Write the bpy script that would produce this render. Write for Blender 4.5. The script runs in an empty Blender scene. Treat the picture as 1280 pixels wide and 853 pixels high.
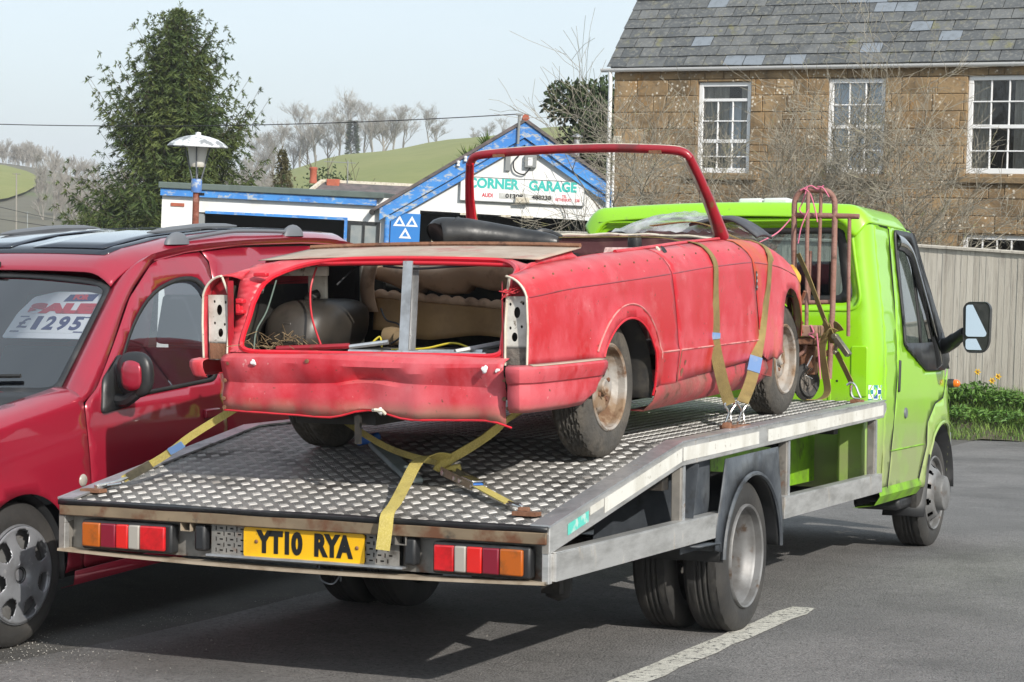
import bpy, bmesh, math, random
from mathutils import Vector, Matrix, Euler
from mathutils.geometry import delaunay_2d_cdt
import numpy as np
random.seed(7); RNG = np.random.default_rng(7)
PI = math.pi; rad = math.radians
S = bpy.context.scene
COL = S.collection

# ------------------------------------------------------------------ camera, sky, sun, exposure
cam_d = bpy.data.cameras.new("camera"); cam = bpy.data.objects.new("camera", cam_d); COL.objects.link(cam)
cam_d.sensor_width = 36.0; cam_d.lens = 2489.5 / 1280 * 36.0
cam_d.clip_start = 0.1; cam_d.clip_end = 5000
_r = Vector((0.906158, 0.422369, 0.021946)); _d = Vector((0.048039, -0.051233, -0.997531)); _f = Vector((-0.420202, 0.904975, -0.066715))
_m = Matrix.Identity(4)
for i in range(3):
    _m[i][0] = _r[i]; _m[i][1] = -_d[i]; _m[i][2] = -_f[i]
_m.translation = (3.815995, -6.300836, 1.815053)
cam.matrix_world = _m
S.camera = cam

SUN_TO = Vector((1.33, -0.88, 1.0)).normalized()          # direction towards the sun
sun_el = math.asin(SUN_TO.z); sun_az = math.atan2(SUN_TO.x, SUN_TO.y)
W = bpy.data.worlds.new("World"); S.world = W; W.use_nodes = True
wn = W.node_tree.nodes; wl = W.node_tree.links; wn.clear()
sky = wn.new("ShaderNodeTexSky"); sky.sky_type = 'NISHITA'; sky.sun_disc = False
sky.sun_elevation = sun_el; sky.sun_rotation = sun_az; sky.air_density = 1.0; sky.dust_density = 2.2; sky.ozone_density = 1.0
wtc = wn.new("ShaderNodeTexCoord"); wmap = wn.new("ShaderNodeMapping"); wmap.inputs['Scale'].default_value = (1.0, 1.0, 3.0)
wno = wn.new("ShaderNodeTexNoise"); wno.inputs['Scale'].default_value = 1.6; wno.inputs['Detail'].default_value = 5
wmr = wn.new("ShaderNodeMapRange"); wmr.inputs['From Min'].default_value = 0.35; wmr.inputs['From Max'].default_value = 0.75
wmr.inputs['To Min'].default_value = 0.62; wmr.inputs['To Max'].default_value = 0.88
wmix = wn.new("ShaderNodeMix"); wmix.data_type = 'RGBA'; wmix.inputs[7].default_value = (6.3, 7.2, 7.9, 1)
wbg = wn.new("ShaderNodeBackground"); wbg.inputs['Strength'].default_value = 0.10
wout = wn.new("ShaderNodeOutputWorld")
wl.new(wtc.outputs['Generated'], wmap.inputs[0]); wl.new(wmap.outputs[0], wno.inputs['Vector']); wl.new(wno.outputs['Fac'], wmr.inputs[0])
wl.new(wmr.outputs[0], wmix.inputs[0]); wl.new(sky.outputs[0], wmix.inputs[6]); wl.new(wmix.outputs[2], wbg.inputs[0]); wl.new(wbg.outputs[0], wout.inputs[0])

sl = bpy.data.lights.new("sun", 'SUN'); sl.energy = 3.4; sl.angle = rad(0.55); sl.color = (1.0, 0.95, 0.87)
so = bpy.data.objects.new("sun", sl); COL.objects.link(so); so.rotation_euler = SUN_TO.to_track_quat('Z', 'Y').to_euler(); so.location = SUN_TO * 40
S.view_settings.view_transform = 'Standard'; S.view_settings.look = 'None'
S.view_settings.exposure = 0.50; S.view_settings.gamma = 1.0
S.cycles.max_bounces = 8; S.cycles.transparent_max_bounces = 24

# ------------------------------------------------------------------ mesh helpers
ROADM = Matrix(((0.999424, 0, -0.033930, 0), (0.001716, 0.998720, 0.050550, 0), (0.033887, -0.050579, 0.998145, 0), (0, 0, 0, 1)))
ROAD = []                                   # things that stand on the sloping road

class MB:
    def __init__(s): s.v = []; s.f = []; s.m = []; s.mi = 0
    def add(s, vs, fs):
        b = len(s.v); s.v += [tuple(v) for v in vs]; s.f += [tuple(i + b for i in f) for f in fs]; s.m += [s.mi] * len(fs); return s
    def box(s, x0, x1, y0, y1, z0, z1):
        return s.add([(x0,y0,z0),(x1,y0,z0),(x1,y1,z0),(x0,y1,z0),(x0,y0,z1),(x1,y0,z1),(x1,y1,z1),(x0,y1,z1)],
                     [(0,3,2,1),(4,5,6,7),(0,1,5,4),(1,2,6,5),(2,3,7,6),(3,0,4,7)])
    def obox(s, c, h, R):
        vs = []
        for sz in (-1, 1):
            for sx, sy in ((-1,-1),(1,-1),(1,1),(-1,1)): vs.append(Vector(c) + R @ Vector((sx*h[0], sy*h[1], sz*h[2])))
        return s.add(vs, [(0,3,2,1),(4,5,6,7),(0,1,5,4),(1,2,6,5),(2,3,7,6),(3,0,4,7)])
    def beam(s, a, b, w, h, up=(0,0,1)):
        a = Vector(a); b = Vector(b); d = (b - a); L = d.length; d.normalize()
        x = d.cross(Vector(up))
        if x.length < 1e-4: x = d.cross(Vector((1, 0, 0)))
        x.normalize(); z = x.cross(d)
        return s.obox((a+b)/2, (w/2, L/2, h/2), Matrix((x, d, z)).transposed())
    def prism(s, poly, axis, a0, a1):
        n = len(poly)
        def P(u, v, a): return {'x': (a, u, v), 'y': (u, a, v), 'z': (u, v, a)}[axis]
        vs = [P(u, v, a0) for u, v in poly] + [P(u, v, a1) for u, v in poly]
        return s.add(vs, [tuple(range(n)), tuple(range(2*n-1, n-1, -1))] + [(i, i+n, (i+1) % n + n, (i+1) % n) for i in range(n)])
    def tube(s, path, r, n=8, caps=True):
        path = [Vector(p) for p in path]; m = len(path)
        rs = r if isinstance(r, (list, tuple)) else [r]*m
        vs = []; pn = None
        for i, p in enumerate(path):
            t = (path[min(i+1, m-1)] - path[max(i-1, 0)])
            if t.length < 1e-9: t = Vector((0, 0, 1))
            t.normalize()
            if pn is None:
                a = Vector((0, 0, 1)) if abs(t.z) < .9 else Vector((1, 0, 0)); pn = t.cross(a).normalized()
            else:
                pn = pn - t * pn.dot(t)
                if pn.length < 1e-6: pn = t.cross(Vector((1, 0, 0)))
                pn.normalize()
            q = t.cross(pn)
            for k in range(n):
                a = 2*PI*k/n; vs.append(p + (pn*math.cos(a) + q*math.sin(a))*rs[i])
        fs = [(i*n+k, i*n+(k+1) % n, (i+1)*n+(k+1) % n, (i+1)*n+k) for i in range(m-1) for k in range(n)]
        if caps: fs += [tuple(range(n-1, -1, -1)), tuple(range((m-1)*n, m*n))]
        return s.add(vs, fs)
    def lathe(s, prof, n=32, c=(0,0,0), axis='z', fn=None, a0=0, a1=2*PI):
        # prof: (r, h) pairs; fn(theta, i, r, h) -> (r, h)
        full = abs(a1 - a0 - 2*PI) < 1e-6; nn = n if full else n+1; vs = []
        for j in range(nn):
            a = a0 + (a1-a0)*j/n
            for i, (r, h) in enumerate(prof):
                if fn: r, h = fn(a, i, r, h)
                x, y = r*math.cos(a), r*math.sin(a)
                p = {'z': (x, y, h), 'x': (h, x, y), 'y': (x, h, y)}[axis]
                vs.append((p[0]+c[0], p[1]+c[1], p[2]+c[2]))
        m = len(prof)
        fs = [(j*m+i, ((j+1) % nn)*m+i, ((j+1) % nn)*m+i+1, j*m+i+1) for j in range(n) for i in range(m-1)]
        return s.add(vs, fs)
    def grid(s, rows, close=False):
        m = len(rows[0]); vs = [p for r in rows for p in r]
        fs = [(i*m+j, i*m+(j+1) % m, (i+1)*m+(j+1) % m, (i+1)*m+j) for i in range(len(rows)-1) for j in range(m if close else m-1)]
        return s.add(vs, fs)
    def strap(s, path, w, t, side):
        # webbing: path points, side = width direction per point (or one)
        path = [Vector(p) for p in path]; m = len(path); vs = []
        for i, p in enumerate(path):
            d = (path[min(i+1, m-1)] - path[max(i-1, 0)]).normalized()
            sd = Vector(side[i] if isinstance(side, list) else side); sd = (sd - d*sd.dot(d)).normalized(); nr = d.cross(sd)
            for a, b in ((-1,-1),(1,-1),(1,1),(-1,1)): vs.append(p + sd*(a*w/2) + nr*(b*t/2))
        fs = [(i*4+k, i*4+(k+1) % 4, (i+1)*4+(k+1) % 4, (i+1)*4+k) for i in range(m-1) for k in range(4)]
        fs += [(3,2,1,0), tuple(range((m-1)*4, m*4))]
        return s.add(vs, fs)
    def mesh(s, name, mats, smooth=40):
        me = bpy.data.meshes.new(name); me.from_pydata(s.v, [], s.f)
        mats = mats if isinstance(mats, (list, tuple)) else [mats]
        for m in mats: me.materials.append(m)
        if len(mats) > 1: me.polygons.foreach_set('material_index', s.m)
        me.validate()
        if smooth:
            me.polygons.foreach_set('use_smooth', [True]*len(me.polygons))
            me.set_sharp_from_angle(angle=rad(smooth))
        me.update(); return me
    def build(s, name, mats, parent=None, smooth=40, bevel=0, solid=0, soff=-1, seg=2, label=None, kind=None, recalc=False):
        me = s.mesh(name, mats, smooth)
        if recalc or bevel:
            bm = bmesh.new(); bm.from_mesh(me); bmesh.ops.recalc_face_normals(bm, faces=bm.faces); bm.to_mesh(me); bm.free()
        return link(name, me, parent, bevel, solid, soff, seg, label, kind)

def link(name, me, parent=None, bevel=0, solid=0, soff=-1, seg=2, label=None, kind=None):
    o = bpy.data.objects.new(name, me); COL.objects.link(o); o.parent = parent
    if solid:
        md = o.modifiers.new("solid", 'SOLIDIFY'); md.thickness = solid; md.offset = soff
    if bevel:
        md = o.modifiers.new("bevel", 'BEVEL'); md.width = bevel; md.segments = seg; md.limit_method = 'ANGLE'; md.angle_limit = rad(38); md.harden_normals = False
    if label: o['label'] = label
    if kind: o['kind'] = kind
    return o

def empty(name, label, cat, loc=(0,0,0), rot=(0,0,0), group=None, road=False):
    o = bpy.data.objects.new(name, None); COL.objects.link(o); o.location = loc; o.rotation_euler = rot
    o.empty_display_size = .2
    return tag(o, label, cat, group, road)
def tag(o, label, cat, group=None, road=False):
    o['label'] = label; o['category'] = cat
    if group: o['group'] = group
    if road: ROAD.append(o)
    return o
def struct(o, road=False):
    o['kind'] = 'structure'
    if road: ROAD.append(o)
    return o
def copy_tree(o, parent=None):
    c = o.copy(); COL.objects.link(c); c.parent = parent
    for ch in o.children: copy_tree(ch, c)
    return c

def inside(P, poly):
    P = np.asarray(P); x, y = P[:, 0], P[:, 1]; r = np.zeros(len(P), bool); n = len(poly); j = n-1
    for i in range(n):
        xi, yi = poly[i]; xj, yj = poly[j]
        c = ((yi > y) != (yj > y)) & (x < (xj-xi)*(y-yi)/((yj-yi) if yj != yi else 1e-12)+xi)
        r ^= c; j = i
    return r
def resample(poly, sp):
    out = []; n = len(poly)
    for i in range(n):
        a = poly[i]; b = poly[(i+1) % n]; L = math.hypot(b[0]-a[0], b[1]-a[1]); k = max(1, int(round(L/sp)))
        for t in range(k): out.append((a[0]+(b[0]-a[0])*t/k, a[1]+(b[1]-a[1])*t/k))
    return out
def fillet(poly, r, n=4):
    out = []; m = len(poly)
    for i in range(m):
        p = Vector(poly[i]); a = Vector(poly[i-1]); b = Vector(poly[(i+1) % m])
        rr = r[i] if isinstance(r, (list, tuple)) else r
        da = (a-p); db = (b-p); k = min(rr, da.length*.48, db.length*.48)
        if k < 1e-5: out.append(tuple(p)); continue
        pa = p + da.normalized()*k; pb = p + db.normalized()*k
        for t in range(n+1):
            u = t/n; q = pa*(1-u)**2 + p*(2*u*(1-u)) + pb*u*u; out.append(tuple(q))
    return out
def arc(cx, cy, rx, ry, a0, a1, n=14):
    return [(cx+rx*math.cos(rad(a0+(a1-a0)*i/n)), cy+ry*math.sin(rad(a0+(a1-a0)*i/n))) for i in range(n+1)]
def panel(outline, fmap, holes=(), sp=.06, mb=None, lines=()):
    # triangulated sheet with holes, mapped from 2-D to 3-D
    mb = mb or MB(); loops = [resample(outline, sp)] + [resample(h, sp) for h in holes]
    pts = []; edges = []
    for lp in loops:
        b = len(pts); pts += lp; edges += [(b+i, b+(i+1) % len(lp)) for i in range(len(lp))]
    for ln in lines:
        b = len(pts); pts += list(ln); edges += [(b+i, b+i+1) for i in range(len(ln)-1)]
    A = np.array(pts); lo = A.min(0); hi = A.max(0)
    gx = np.arange(lo[0]+sp*.5, hi[0], sp); gy = np.arange(lo[1]+sp*.5, hi[1], sp)
    if len(gx) and len(gy):
        Gd = np.array([(x + (sp*.5 if j % 2 else 0), y) for j, y in enumerate(gy) for x in gx])
        k = inside(Gd, loops[0])
        for h in loops[1:]: k &= ~inside(Gd, h)
        Gd = Gd[k]
        if len(Gd):
            dm = np.full(len(Gd), 1e9)
            for i in range(0, len(A), 256):
                dm = np.minimum(dm, np.sqrt(((Gd[:, None, :]-A[None, i:i+256, :])**2).sum(-1)).min(1))
            pts = pts + [tuple(p) for p in Gd[dm > sp*.5]]
    v, e, f, *_ = delaunay_2d_cdt([Vector(p) for p in pts], edges, [], 0, 1e-6)
    V2 = np.array([(p[0], p[1]) for p in v]); F = np.array([t for t in f if len(t) == 3])
    C = V2[F].mean(1); k = inside(C, loops[0])
    for h in loops[1:]: k &= ~inside(C, h)
    F = F[k]; used = np.unique(F); rm = {int(o): i for i, o in enumerate(used)}
    vs = [fmap(float(V2[i][0]), float(V2[i][1])) for i in used]
    return mb.add(vs, [tuple(rm[int(i)] for i in t) for t in F])
def lerp(tab, x):
    if x <= tab[0][0]: return tab[0][1]
    for (a, va), (b, vb) in zip(tab, tab[1:]):
        if x <= b:
            t = (x-a)/(b-a); return va+(vb-va)*t
    return tab[-1][1]
def sstep(a, b, x):
    t = max(0, min(1, (x-a)/(b-a))); return t*t*(3-2*t)
def spline(pts, n=8):
    P = [Vector(p) for p in pts]; out = []
    for i in range(len(P)-1):
        p0 = P[max(i-1, 0)]; p1 = P[i]; p2 = P[i+1]; p3 = P[min(i+2, len(P)-1)]
        for k in range(n):
            t = k/n
            out.append(.5*((2*p1)+(p2-p0)*t+(2*p0-5*p1+4*p2-p3)*t*t+(3*p1-p0-3*p2+p3)*t**3))
    out.append(P[-1]); return out

def parts(name, m, parent, builders, **kw):
    for f in builders:
        b = MB(); f(b); b.build(name, m, parent, **kw)
def text(txt, size, loc, rot, mat, parent, name="lettering", ext=.0012, off=0.0, ax='CENTER', sx=1.0, space=1.0):
    cu = bpy.data.curves.new(name, 'FONT'); cu.body = txt; cu.size = size; cu.extrude = ext; cu.offset = off
    cu.align_x = ax; cu.align_y = 'CENTER'; cu.space_character = space; cu.resolution_u = 4
    cu.materials.append(mat)
    o = bpy.data.objects.new(name, cu); COL.objects.link(o); o.parent = parent; o.location = loc; o.rotation_euler = rot; o.scale = (sx, 1, 1)
    return o

# ------------------------------------------------------------------ materials
def mat(name, col, rough=.5, metal=0.0, layers=(), bump=None, coat=0.0, spec=.5, alpha=None, coatr=.05, sss=None):
    """layers: dicts col, scale, lo, hi, [detail, stretch, rough, kind]"""
    m = bpy.data.materials.new(name); m.use_nodes = True; nt = m.node_tree; N = nt.nodes; L = nt.links
    b = N["Principled BSDF"]; b.inputs['Roughness'].default_value = rough; b.inputs['Metallic'].default_value = metal
    b.inputs['Coat Weight'].default_value = coat; b.inputs['Coat Roughness'].default_value = coatr; b.inputs['Specular IOR Level'].default_value = spec
    tc = N.new("ShaderNodeTexCoord"); cur = None; curr = None; curm = None
    base = (*col, 1)
    b.inputs['Base Color'].default_value = base
    for ly in layers:
        k = ly.get('kind', 'noise')
        mp = N.new("ShaderNodeMapping"); mp.inputs['Scale'].default_value = ly.get('stretch', (1, 1, 1)); mp.inputs['Location'].default_value = ly.get('shift', (0, 0, 0))
        L.new(tc.outputs['Object'], mp.inputs[0])
        if k == 'noise':
            t = N.new("ShaderNodeTexNoise"); t.inputs['Scale'].default_value = ly['scale']; t.inputs['Detail'].default_value = ly.get('detail', 4); t.inputs['Roughness'].default_value = ly.get('nr', .6)
            L.new(mp.outputs[0], t.inputs['Vector']); fac = t.outputs['Fac']
        elif k == 'voro':
            t = N.new("ShaderNodeTexVoronoi"); t.inputs['Scale'].default_value = ly['scale']; L.new(mp.outputs[0], t.inputs['Vector']); fac = t.outputs['Distance']
        elif k == 'rand':
            t = N.new("ShaderNodeObjectInfo"); fac = t.outputs['Random']
        elif k == 'up':
            t = N.new("ShaderNodeNewGeometry"); sx = N.new("ShaderNodeSeparateXYZ"); L.new(t.outputs['Normal'], sx.inputs[0]); fac = sx.outputs['Z']
        elif k == 'z':
            sx = N.new("ShaderNodeSeparateXYZ"); L.new(mp.outputs[0], sx.inputs[0]); fac = sx.outputs['Z']
        mr = N.new("ShaderNodeMapRange"); mr.inputs['From Min'].default_value = ly['lo']; mr.inputs['From Max'].default_value = ly['hi']
        mr.inputs['To Max'].default_value = ly.get('max', 1.0)
        L.new(fac, mr.inputs[0]); f = mr.outputs[0]
        if 'mask' in ly:     # break the edge with noise
            t2 = N.new("ShaderNodeTexNoise"); t2.inputs['Scale'].default_value = ly['mask']; t2.inputs['Detail'].default_value = 5; L.new(tc.outputs['Object'], t2.inputs['Vector'])
            m2 = N.new("ShaderNodeMapRange"); m2.inputs['From Min'].default_value = ly.get('mlo', .4); m2.inputs['From Max'].default_value = ly.get('mhi', .65); L.new(t2.outputs['Fac'], m2.inputs[0])
            mm = N.new("ShaderNodeMath"); mm.operation = 'MULTIPLY'; L.new(f, mm.inputs[0]); L.new(m2.outputs[0], mm.inputs[1]); f = mm.outputs[0]
        mx = N.new("ShaderNodeMix"); mx.data_type = 'RGBA'; L.new(f, mx.inputs[0])
        if cur is None: mx.inputs[6].default_value = base
        else: L.new(cur, mx.inputs[6])
        mx.inputs[7].default_value = (*ly['col'], 1); cur = mx.outputs[2]
        if 'rough' in ly:
            r = N.new("ShaderNodeMix"); L.new(f, r.inputs[0])
            if curr is None: r.inputs[2].default_value = rough
            else: L.new(curr, r.inputs[2])
            r.inputs[3].default_value = ly['rough']; curr = r.outputs[0]
        if 'metal' in ly:
            r = N.new("ShaderNodeMix"); L.new(f, r.inputs[0])
            if curm is None: r.inputs[2].default_value = metal
            else: L.new(curm, r.inputs[2])
            r.inputs[3].default_value = ly['metal']; curm = r.outputs[0]
    if cur is not None: L.new(cur, b.inputs['Base Color'])
    if curr is not None: L.new(curr, b.inputs['Roughness'])
    if curm is not None: L.new(curm, b.inputs['Metallic'])
    if bump:
        t = N.new("ShaderNodeTexNoise"); t.inputs['Scale'].default_value = bump[0]; t.inputs['Detail'].default_value = 6
        mp = N.new("ShaderNodeMapping"); mp.inputs['Scale'].default_value = bump[2] if len(bump) > 2 else (1, 1, 1)
        L.new(tc.outputs['Object'], mp.inputs[0]); L.new(mp.outputs[0], t.inputs['Vector'])
        bp = N.new("ShaderNodeBump"); bp.inputs['Strength'].default_value = bump[1]; bp.inputs['Distance'].default_value = .02
        L.new(t.outputs['Fac'], bp.inputs['Height']); L.new(bp.outputs[0], b.inputs['Normal'])
    return m
def glass(name, tint, rough=.02, refl=1.0, dens=.0):
    m = bpy.data.materials.new(name); m.use_nodes = True; nt = m.node_tree; N = nt.nodes; L = nt.links; N.clear()
    o = N.new("ShaderNodeOutputMaterial"); tr = N.new("ShaderNodeBsdfTransparent"); tr.inputs[0].default_value = (*tint, 1)
    gl = N.new("ShaderNodeBsdfGlossy"); gl.inputs['Roughness'].default_value = rough
    fr = N.new("ShaderNodeFresnel"); fr.inputs[0].default_value = 1.52
    ma = N.new("ShaderNodeMath"); ma.operation = 'MULTIPLY_ADD'; ma.inputs[1].default_value = 1.7*refl; ma.inputs[2].default_value = dens
    ma.use_clamp = True
    mx = N.new("ShaderNodeMixShader"); L.new(fr.outputs[0], ma.inputs[0]); L.new(ma.outputs[0], mx.inputs[0]); L.new(tr.outputs[0], mx.inputs[1]); L.new(gl.outputs[0], mx.inputs[2]); L.new(mx.outputs[0], o.inputs[0])
    return m
M = {}
DUST = (.30, .24, .17)
M['lime'] = mat("lime_paint", (.27, .60, .008), .34, coat=.7, coatr=.06, layers=[dict(col=(.20, .46, .02), scale=1.6, lo=.45, hi=.75, max=.35), dict(col=(.27, .30, .13), scale=1.0, lo=1.06, hi=.66, kind='z', mask=2.5, mlo=.05, mhi=.42, max=.90, rough=.75), dict(col=(.16, .15, .10), scale=26, lo=.62, hi=.74, max=.35)])
M['lime_dirty_shaded'] = mat("lime_grimy_shaded", (.20, .44, .01), .55, layers=[dict(col=(.10, .13, .04), scale=5, lo=.4, hi=.7, max=.8), dict(col=(.05, .04, .02), scale=14, lo=.6, hi=.75)])  # grimy lime, also darkened for the shadow under the bed
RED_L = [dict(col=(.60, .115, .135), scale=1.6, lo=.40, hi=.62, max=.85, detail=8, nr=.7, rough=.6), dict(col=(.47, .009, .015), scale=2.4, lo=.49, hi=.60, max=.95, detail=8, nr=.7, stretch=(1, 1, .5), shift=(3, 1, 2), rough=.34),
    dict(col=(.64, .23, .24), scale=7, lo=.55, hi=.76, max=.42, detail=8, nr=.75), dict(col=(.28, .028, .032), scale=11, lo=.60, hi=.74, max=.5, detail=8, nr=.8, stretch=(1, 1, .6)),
    dict(col=(.62, .22, .22), scale=1, lo=.62, hi=.98, kind='up', mask=9, mlo=.2, mhi=.7, max=.5, rough=.6), dict(col=(.68, .46, .42), scale=38, lo=.68, hi=.75, max=.6, detail=5), dict(col=(.16, .05, .03), scale=50, lo=.69, hi=.75, detail=2),  # upward faces paler: dust plus sky reflection put into the colour
    dict(col=(.30, .20, .14), scale=1, lo=.275, hi=.215, kind='z', mask=9, mlo=.3, mhi=.55, max=.85, rough=.85)]
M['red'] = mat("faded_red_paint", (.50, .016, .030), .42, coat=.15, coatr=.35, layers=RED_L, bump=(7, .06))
M['red_front'] = mat("faded_red_paint_with_primer", (.50, .016, .030), .42, coat=.15, coatr=.35, layers=RED_L + [dict(col=(.44, .13, .03), scale=2.4, lo=.53, hi=.66, max=.75, detail=6, shift=(1, 7, 3), rough=.7)], bump=(7, .06))
M['tan_pink'] = mat("dusty_pink_highlight", (.56, .24, .22), .7, layers=[dict(col=(.42, .05, .06), scale=12, lo=.45, hi=.65)])  # dusty pink, with the crease's highlight put into the colour
M['red_bright'] = mat("bright_red_edge_paint", (.62, .015, .03), .35, coat=.3, layers=[dict(col=(.30, .03, .03), scale=14, lo=.55, hi=.75, max=.6), dict(col=(.12, .05, .03), scale=40, lo=.66, hi=.74)])
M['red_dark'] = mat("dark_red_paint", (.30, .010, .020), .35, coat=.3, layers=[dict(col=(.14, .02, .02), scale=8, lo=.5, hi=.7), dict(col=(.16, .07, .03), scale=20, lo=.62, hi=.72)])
M['red_rusty'] = mat("rusted_red_sill", (.42, .05, .06), .6, layers=[dict(col=(.22, .09, .07), scale=5, lo=.4, hi=.65), dict(col=(.10, .05, .03), scale=12, lo=.58, hi=.7), dict(col=(.5, .25, .22), scale=4, lo=.55, hi=.8, max=.5)], bump=(30, .25))
M['rust'] = mat("rust", (.17, .075, .04), .85, layers=[dict(col=(.26, .13, .075), scale=9, lo=.4, hi=.7), dict(col=(.07, .035, .025), scale=16, lo=.55, hi=.72)], bump=(60, .3))
M['rust_pink'] = mat("rusty_tube_steel", (.235, .115, .085), .7, layers=[dict(col=(.30, .17, .14), scale=12, lo=.4, hi=.7), dict(col=(.10, .05, .035), scale=20, lo=.58, hi=.72)], bump=(70, .25))
M['cream'] = mat("old_cream_paint", (.62, .58, .48), .6, layers=[dict(col=(.42, .36, .27), scale=12, lo=.45, hi=.7), dict(col=(.16, .10, .06), scale=22, lo=.62, hi=.72)])
M['plate_white'] = mat("grimy_white_plate", (.60, .58, .53), .55, layers=[dict(col=(.38, .35, .30), scale=14, lo=.4, hi=.7), dict(col=(.12, .09, .06), scale=30, lo=.64, hi=.72), dict(col=(.05, .045, .04), scale=1, kind='z', lo=.485, hi=.475, shift=(0, 0, 0), mask=12, mlo=.2, mhi=.4)])
M['tan'] = mat("dusty_tan_panel", (.42, .335, .265), .8, layers=[dict(col=(.33, .25, .19), scale=5, lo=.4, hi=.7, detail=8, nr=.7), dict(col=(.36, .10, .09), scale=4, lo=.54, hi=.68, detail=8, nr=.7, max=.8), dict(col=(.50, .42, .34), scale=9, lo=.5, hi=.7, max=.6, detail=8)])
M['brown'] = mat("brown_vinyl", (.50, .32, .205), .55, layers=[dict(col=(.60, .41, .28), scale=4, lo=.4, hi=.7), dict(col=(.22, .13, .08), scale=9, lo=.55, hi=.75)], bump=(5, .4))
M['brown2'] = mat("ochre_brown_vinyl", (.42, .255, .11), .6, layers=[dict(col=(.27, .155, .07), scale=5, lo=.45, hi=.7)], bump=(8, .3))
M['black_vinyl'] = mat("black_vinyl", (.018, .018, .019), .38, layers=[dict(col=(.06, .058, .055), scale=6, lo=.5, hi=.75)], bump=(9, .25))
M['black'] = mat("black_paint", (.012, .012, .012), .6, layers=[dict(col=(.04, .035, .03), scale=8, lo=.5, hi=.75)])
M['boot_dark'] = mat("dirty_black_metal", (.014, .013, .012), .75, layers=[dict(col=(.06, .05, .035), scale=7, lo=.52, hi=.75), dict(col=(.12, .10, .07), scale=40, lo=.68, hi=.75)])
M['tank'] = mat("dusty_fuel_tank", (.022, .020, .018), .40, layers=[dict(col=(.06, .05, .04), scale=3, lo=.4, hi=.7), dict(col=(.02, .018, .016), scale=9, lo=.55, hi=.7)])
M['grime'] = mat("gritty_floor_metal", (.11, .098, .085), .85, layers=[dict(col=(.21, .18, .15), scale=12, lo=.45, hi=.7), dict(col=(.02, .02, .02), scale=20, lo=.5, hi=.7)], bump=(40, .5))
M['maroon_in'] = mat("maroon_inner_trim", (.12, .045, .05), .6, layers=[dict(col=(.20, .10, .09), scale=8, lo=.5, hi=.7)])
M['pink_in'] = mat("faded_inner_panel", (.46, .34, .33), .7, layers=[dict(col=(.25, .15, .13), scale=10, lo=.5, hi=.65), dict(col=(.03, .02, .02), scale=11, lo=.6, hi=.64, shift=(4, 2, 1))])
M['galv'] = mat("galvanised_steel", (.62, .63, .64), .40, .8, layers=[dict(col=(.30, .30, .30), scale=7, lo=.4, hi=.7, rough=.55), dict(col=(.16, .12, .09), scale=13, lo=.62, hi=.72, metal=.2, rough=.8)], bump=(30, .08))
M['alu'] = mat("worn_aluminium", (.70, .69, .67), .42, .75, layers=[dict(col=(.42, .41, .39), scale=5, lo=.4, hi=.7, rough=.5, stretch=(1, 1, 4)), dict(col=(.26, .22, .17), scale=11, lo=.6, hi=.75, metal=.2, rough=.75, stretch=(1, 1, .4))], bump=(25, .06))
M['tread_base'] = mat("grimy_deck_plate", (.185, .178, .168), .55, .2, layers=[dict(col=(.25, .24, .22), scale=2.4, lo=.45, hi=.7), dict(col=(.045, .04, .035), scale=4, lo=.5, hi=.7, metal=.1, rough=.8), dict(col=(.14, .10, .07), scale=1.1, lo=.55, hi=.75, max=.5, metal=.1)])
M['tread_top'] = mat("polished_glint_lugs", (.40, .39, .375), .5, .25, layers=[dict(col=(.27, .26, .245), scale=1.6, lo=.40, hi=.64, rough=.55), dict(col=(.19, .17, .15), scale=3.7, lo=.56, hi=.72, metal=.2, rough=.7), dict(col=(.22, .20, .18), scale=60, lo=.52, hi=.66, max=.6)])  # worn metal, paler than the crossing bars to paint in its glint
M['tape'] = mat("white_reflective_tape", (.66, .65, .60), .42, layers=[dict(col=(.50, .48, .42), scale=8, lo=.45, hi=.7, stretch=(1, 1, .3)), dict(col=(.34, .31, .25), scale=30, lo=.62, hi=.72)])
M['teal'] = mat("teal_sticker", (.10, .52, .43), .45, layers=[dict(col=(.45, .60, .55), scale=18, lo=.52, hi=.62)])
M['steel_dirty'] = mat("dirty_grey_steel", (.20, .19, .175), .6, .3, layers=[dict(col=(.30, .28, .25), scale=6, lo=.4, hi=.65), dict(col=(.15, .07, .035), scale=7, lo=.58, hi=.68, metal=0, rough=.85), dict(col=(.07, .06, .05), scale=10, lo=.55, hi=.75)])
M['rust_angle'] = mat("rusty_tail_angle", (.17, .125, .08), .75, .2, layers=[dict(col=(.26, .20, .13), scale=6, lo=.4, hi=.65, stretch=(.5, 1, 1)), dict(col=(.14, .06, .03), scale=9, lo=.5, hi=.65), dict(col=(.04, .035, .03), scale=8, lo=.6, hi=.7)])
M['lip'] = mat("tan_dusty_lip", (.33, .27, .20), .7, layers=[dict(col=(.20, .15, .10), scale=7, lo=.45, hi=.65)])
M['rubber'] = mat("tyre_rubber", (.028, .027, .026), .78, layers=[dict(col=(.055, .051, .046), scale=5, lo=.4, hi=.75), dict(col=(.085, .075, .06), scale=25, lo=.62, hi=.8, max=.5)], bump=(45, .12))
M['rubber_dusty'] = mat("perished_tyre_rubber", (.062, .057, .050), .9, layers=[dict(col=(.115, .098, .078), scale=6, lo=.4, hi=.7), dict(col=(.030, .028, .026), scale=10, lo=.5, hi=.75), dict(col=(.16, .14, .115), scale=40, lo=.64, hi=.75, max=.6)], bump=(60, .3))
M['plastic'] = mat("black_plastic", (.020, .021, .023), .42, layers=[dict(col=(.045, .045, .045), scale=9, lo=.5, hi=.75, rough=.6)])
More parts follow.
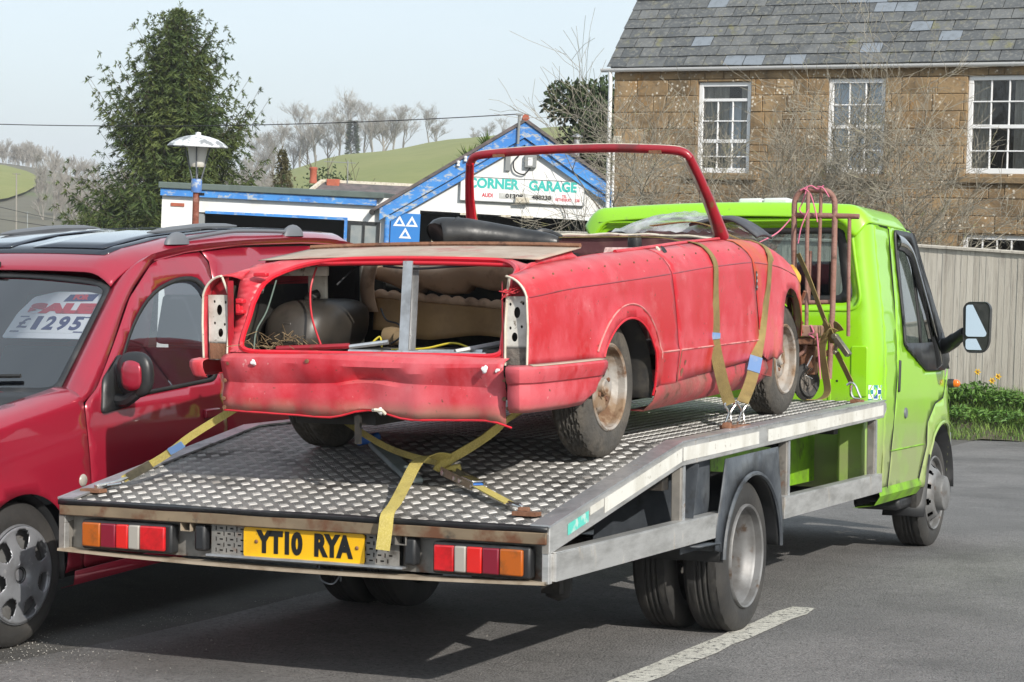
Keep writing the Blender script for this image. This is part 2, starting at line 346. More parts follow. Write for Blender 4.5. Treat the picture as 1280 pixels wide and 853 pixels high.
M['mudguard'] = mat("scuffed_mudguard", (.045, .052, .062), .5, layers=[dict(col=(.10, .11, .12), scale=5, lo=.45, hi=.7), dict(col=(.025, .025, .025), scale=9, lo=.55, hi=.7)], bump=(20, .15))
M['chassis'] = mat("grimy_chassis", (.020, .018, .016), .8, layers=[dict(col=(.06, .05, .04), scale=9, lo=.5, hi=.7)])
M['hub_grey'] = mat("grey_wheel_paint", (.21, .21, .21), .5, .3, layers=[dict(col=(.12, .115, .11), scale=9, lo=.4, hi=.7), dict(col=(.10, .07, .05), scale=14, lo=.6, hi=.72)])
M['hub_trim'] = mat("scuffed_silver_plastic", (.30, .31, .33), .36, .45, layers=[dict(col=(.22, .22, .23), scale=9, lo=.45, hi=.7), dict(col=(.42, .42, .43), scale=25, lo=.62, hi=.7, max=.6)])
M['rim_rusty'] = mat("flaking_silver_rusty_rim", (.38, .355, .325), .6, .2, layers=[dict(col=(.56, .56, .55), scale=5, lo=.45, hi=.65, max=.6), dict(col=(.23, .155, .095), scale=5, lo=.40, hi=.58, metal=0, rough=.8), dict(col=(.14, .075, .04), scale=11, lo=.54, hi=.64, metal=0, rough=.9)], bump=(50, .2))
M['amber'] = mat("amber_lens", (.72, .16, .008), .15, coat=.6)
M['amber_shaded'] = mat("shaded_amber_lens", (.42, .095, .006), .2, coat=.6, layers=[dict(col=(.25, .07, .01), scale=30, lo=.5, hi=.7)])  # darker amber copy, shade at the tail put into the colour
M['red_lens'] = mat("red_lens", (.58, .010, .015), .12, coat=.8, layers=[dict(col=(.35, .008, .01), scale=25, lo=.45, hi=.7)])
M['red_lens2'] = mat("scarlet_reflector_lens", (.62, .015, .012), .12, coat=.8)
M['maroon_lens'] = mat("maroon_lens", (.20, .006, .022), .14, coat=.8)
M['white_lens'] = mat("clear_white_lens", (.36, .335, .295), .2, coat=.6)  # clear lens greyed, with the tail's shade in its colour
M['yellow_plate'] = mat("yellow_number_plate", (.80, .44, .006), .35, layers=[dict(col=(.62, .32, .01), scale=8, lo=.5, hi=.75, max=.6), dict(col=(.25, .14, .02), scale=30, lo=.66, hi=.74)])
M['char'] = mat("plate_black_characters", (.008, .008, .008), .4)
M['webbing'] = mat("yellow_webbing", (.50, .40, .10), .8, layers=[dict(col=(.33, .26, .08), scale=8, lo=.45, hi=.7), dict(col=(.60, .50, .17), scale=160, lo=.45, hi=.6, max=.6)], bump=(300, .4))
M['webbing_old'] = mat("olive_soiled_webbing", (.27, .20, .07), .85, layers=[dict(col=(.16, .115, .045), scale=8, lo=.4, hi=.7), dict(col=(.36, .28, .10), scale=5, lo=.55, hi=.75)], bump=(300, .4))
M['zinc'] = mat("bright_zinc", (.68, .68, .66), .25, 1.0, layers=[dict(col=(.40, .38, .34), scale=20, lo=.5, hi=.7)])
M['ratchet'] = mat("yellow_passivated_steel", (.30, .27, .19), .4, .8, layers=[dict(col=(.14, .12, .09), scale=18, lo=.45, hi=.7)])
M['blue_plastic'] = mat("blue_plastic", (.03, .14, .48), .45)
M['blue_label'] = mat("faded_blue_label", (.12, .22, .42), .7, layers=[dict(col=(.25, .30, .36), scale=20, lo=.5, hi=.7)])
M['sleeve'] = mat("grey_green_sleeve", (.17, .21, .21), .6, layers=[dict(col=(.26, .30, .30), scale=9, lo=.4, hi=.7)])
M['pad'] = mat("dark_grey_padding", (.055, .058, .068), .7, layers=[dict(col=(.10, .10, .11), scale=10, lo=.45, hi=.7)])
M['twine'] = mat("pink_twine", (.62, .17, .26), .8)
M['wood'] = mat("grimy_wood", (.30, .18, .12), .8, layers=[dict(col=(.17, .09, .06), scale=9, lo=.4, hi=.7, stretch=(.3, 2, 2)), dict(col=(.38, .22, .17), scale=5, lo=.5, hi=.7)])
M['yellow_thing'] = mat("yellow_crumpled_plastic", (.62, .36, .04), .5, layers=[dict(col=(.40, .20, .02), scale=12, lo=.45, hi=.7)])
M['wire_red'] = mat("red_wire", (.50, .03, .04), .5)
M['wire_green'] = mat("green_wire", (.06, .10, .08), .5)
M['wire_yellow'] = mat("yellow_wire", (.5, .4, .03), .5)
M['straw'] = mat("dry_debris", (.20, .14, .075), .9)
# clear sheet
def sheet_mat():
    m = bpy.data.materials.new("clear_polythene"); m.use_nodes = True; nt = m.node_tree; N = nt.nodes; L = nt.links; N.clear()
    o = N.new("ShaderNodeOutputMaterial"); tr = N.new("ShaderNodeBsdfTransparent"); tr.inputs[0].default_value = (.93, .95, .95, 1)
    b = N.new("ShaderNodeBsdfPrincipled"); b.inputs['Base Color'].default_value = (.62, .66, .68, 1); b.inputs['Roughness'].default_value = .15
    no = N.new("ShaderNodeTexNoise"); no.inputs['Scale'].default_value = 9; no.inputs['Detail'].default_value = 6; tc = N.new("ShaderNodeTexCoord"); L.new(tc.outputs['Object'], no.inputs['Vector'])
    mr = N.new("ShaderNodeMapRange"); mr.inputs['From Min'].default_value = .35; mr.inputs['From Max'].default_value = .7; mr.inputs['To Min'].default_value = .18; mr.inputs['To Max'].default_value = .75; L.new(no.outputs['Fac'], mr.inputs[0])
    bp = N.new("ShaderNodeBump"); bp.inputs['Strength'].default_value = .9; bp.inputs['Distance'].default_value = .03; L.new(no.outputs['Fac'], bp.inputs['Height']); L.new(bp.outputs[0], b.inputs['Normal'])
    mx = N.new("ShaderNodeMixShader"); L.new(mr.outputs[0], mx.inputs[0]); L.new(tr.outputs[0], mx.inputs[1]); L.new(b.outputs[0], mx.inputs[2]); L.new(mx.outputs[0], o.inputs[0]); return m
M['sheet'] = sheet_mat()
M['glass'] = glass("cab_glass", (.62, .70, .70))
M['glass_van'] = glass("van_glass", (.55, .62, .66), refl=1.6, dens=.08)
M['glass_screen'] = glass("windscreen_glass", (.86, .90, .95), refl=1.5, dens=.06)
M['glass_house'] = glass("house_glass", (.92, .94, .95), refl=1.0, dens=.02)
M['glass_dark'] = glass("smoked_visor", (.10, .11, .12), refl=1.2, dens=.03)
M['mirror'] = mat("mirror_glass", (.72, .78, .80), .03, 1.0)
M['van_red'] = mat("dark_cherry_paint", (.34, .014, .036), .28, .2, coat=1.0, coatr=.03, layers=[dict(col=(.20, .02, .035), scale=3, lo=.5, hi=.75, max=.4)])
M['roof_glass'] = mat("dark_roof_glass", (.012, .016, .025), .06, coat=1.0, coatr=.02)
M['grey_plastic'] = mat("grey_plastic", (.13, .14, .155), .5)
M['interior'] = mat("dark_interior", (.018, .018, .022), .8)
M['seat_cloth'] = mat("dark_seat_cloth", (.035, .035, .05), .9)
M['seat_plum'] = mat("plum_door_trim", (.06, .012, .022), .7)
M['sign_white'] = mat("white_card", (.78, .78, .78), .5)
M['sign_red'] = mat("red_print", (.55, .02, .05), .5)
M['sign_navy'] = mat("navy_print", (.02, .03, .14), .5)
# ------------------------------------------------------------------ setting materials
M['asphalt'] = mat("asphalt", (.185, .177, .172), .85, layers=[dict(col=(.27, .26, .25), scale=30, lo=.47, hi=.66, max=.9, detail=6, nr=.85), dict(col=(.092, .09, .087), scale=.9, lo=.42, hi=.66, max=.75, detail=7, nr=.7), dict(col=(.05, .048, .046), scale=1.3, lo=.66, hi=.74, max=.55, shift=(2, 9, 0), detail=3), dict(col=(.31, .30, .285), scale=140, lo=.64, hi=.70, max=.7, detail=3), dict(col=(.17, .165, .16), scale=.5, lo=.5, hi=.7, max=.5, shift=(5, 2, 0), stretch=(2.5, .5, 1)), dict(col=(.026, .026, .026), scale=46, lo=.53, hi=.64, max=.75, detail=5, nr=.8), dict(col=(.12, .116, .112), scale=.35, lo=.48, hi=.62, max=.45)], bump=(90, .8))
M['asphalt_old'] = mat("worn_asphalt", (.105, .10, .092), .9, layers=[dict(col=(.13, .12, .105), scale=38, lo=.46, hi=.66, detail=5, nr=.8), dict(col=(.040, .038, .036), scale=1.7, lo=.45, hi=.7, max=.7), dict(col=(.30, .28, .25), scale=150, lo=.66, hi=.71, detail=2, max=.8)], bump=(80, .8))
M['line'] = mat("worn_road_paint", (.62, .60, .53), .75, layers=[dict(col=(.45, .43, .38), scale=25, lo=.4, hi=.7), dict(col=(.07, .068, .065), scale=42, lo=.56, hi=.60, detail=4, nr=.7)], bump=(200, .4))
M['soil'] = mat("soil", (.10, .085, .055), .95, layers=[dict(col=(.05, .07, .02), scale=5, lo=.4, hi=.65), dict(col=(.16, .13, .09), scale=9, lo=.55, hi=.75)], bump=(12, .6))
M['field'] = mat("pasture", (.185, .205, .045), .95, layers=[dict(col=(.22, .225, .06), scale=.03, lo=.4, hi=.65), dict(col=(.145, .17, .035), scale=.25, lo=.5, hi=.75, max=.7), dict(col=(.10, .085, .055), scale=.012, lo=.52, hi=.62, max=.0)])
M['scrubland'] = mat("scrub_ground", (.125, .115, .08), .95, layers=[dict(col=(.11, .135, .05), scale=.03, lo=.55, hi=.65), dict(col=(.09, .08, .06), scale=.2, lo=.45, hi=.7, max=.7)])
M['grass'] = mat("grass_blades", (.085, .17, .022), .7, layers=[dict(col=(.16, .23, .04), scale=3, lo=.4, hi=.7), dict(col=(.22, .19, .08), scale=7, lo=.62, hi=.75)])
M['leaf'] = mat("broad_green_leaves", (.075, .165, .022), .55, layers=[dict(col=(.13, .24, .035), scale=6, lo=.45, hi=.7), dict(col=(.04, .09, .015), scale=9, lo=.55, hi=.75)])
M['daff'] = mat("daffodil_petals", (.75, .48, .02), .6)
M['fence'] = mat("weathered_board", (.43, .395, .335), .9, layers=[dict(col=(.54, .50, .43), scale=1, lo=0, hi=1, kind='rand'), dict(col=(.24, .21, .18), scale=2.2, lo=.5, hi=.75, stretch=(9, 9, .6)), dict(col=(.44, .40, .33), scale=5, lo=.55, hi=.75, stretch=(4, 4, .4)), dict(col=(.14, .11, .09), scale=9, lo=.70, hi=.76)], bump=(16, .3, (12, 12, .8)))
M['stone'] = mat("ham_stone", (.285, .188, .095), .9, layers=[dict(col=(.36, .25, .135), scale=1, lo=.0, hi=1, kind='rand', max=.9), dict(col=(.10, .072, .045), scale=1.7, lo=.42, hi=.68, max=.85), dict(col=(.31, .165, .05), scale=3.1, lo=.56, hi=.70, max=.7), dict(col=(.30, .24, .165), scale=4.4, lo=.54, hi=.70, max=.7), dict(col=(.12, .10, .08), scale=14, lo=.56, hi=.70, max=.7), dict(col=(.42, .36, .27), scale=9, lo=.62, hi=.72, max=.6), dict(col=(.66, .60, .50), scale=13, lo=.30, hi=.17, kind='voro', mask=2.2, mlo=.44, mhi=.56)], bump=(14, .7))
M['mortar'] = mat("lime_mortar", (.165, .118, .072), .95, layers=[dict(col=(.09, .07, .045), scale=9, lo=.4, hi=.7), dict(col=(.30, .24, .16), scale=5, lo=.55, hi=.75)], bump=(30, .5))
M['sillstone'] = mat("stone_sill", (.25, .175, .095), .9, layers=[dict(col=(.14, .105, .065), scale=9, lo=.45, hi=.7), dict(col=(.40, .34, .24), scale=14, lo=.6, hi=.7)], bump=(30, .4))
SLATE_L = [dict(col=(.145, .15, .15), scale=1, lo=.0, hi=1, kind='rand'), dict(col=(.06, .065, .07), scale=3.5, lo=.44, hi=.70, max=.8), dict(col=(.24, .235, .215), scale=16, lo=.52, hi=.68, max=.6), dict(col=(.21, .20, .15), scale=7, lo=.56, hi=.70, max=.8), dict(col=(.20, .19, .065), scale=3.3, lo=.62, hi=.72, max=.55), dict(col=(.30, .29, .26), scale=22, lo=.66, hi=.74, max=.7)]
M['slate'] = mat("lichened_slate", (.082, .088, .092), .75, layers=SLATE_L, bump=(20, .25))
M['slate_new'] = mat("pale_blue_slate", (.21, .235, .265), .55, layers=[dict(col=(.15, .165, .18), scale=9, lo=.5, hi=.75)], bump=(20, .15))
M['upvc'] = mat("white_upvc", (.80, .80, .80), .35, layers=[dict(col=(.62, .62, .58), scale=5, lo=.55, hi=.8, max=.5)])
M['curtain'] = mat("beige_curtain", (.46, .43, .37), .9, layers=[dict(col=(.30, .28, .24), scale=9, lo=.4, hi=.7, stretch=(3, 1, .1))])
M['blind'] = mat("pale_blue_blind", (.80, .86, .92), .8, layers=[dict(col=(.60, .70, .80), scale=6, lo=.45, hi=.7, stretch=(2, 1, .3))])
M['room'] = mat("dark_room", (.02, .02, .022), .9)
M['render'] = mat("white_painted_render", (.78, .78, .77), .8, layers=[dict(col=(.62, .61, .57), scale=2, lo=.5, hi=.75, stretch=(1, 1, .4)), dict(col=(.42, .40, .36), scale=7, lo=.64, hi=.74, max=.6)], bump=(30, .15))
M['blue_board'] = mat("flaking_blue_paint", (.045, .21, .58), .5, layers=[dict(col=(.07, .30, .68), scale=1.5, lo=.45, hi=.7), dict(col=(.42, .45, .46), scale=5, lo=.53, hi=.60, stretch=(1, 1, 2), detail=7, nr=.75), dict(col=(.02, .10, .36), scale=4, lo=.6, hi=.75)])
M['felt'] = mat("grey_green_roof_edge", (.105, .135, .125), .8, layers=[dict(col=(.075, .095, .09), scale=3, lo=.5, hi=.7)])
M['roof_tile'] = mat("dark_old_tiles", (.105, .095, .095), .85, layers=[dict(col=(.17, .13, .13), scale=3, lo=.4, hi=.7), dict(col=(.06, .055, .055), scale=11, lo=.5, hi=.7, stretch=(.4, 1, 1)), dict(col=(.22, .20, .16), scale=14, lo=.66, hi=.74)], bump=(14, .5))
M['terracotta'] = mat("terracotta", (.42, .11, .06), .8, layers=[dict(col=(.30, .08, .05), scale=9, lo=.4, hi=.7)])
M['teal_letter'] = mat("teal_lettering", (.05, .47, .42), .5)
M['mot_blue'] = mat("blue_sign", (.035, .20, .55), .4)
M['grey_box'] = mat("grey_meter_box", (.24, .25, .25), .5)
M['sign_face'] = mat("white_sign_face", (.80, .80, .79), .45, layers=[dict(col=(.66, .64, .58), scale=4, lo=.55, hi=.8, max=.5)])
M['tel_patch'] = mat("grey_patch", (.45, .45, .43), .5, layers=[dict(col=(.60, .60, .58), scale=9, lo=.4, hi=.6)])
M['bark_grey'] = mat("lichened_bark", (.25, .225, .18), .9, layers=[dict(col=(.30, .28, .22), scale=9, lo=.45, hi=.7), dict(col=(.10, .085, .065), scale=5, lo=.55, hi=.75), dict(col=(.26, .25, .12), scale=4, lo=.6, hi=.7)])
M['bark_dark'] = mat("brown_bark", (.09, .07, .05), .95, layers=[dict(col=(.14, .11, .08), scale=6, lo=.45, hi=.7)])
M['bark_far'] = mat("far_bare_branches", (.27, .25, .225), .95)
M['spruce'] = mat("spruce_needles", (.040, .070, .012), .7, layers=[dict(col=(.115, .140, .026), scale=1.3, lo=.42, hi=.68), dict(col=(.025, .05, .018), scale=2.5, lo=.55, hi=.75)])
M['cypress'] = mat("bronzed_conifer", (.085, .080, .030), .8, layers=[dict(col=(.13, .095, .035), scale=2, lo=.45, hi=.7), dict(col=(.05, .06, .02), scale=4, lo=.5, hi=.7)])
M['yew'] = mat("yew_needles", (.030, .052, .016), .8, layers=[dict(col=(.06, .085, .025), scale=2, lo=.45, hi=.7)])
M['spiky'] = mat("sword_leaves", (.10, .17, .028), .5, layers=[dict(col=(.20, .26, .06), scale=3, lo=.45, hi=.7)])
M['wire'] = mat("black_cable", (.015, .015, .018), .6)
M['lamp_white'] = mat("peeling_white_enamel", (.66, .68, .68), .5, layers=[dict(col=(.24, .25, .26), scale=9, lo=.52, hi=.60, detail=6), dict(col=(.40, .30, .22), scale=14, lo=.66, hi=.74)])
M['opal'] = mat("grubby_opal_plastic", (.70, .69, .64), .4, layers=[dict(col=(.34, .30, .22), scale=1, kind='z', lo=-.05, hi=-.10, shift=(0, 0, -2.25), mask=20, mlo=.35, mhi=.6)])
M['blue_worn'] = mat("worn_blue_collar", (.09, .20, .48), .6, layers=[dict(col=(.38, .42, .46), scale=18, lo=.5, hi=.64)])
M['post_rust'] = mat("rusty_red_post", (.22, .065, .04), .8, layers=[dict(col=(.34, .16, .12), scale=16, lo=.5, hi=.65), dict(col=(.12, .045, .03), scale=11, lo=.5, hi=.7)], bump=(50, .3))

# ------------------------------------------------------------------ ground
CW = Vector((3.816, -6.301, 1.815)); FH = Vector((-.42114, .907, 0)); RH = Vector((.907, .42114, 0))
def at(px, D, z=0):                          # a point D metres ahead of the viewpoint on a bearing
    p = CW + FH*D + RH*((px-640)/2489.5*D); return Vector((p.x, p.y, z))
def gz(x, y):                                # the lane falls away, then flattens
    if y > 12: fy = 12 + 22*(1-math.exp(-(y-12)/22))
    elif y < -14: fy = -14 - 6*(1-math.exp((y+14)/6))
    else: fy = y
    fx = max(-16, min(14, x)); return .034*fx - .0506*fy
def sheet(name, xs, ys, m, dz, keep=None, road=False):
    mb = MB(); mb.grid([[(x, y, gz(x, y)+dz) for x in xs] for y in ys]); return struct(mb.build(name, m))
def far_axis(n0, n1, step, ext):
    a = list(np.arange(n0, n1+1e-6, step)); d = step; l = a[0]; r = a[-1]
    while r < ext:
        d *= 1.5; r += d; a.append(r)
    d = step
    while l > -ext:
        d *= 1.5; l -= d; a.insert(0, l)
    return [float(v) for v in a]
sheet("ground", far_axis(-24, 24, 1.0, 1600), far_axis(-16, 44, 1.0, 1600), M['soil'], -.03)
# road: one asphalt sheet from the forecourt seam to the verge
def verge_y(x): return 18.32 + .07*(x+1.5) - .02*max(0, x)**2
rows = []
xs = [-1.25] + list(np.arange(-1, 22.1, .75))
for k in range(61):
    t = k/60; rows.append([(x + (-.02 if i == 0 else 0) + (.03*math.sin(7*t*9) if i == 0 else 0), -18 + (verge_y(x)+18)*t, gz(x, -18+(verge_y(x)+18)*t)+.004) for i, x in enumerate(xs)])
mb = MB(); mb.grid(rows); struct(mb.build("road", M['asphalt']))
mb = MB(); fx = list(np.arange(-26, -1.2, .8)) + [-1.22]; fy = list(np.arange(-16, 30.1, .8))
def fz(x, y): return gz(x, y) + .0005 + .048*max(0, y-.3)*sstep(-1.3, -2.6, x)*sstep(16, 8, y)
mb.grid([[(x, y, fz(x, y)) for x in fx] for y in fy]); struct(mb.build("forecourt", M['asphalt_old']))
# centre line dashes, on the slope beside the truck
def dash(y0, y1):
    mb = MB(); rows = []
    for k in range(15):
        t = k/14; y = y0+(y1-y0)*t; w = .068*(1 + .10*math.sin(k*2.1)); xc = 1.066
        rows.append([(xc-w+.006*math.sin(k*3.7), y, .0085), (xc, y, .0085), (xc+w+.006*math.cos(k*2.9), y, .0085)])
    mb.grid(rows); o = mb.build("road_marking", M['line']); struct(o, True); return o
dash(.10, 3.10)
# loose grit along the seam and over the tarmac
mb = MB()
for i in range(3600):
    if i < 2600: x = random.gauss(-1.35, .32); y = random.uniform(-1.5, 4)
    else: x = random.uniform(-2.6, 3.2); y = random.uniform(-1.5, 7)
    s = random.uniform(.0015, .0038)*(1.7 if random.random() < .05 else 1); z = (gz(x, y) if x > -1.22 else fz(x, y)) + .004 + s*.3; a = random.random()*6
    c, d = math.cos(a)*s, math.sin(a)*s
    mb.add([(x-c, y-d, z), (x+d, y-c, z), (x+c, y+d, z), (x-d, y+c, z), (x, y, z+s*.9)], [(0,1,4),(1,2,4),(2,3,4),(3,0,4)])
M['grit'] = mat("pale_grit", (.17, .16, .145), .9, layers=[dict(col=(.36, .34, .31), scale=3, lo=.45, hi=.6)])
o = mb.build("loose_gravel", M['grit'], smooth=0); o['kind'] = 'stuff'

# verge bank between road and fence
FE = Vector((1.464, -.209, 0)).normalized(); F0 = Vector((-2.572, 20.32, 0))
def verge_pt(s, t):     # s along the fence, t from road edge to fence
    f = F0 + FE*s; x = f.x; r = Vector((x, verge_y(x)-.05, 0)); p = r.lerp(f, t); b = .33*sstep(0, .9, t); p.z = gz(p.x, p.y)*(1-.15*t) + b + .02*min(1, max(0, t*4)); return p
mb = MB(); mb.grid([[verge_pt(s, t/8) + Vector((0, 0, .04*math.sin(s*5+t))) for t in range(0, 12)] for s in np.arange(-7, 9, .4)]); struct(mb.build("verge", M['soil']))
mb = MB()
for i in range(7500):
    s = random.uniform(-.9, 4.2); t = random.random()**.9*.98; p = verge_pt(s, t); h = random.uniform(.06, .17)*(1.3-.5*abs(t-.5)); a = random.random()*6.3; w = .006
    ln = Vector((random.gauss(0, .35), random.gauss(0, .35), 1)).normalized()*h; sd = Vector((math.cos(a)*w, math.sin(a)*w, 0))
    mb.add([p-sd, p+sd, p+ln*.6+sd*.7, p+ln*.6-sd*.7, p+ln+Vector((ln.x, ln.y, -.2*h))*.5], [(0,1,2,3),(3,2,4)])
o = mb.build("grass", M['grass'], smooth=0); o['kind'] = 'stuff'
def leaf_plant(name, label, cat, base, n, hmax, spread, m, group=None, w=.045):
    o = empty(name, label, cat, base, group=group); mb = MB()
    for i in range(n):
        a = random.random()*6.28; r = spread*math.sqrt(random.random()); h = hmax*random.uniform(.35, 1)*(1-.4*(r/spread)**2)
        c = Vector((r*math.cos(a), r*math.sin(a)*.7, h)); L = random.uniform(.8, 1.5)*w*1.7; W2 = w*random.uniform(.5, .9)
        d = Vector((random.gauss(0, 1), random.gauss(0, 1), random.gauss(.2, .5))).normalized(); sd = d.cross(Vector((random.gauss(0, .4), random.gauss(0, .4), 1))).normalized()
        up = sd.cross(d)*.25*W2
        mb.add([c-d*L*.5, c-sd*W2*.5+up, c+d*L*.5, c+sd*W2*.5+up], [(0, 1, 2), (0, 2, 3)])
    mb.build("leaves", m, o, smooth=0)
    st = MB()
    for i in range(9):
        a = random.random()*6.28; st.tube([(0, 0, -.1), (spread*.4*math.cos(a), spread*.3*math.sin(a), hmax*.5), (spread*.7*math.cos(a), spread*.5*math.sin(a), hmax*.8)], [.01, .006, .003], 4)
    st.build("stem", M['leaf'], o); return o
for k, (s, t, n, h, sp_, lb) in enumerate([(.55, .62, 520, .27, .40, "tall leafy weed clump against the grey fence nearest the cab"), (1.05, .66, 520, .30, .40, "tallest leafy weed clump at the fence with yellow flowers over it"), (.35, .40, 330, .20, .38, "low leafy weed clump beside the green cab's wing"),
                                       (1.0, .38, 420, .20, .42, "low leafy weed clump in the middle of the verge"), (1.55, .6, 420, .24, .42, "leafy weed clump at the fence right of the daffodils"), (2.1, .6, 380, .24, .45, "leafy weed clump farthest right along the fence"), (1.65, .35, 300, .18, .4, "low leafy weed patch near the tarmac edge")]):
    p = verge_pt(s, t); leaf_plant("weed_clump", lb, "plant", p, n, h, sp_, M['leaf'], "weeds on the verge")
for k, (s, t, h, lb) in enumerate([(1.02, .70, .40, "upright yellow daffodil above the leafy weeds"), (1.30, .68, .36, "second yellow daffodil of the pair at the fence"), (1.24, .64, .33, "nodding orange yellow daffodil beside its twin")]):
    p = verge_pt(s, t); o = empty("daffodil", lb, "flower", p, group="daffodils on the verge")
    st = MB(); st.tube([(0, 0, 0), (.01, 0, h*.6), (.02, -.01, h)], .004, 5); st.build("stem", M['leaf'], o)
    fl = MB()
    for q in range(6):
        a = q*PI/3; fl.add([(.02, -.015, h), (.02+.028*math.cos(a-.4), -.022, h+.028*math.sin(a-.4)), (.02+.05*math.cos(a), -.02, h+.05*math.sin(a)), (.02+.028*math.cos(a+.4), -.022, h+.028*math.sin(a+.4))], [(0, 1, 2, 3)])
    fl.lathe([(.012, -.015), (.016, -.035), (.022, -.05)], 8, (.02, 0, h), 'y'); fl.build("petals", M['daff'], o, smooth=0)

# ------------------------------------------------------------------ fence
fen = empty("board_fence", "weathered grey closeboard fence with capping rail behind the green cab", "fence", F0, (0, 0, math.atan2(FE.y, FE.x)))
def ftop(s): return 1.438 - .034*max(-1, min(3, s))
bm_ = MB(); bm_.prism([(0, 0), (.098, 0), (.098, .007), (0, .018)], 'z', 0, 1)
for k in range(58):
    s = -1.6 + k*.086; b = MB(); zt = ftop(s)-.03; j = random.uniform(-.004, .004)
    b.prism([(s, -.008+j*.6), (s+.092, -.004+j*.6), (s+.092, .004), (s, .004)], 'z', -1.5, zt+random.uniform(-.006, .006)); b.build("board", M['fence'], fen, smooth=0)
b = MB()
for (a0, a1) in ((-8, -1.62), (3.42, 9)):
    s = a0
    while s < a1: b.prism([(s, -.012), (s+.1, -.006), (s+.1, .004), (s, .004)], 'z', -1.6, ftop(s)-.03); s += .086
o = b.build("boards", M['fence'], fen, smooth=0); o['kind'] = 'stuff'
b = MB(); n = 34
b.grid([[(-8+17*i/n, y, ftop(-8+17*i/n)+z) for y, z in ((-.05, -.028), (-.05, .0), (-.002, .012), (.05, 0), (.05, -.028))] for i in range(n+1)]); b.build("capping_rail", M['fence'], fen, smooth=0)
b = MB()
for z in (-.9, .1, 1.1): b.box(-8, 9, .006, .07, z, z+.08)
b.build("rail", M['fence'], fen)

# ------------------------------------------------------------------ stone house
hs = empty("stone_house", "two storey brown stone house with slate roof and white sash windows", "house", (-9.348, 26.044, 0), (0, 0, rad(-4.093)))
WIN = [(1.59, 2.555, 2.483, 4.018), (3.92, 4.895, 2.50, 4.05), (6.255, 7.56, 2.52, 4.07), (6.253, 7.80, .15, 1.552)]
HX = 9.6
holes = [[(a, c), (b, c), (b, d), (a, d)] for a, b, c, d in WIN]
w = MB(); panel([(0, -1.9), (HX, -1.9), (HX, 4.25), (0, 4.25)], lambda u, v: (u, .011, v), holes, 1.2, w)
w.box(.002, .35, .034, 6.6, -1.9, 4.25); w.box(HX-.35, HX, .034, 6.6, -1.9, 4.25); w.box(.36, HX-.36, 6.3, 6.6, -1.9, 4.25)
w.prism([(.04, 4.25), (6.6, 4.25), (3.32, 7.9)], 'x', .004, .34)
w.build("wall", M['mortar'], hs, smooth=0)
r = MB(); r.box(.4, HX-.4, .55, .58, -1.8, 4.2); r.build("interior", M['room'], hs, smooth=0)
# stones, course by course, cut round the windows
def stone(x0, x1, z0, z1):
    g = random.uniform(.003, .006); x0 += g; x1 -= g; z0 += g*.8; z1 -= g*.8
    if x1-x0 < .03 or z1-z0 < .03: return
    i = .009; f = -random.uniform(-.004, .006); J = lambda a=.007: random.uniform(-a, a)
    vs = [(x0, .06, z0), (x1, .06, z0), (x1, .06, z1), (x0, .06, z1), (x0+J(.004), .008, z0+J(.003)), (x1+J(.004), .008, z0+J(.003)), (x1+J(.004), .008, z1+J(.003)), (x0+J(.004), .008, z1+J(.003)),
          (x0+i, f+J(.004), z0+i), (x1-i, f+J(.004), z0+i), (x1-i, f+J(.004), z1-i), (x0+i, f+J(.004), z1-i)]
    b = MB(); b.add(vs, [(0,1,5,4),(1,2,6,5),(2,3,7,6),(3,0,4,7),(4,5,9,8),(5,6,10,9),(6,7,11,10),(7,4,8,11),(8,9,10,11)]); b.build("stone", M['stone'], hs, smooth=30)
zc = 2.123 - .277*4
while zc < 4.16:
    z0, z1 = zc, min(zc+.277, 4.22); x = 0.0
    while x < 8.6:
        x1 = x + random.choice((.26, .34, .42, .5, .58, .7))*random.uniform(.9, 1.1)
        segs = [(x, x1, z0, z1)]
        for a, b_, c, d in WIN:
            out = []
            for (p, q, u, v) in segs:
                if q <= a or p >= b_ or v <= c or u >= d: out.append((p, q, u, v)); continue
                if p < a: out.append((p, a, u, v))
                if q > b_: out.append((b_, q, u, v))
                if u < c: out.append((max(p, a), min(q, b_), u, c))
                if v > d: out.append((max(p, a), min(q, b_), d, v))
            segs = out
        for s_ in segs:
            if random.random() < .14 and s_[3]-s_[2] > .2: zm = s_[2]+(s_[3]-s_[2])*random.uniform(.4, .6); stone(s_[0], s_[1], s_[2], zm); stone(s_[0], s_[1], zm, s_[3])
            else: stone(*s_)
        x = x1
    zc += .277
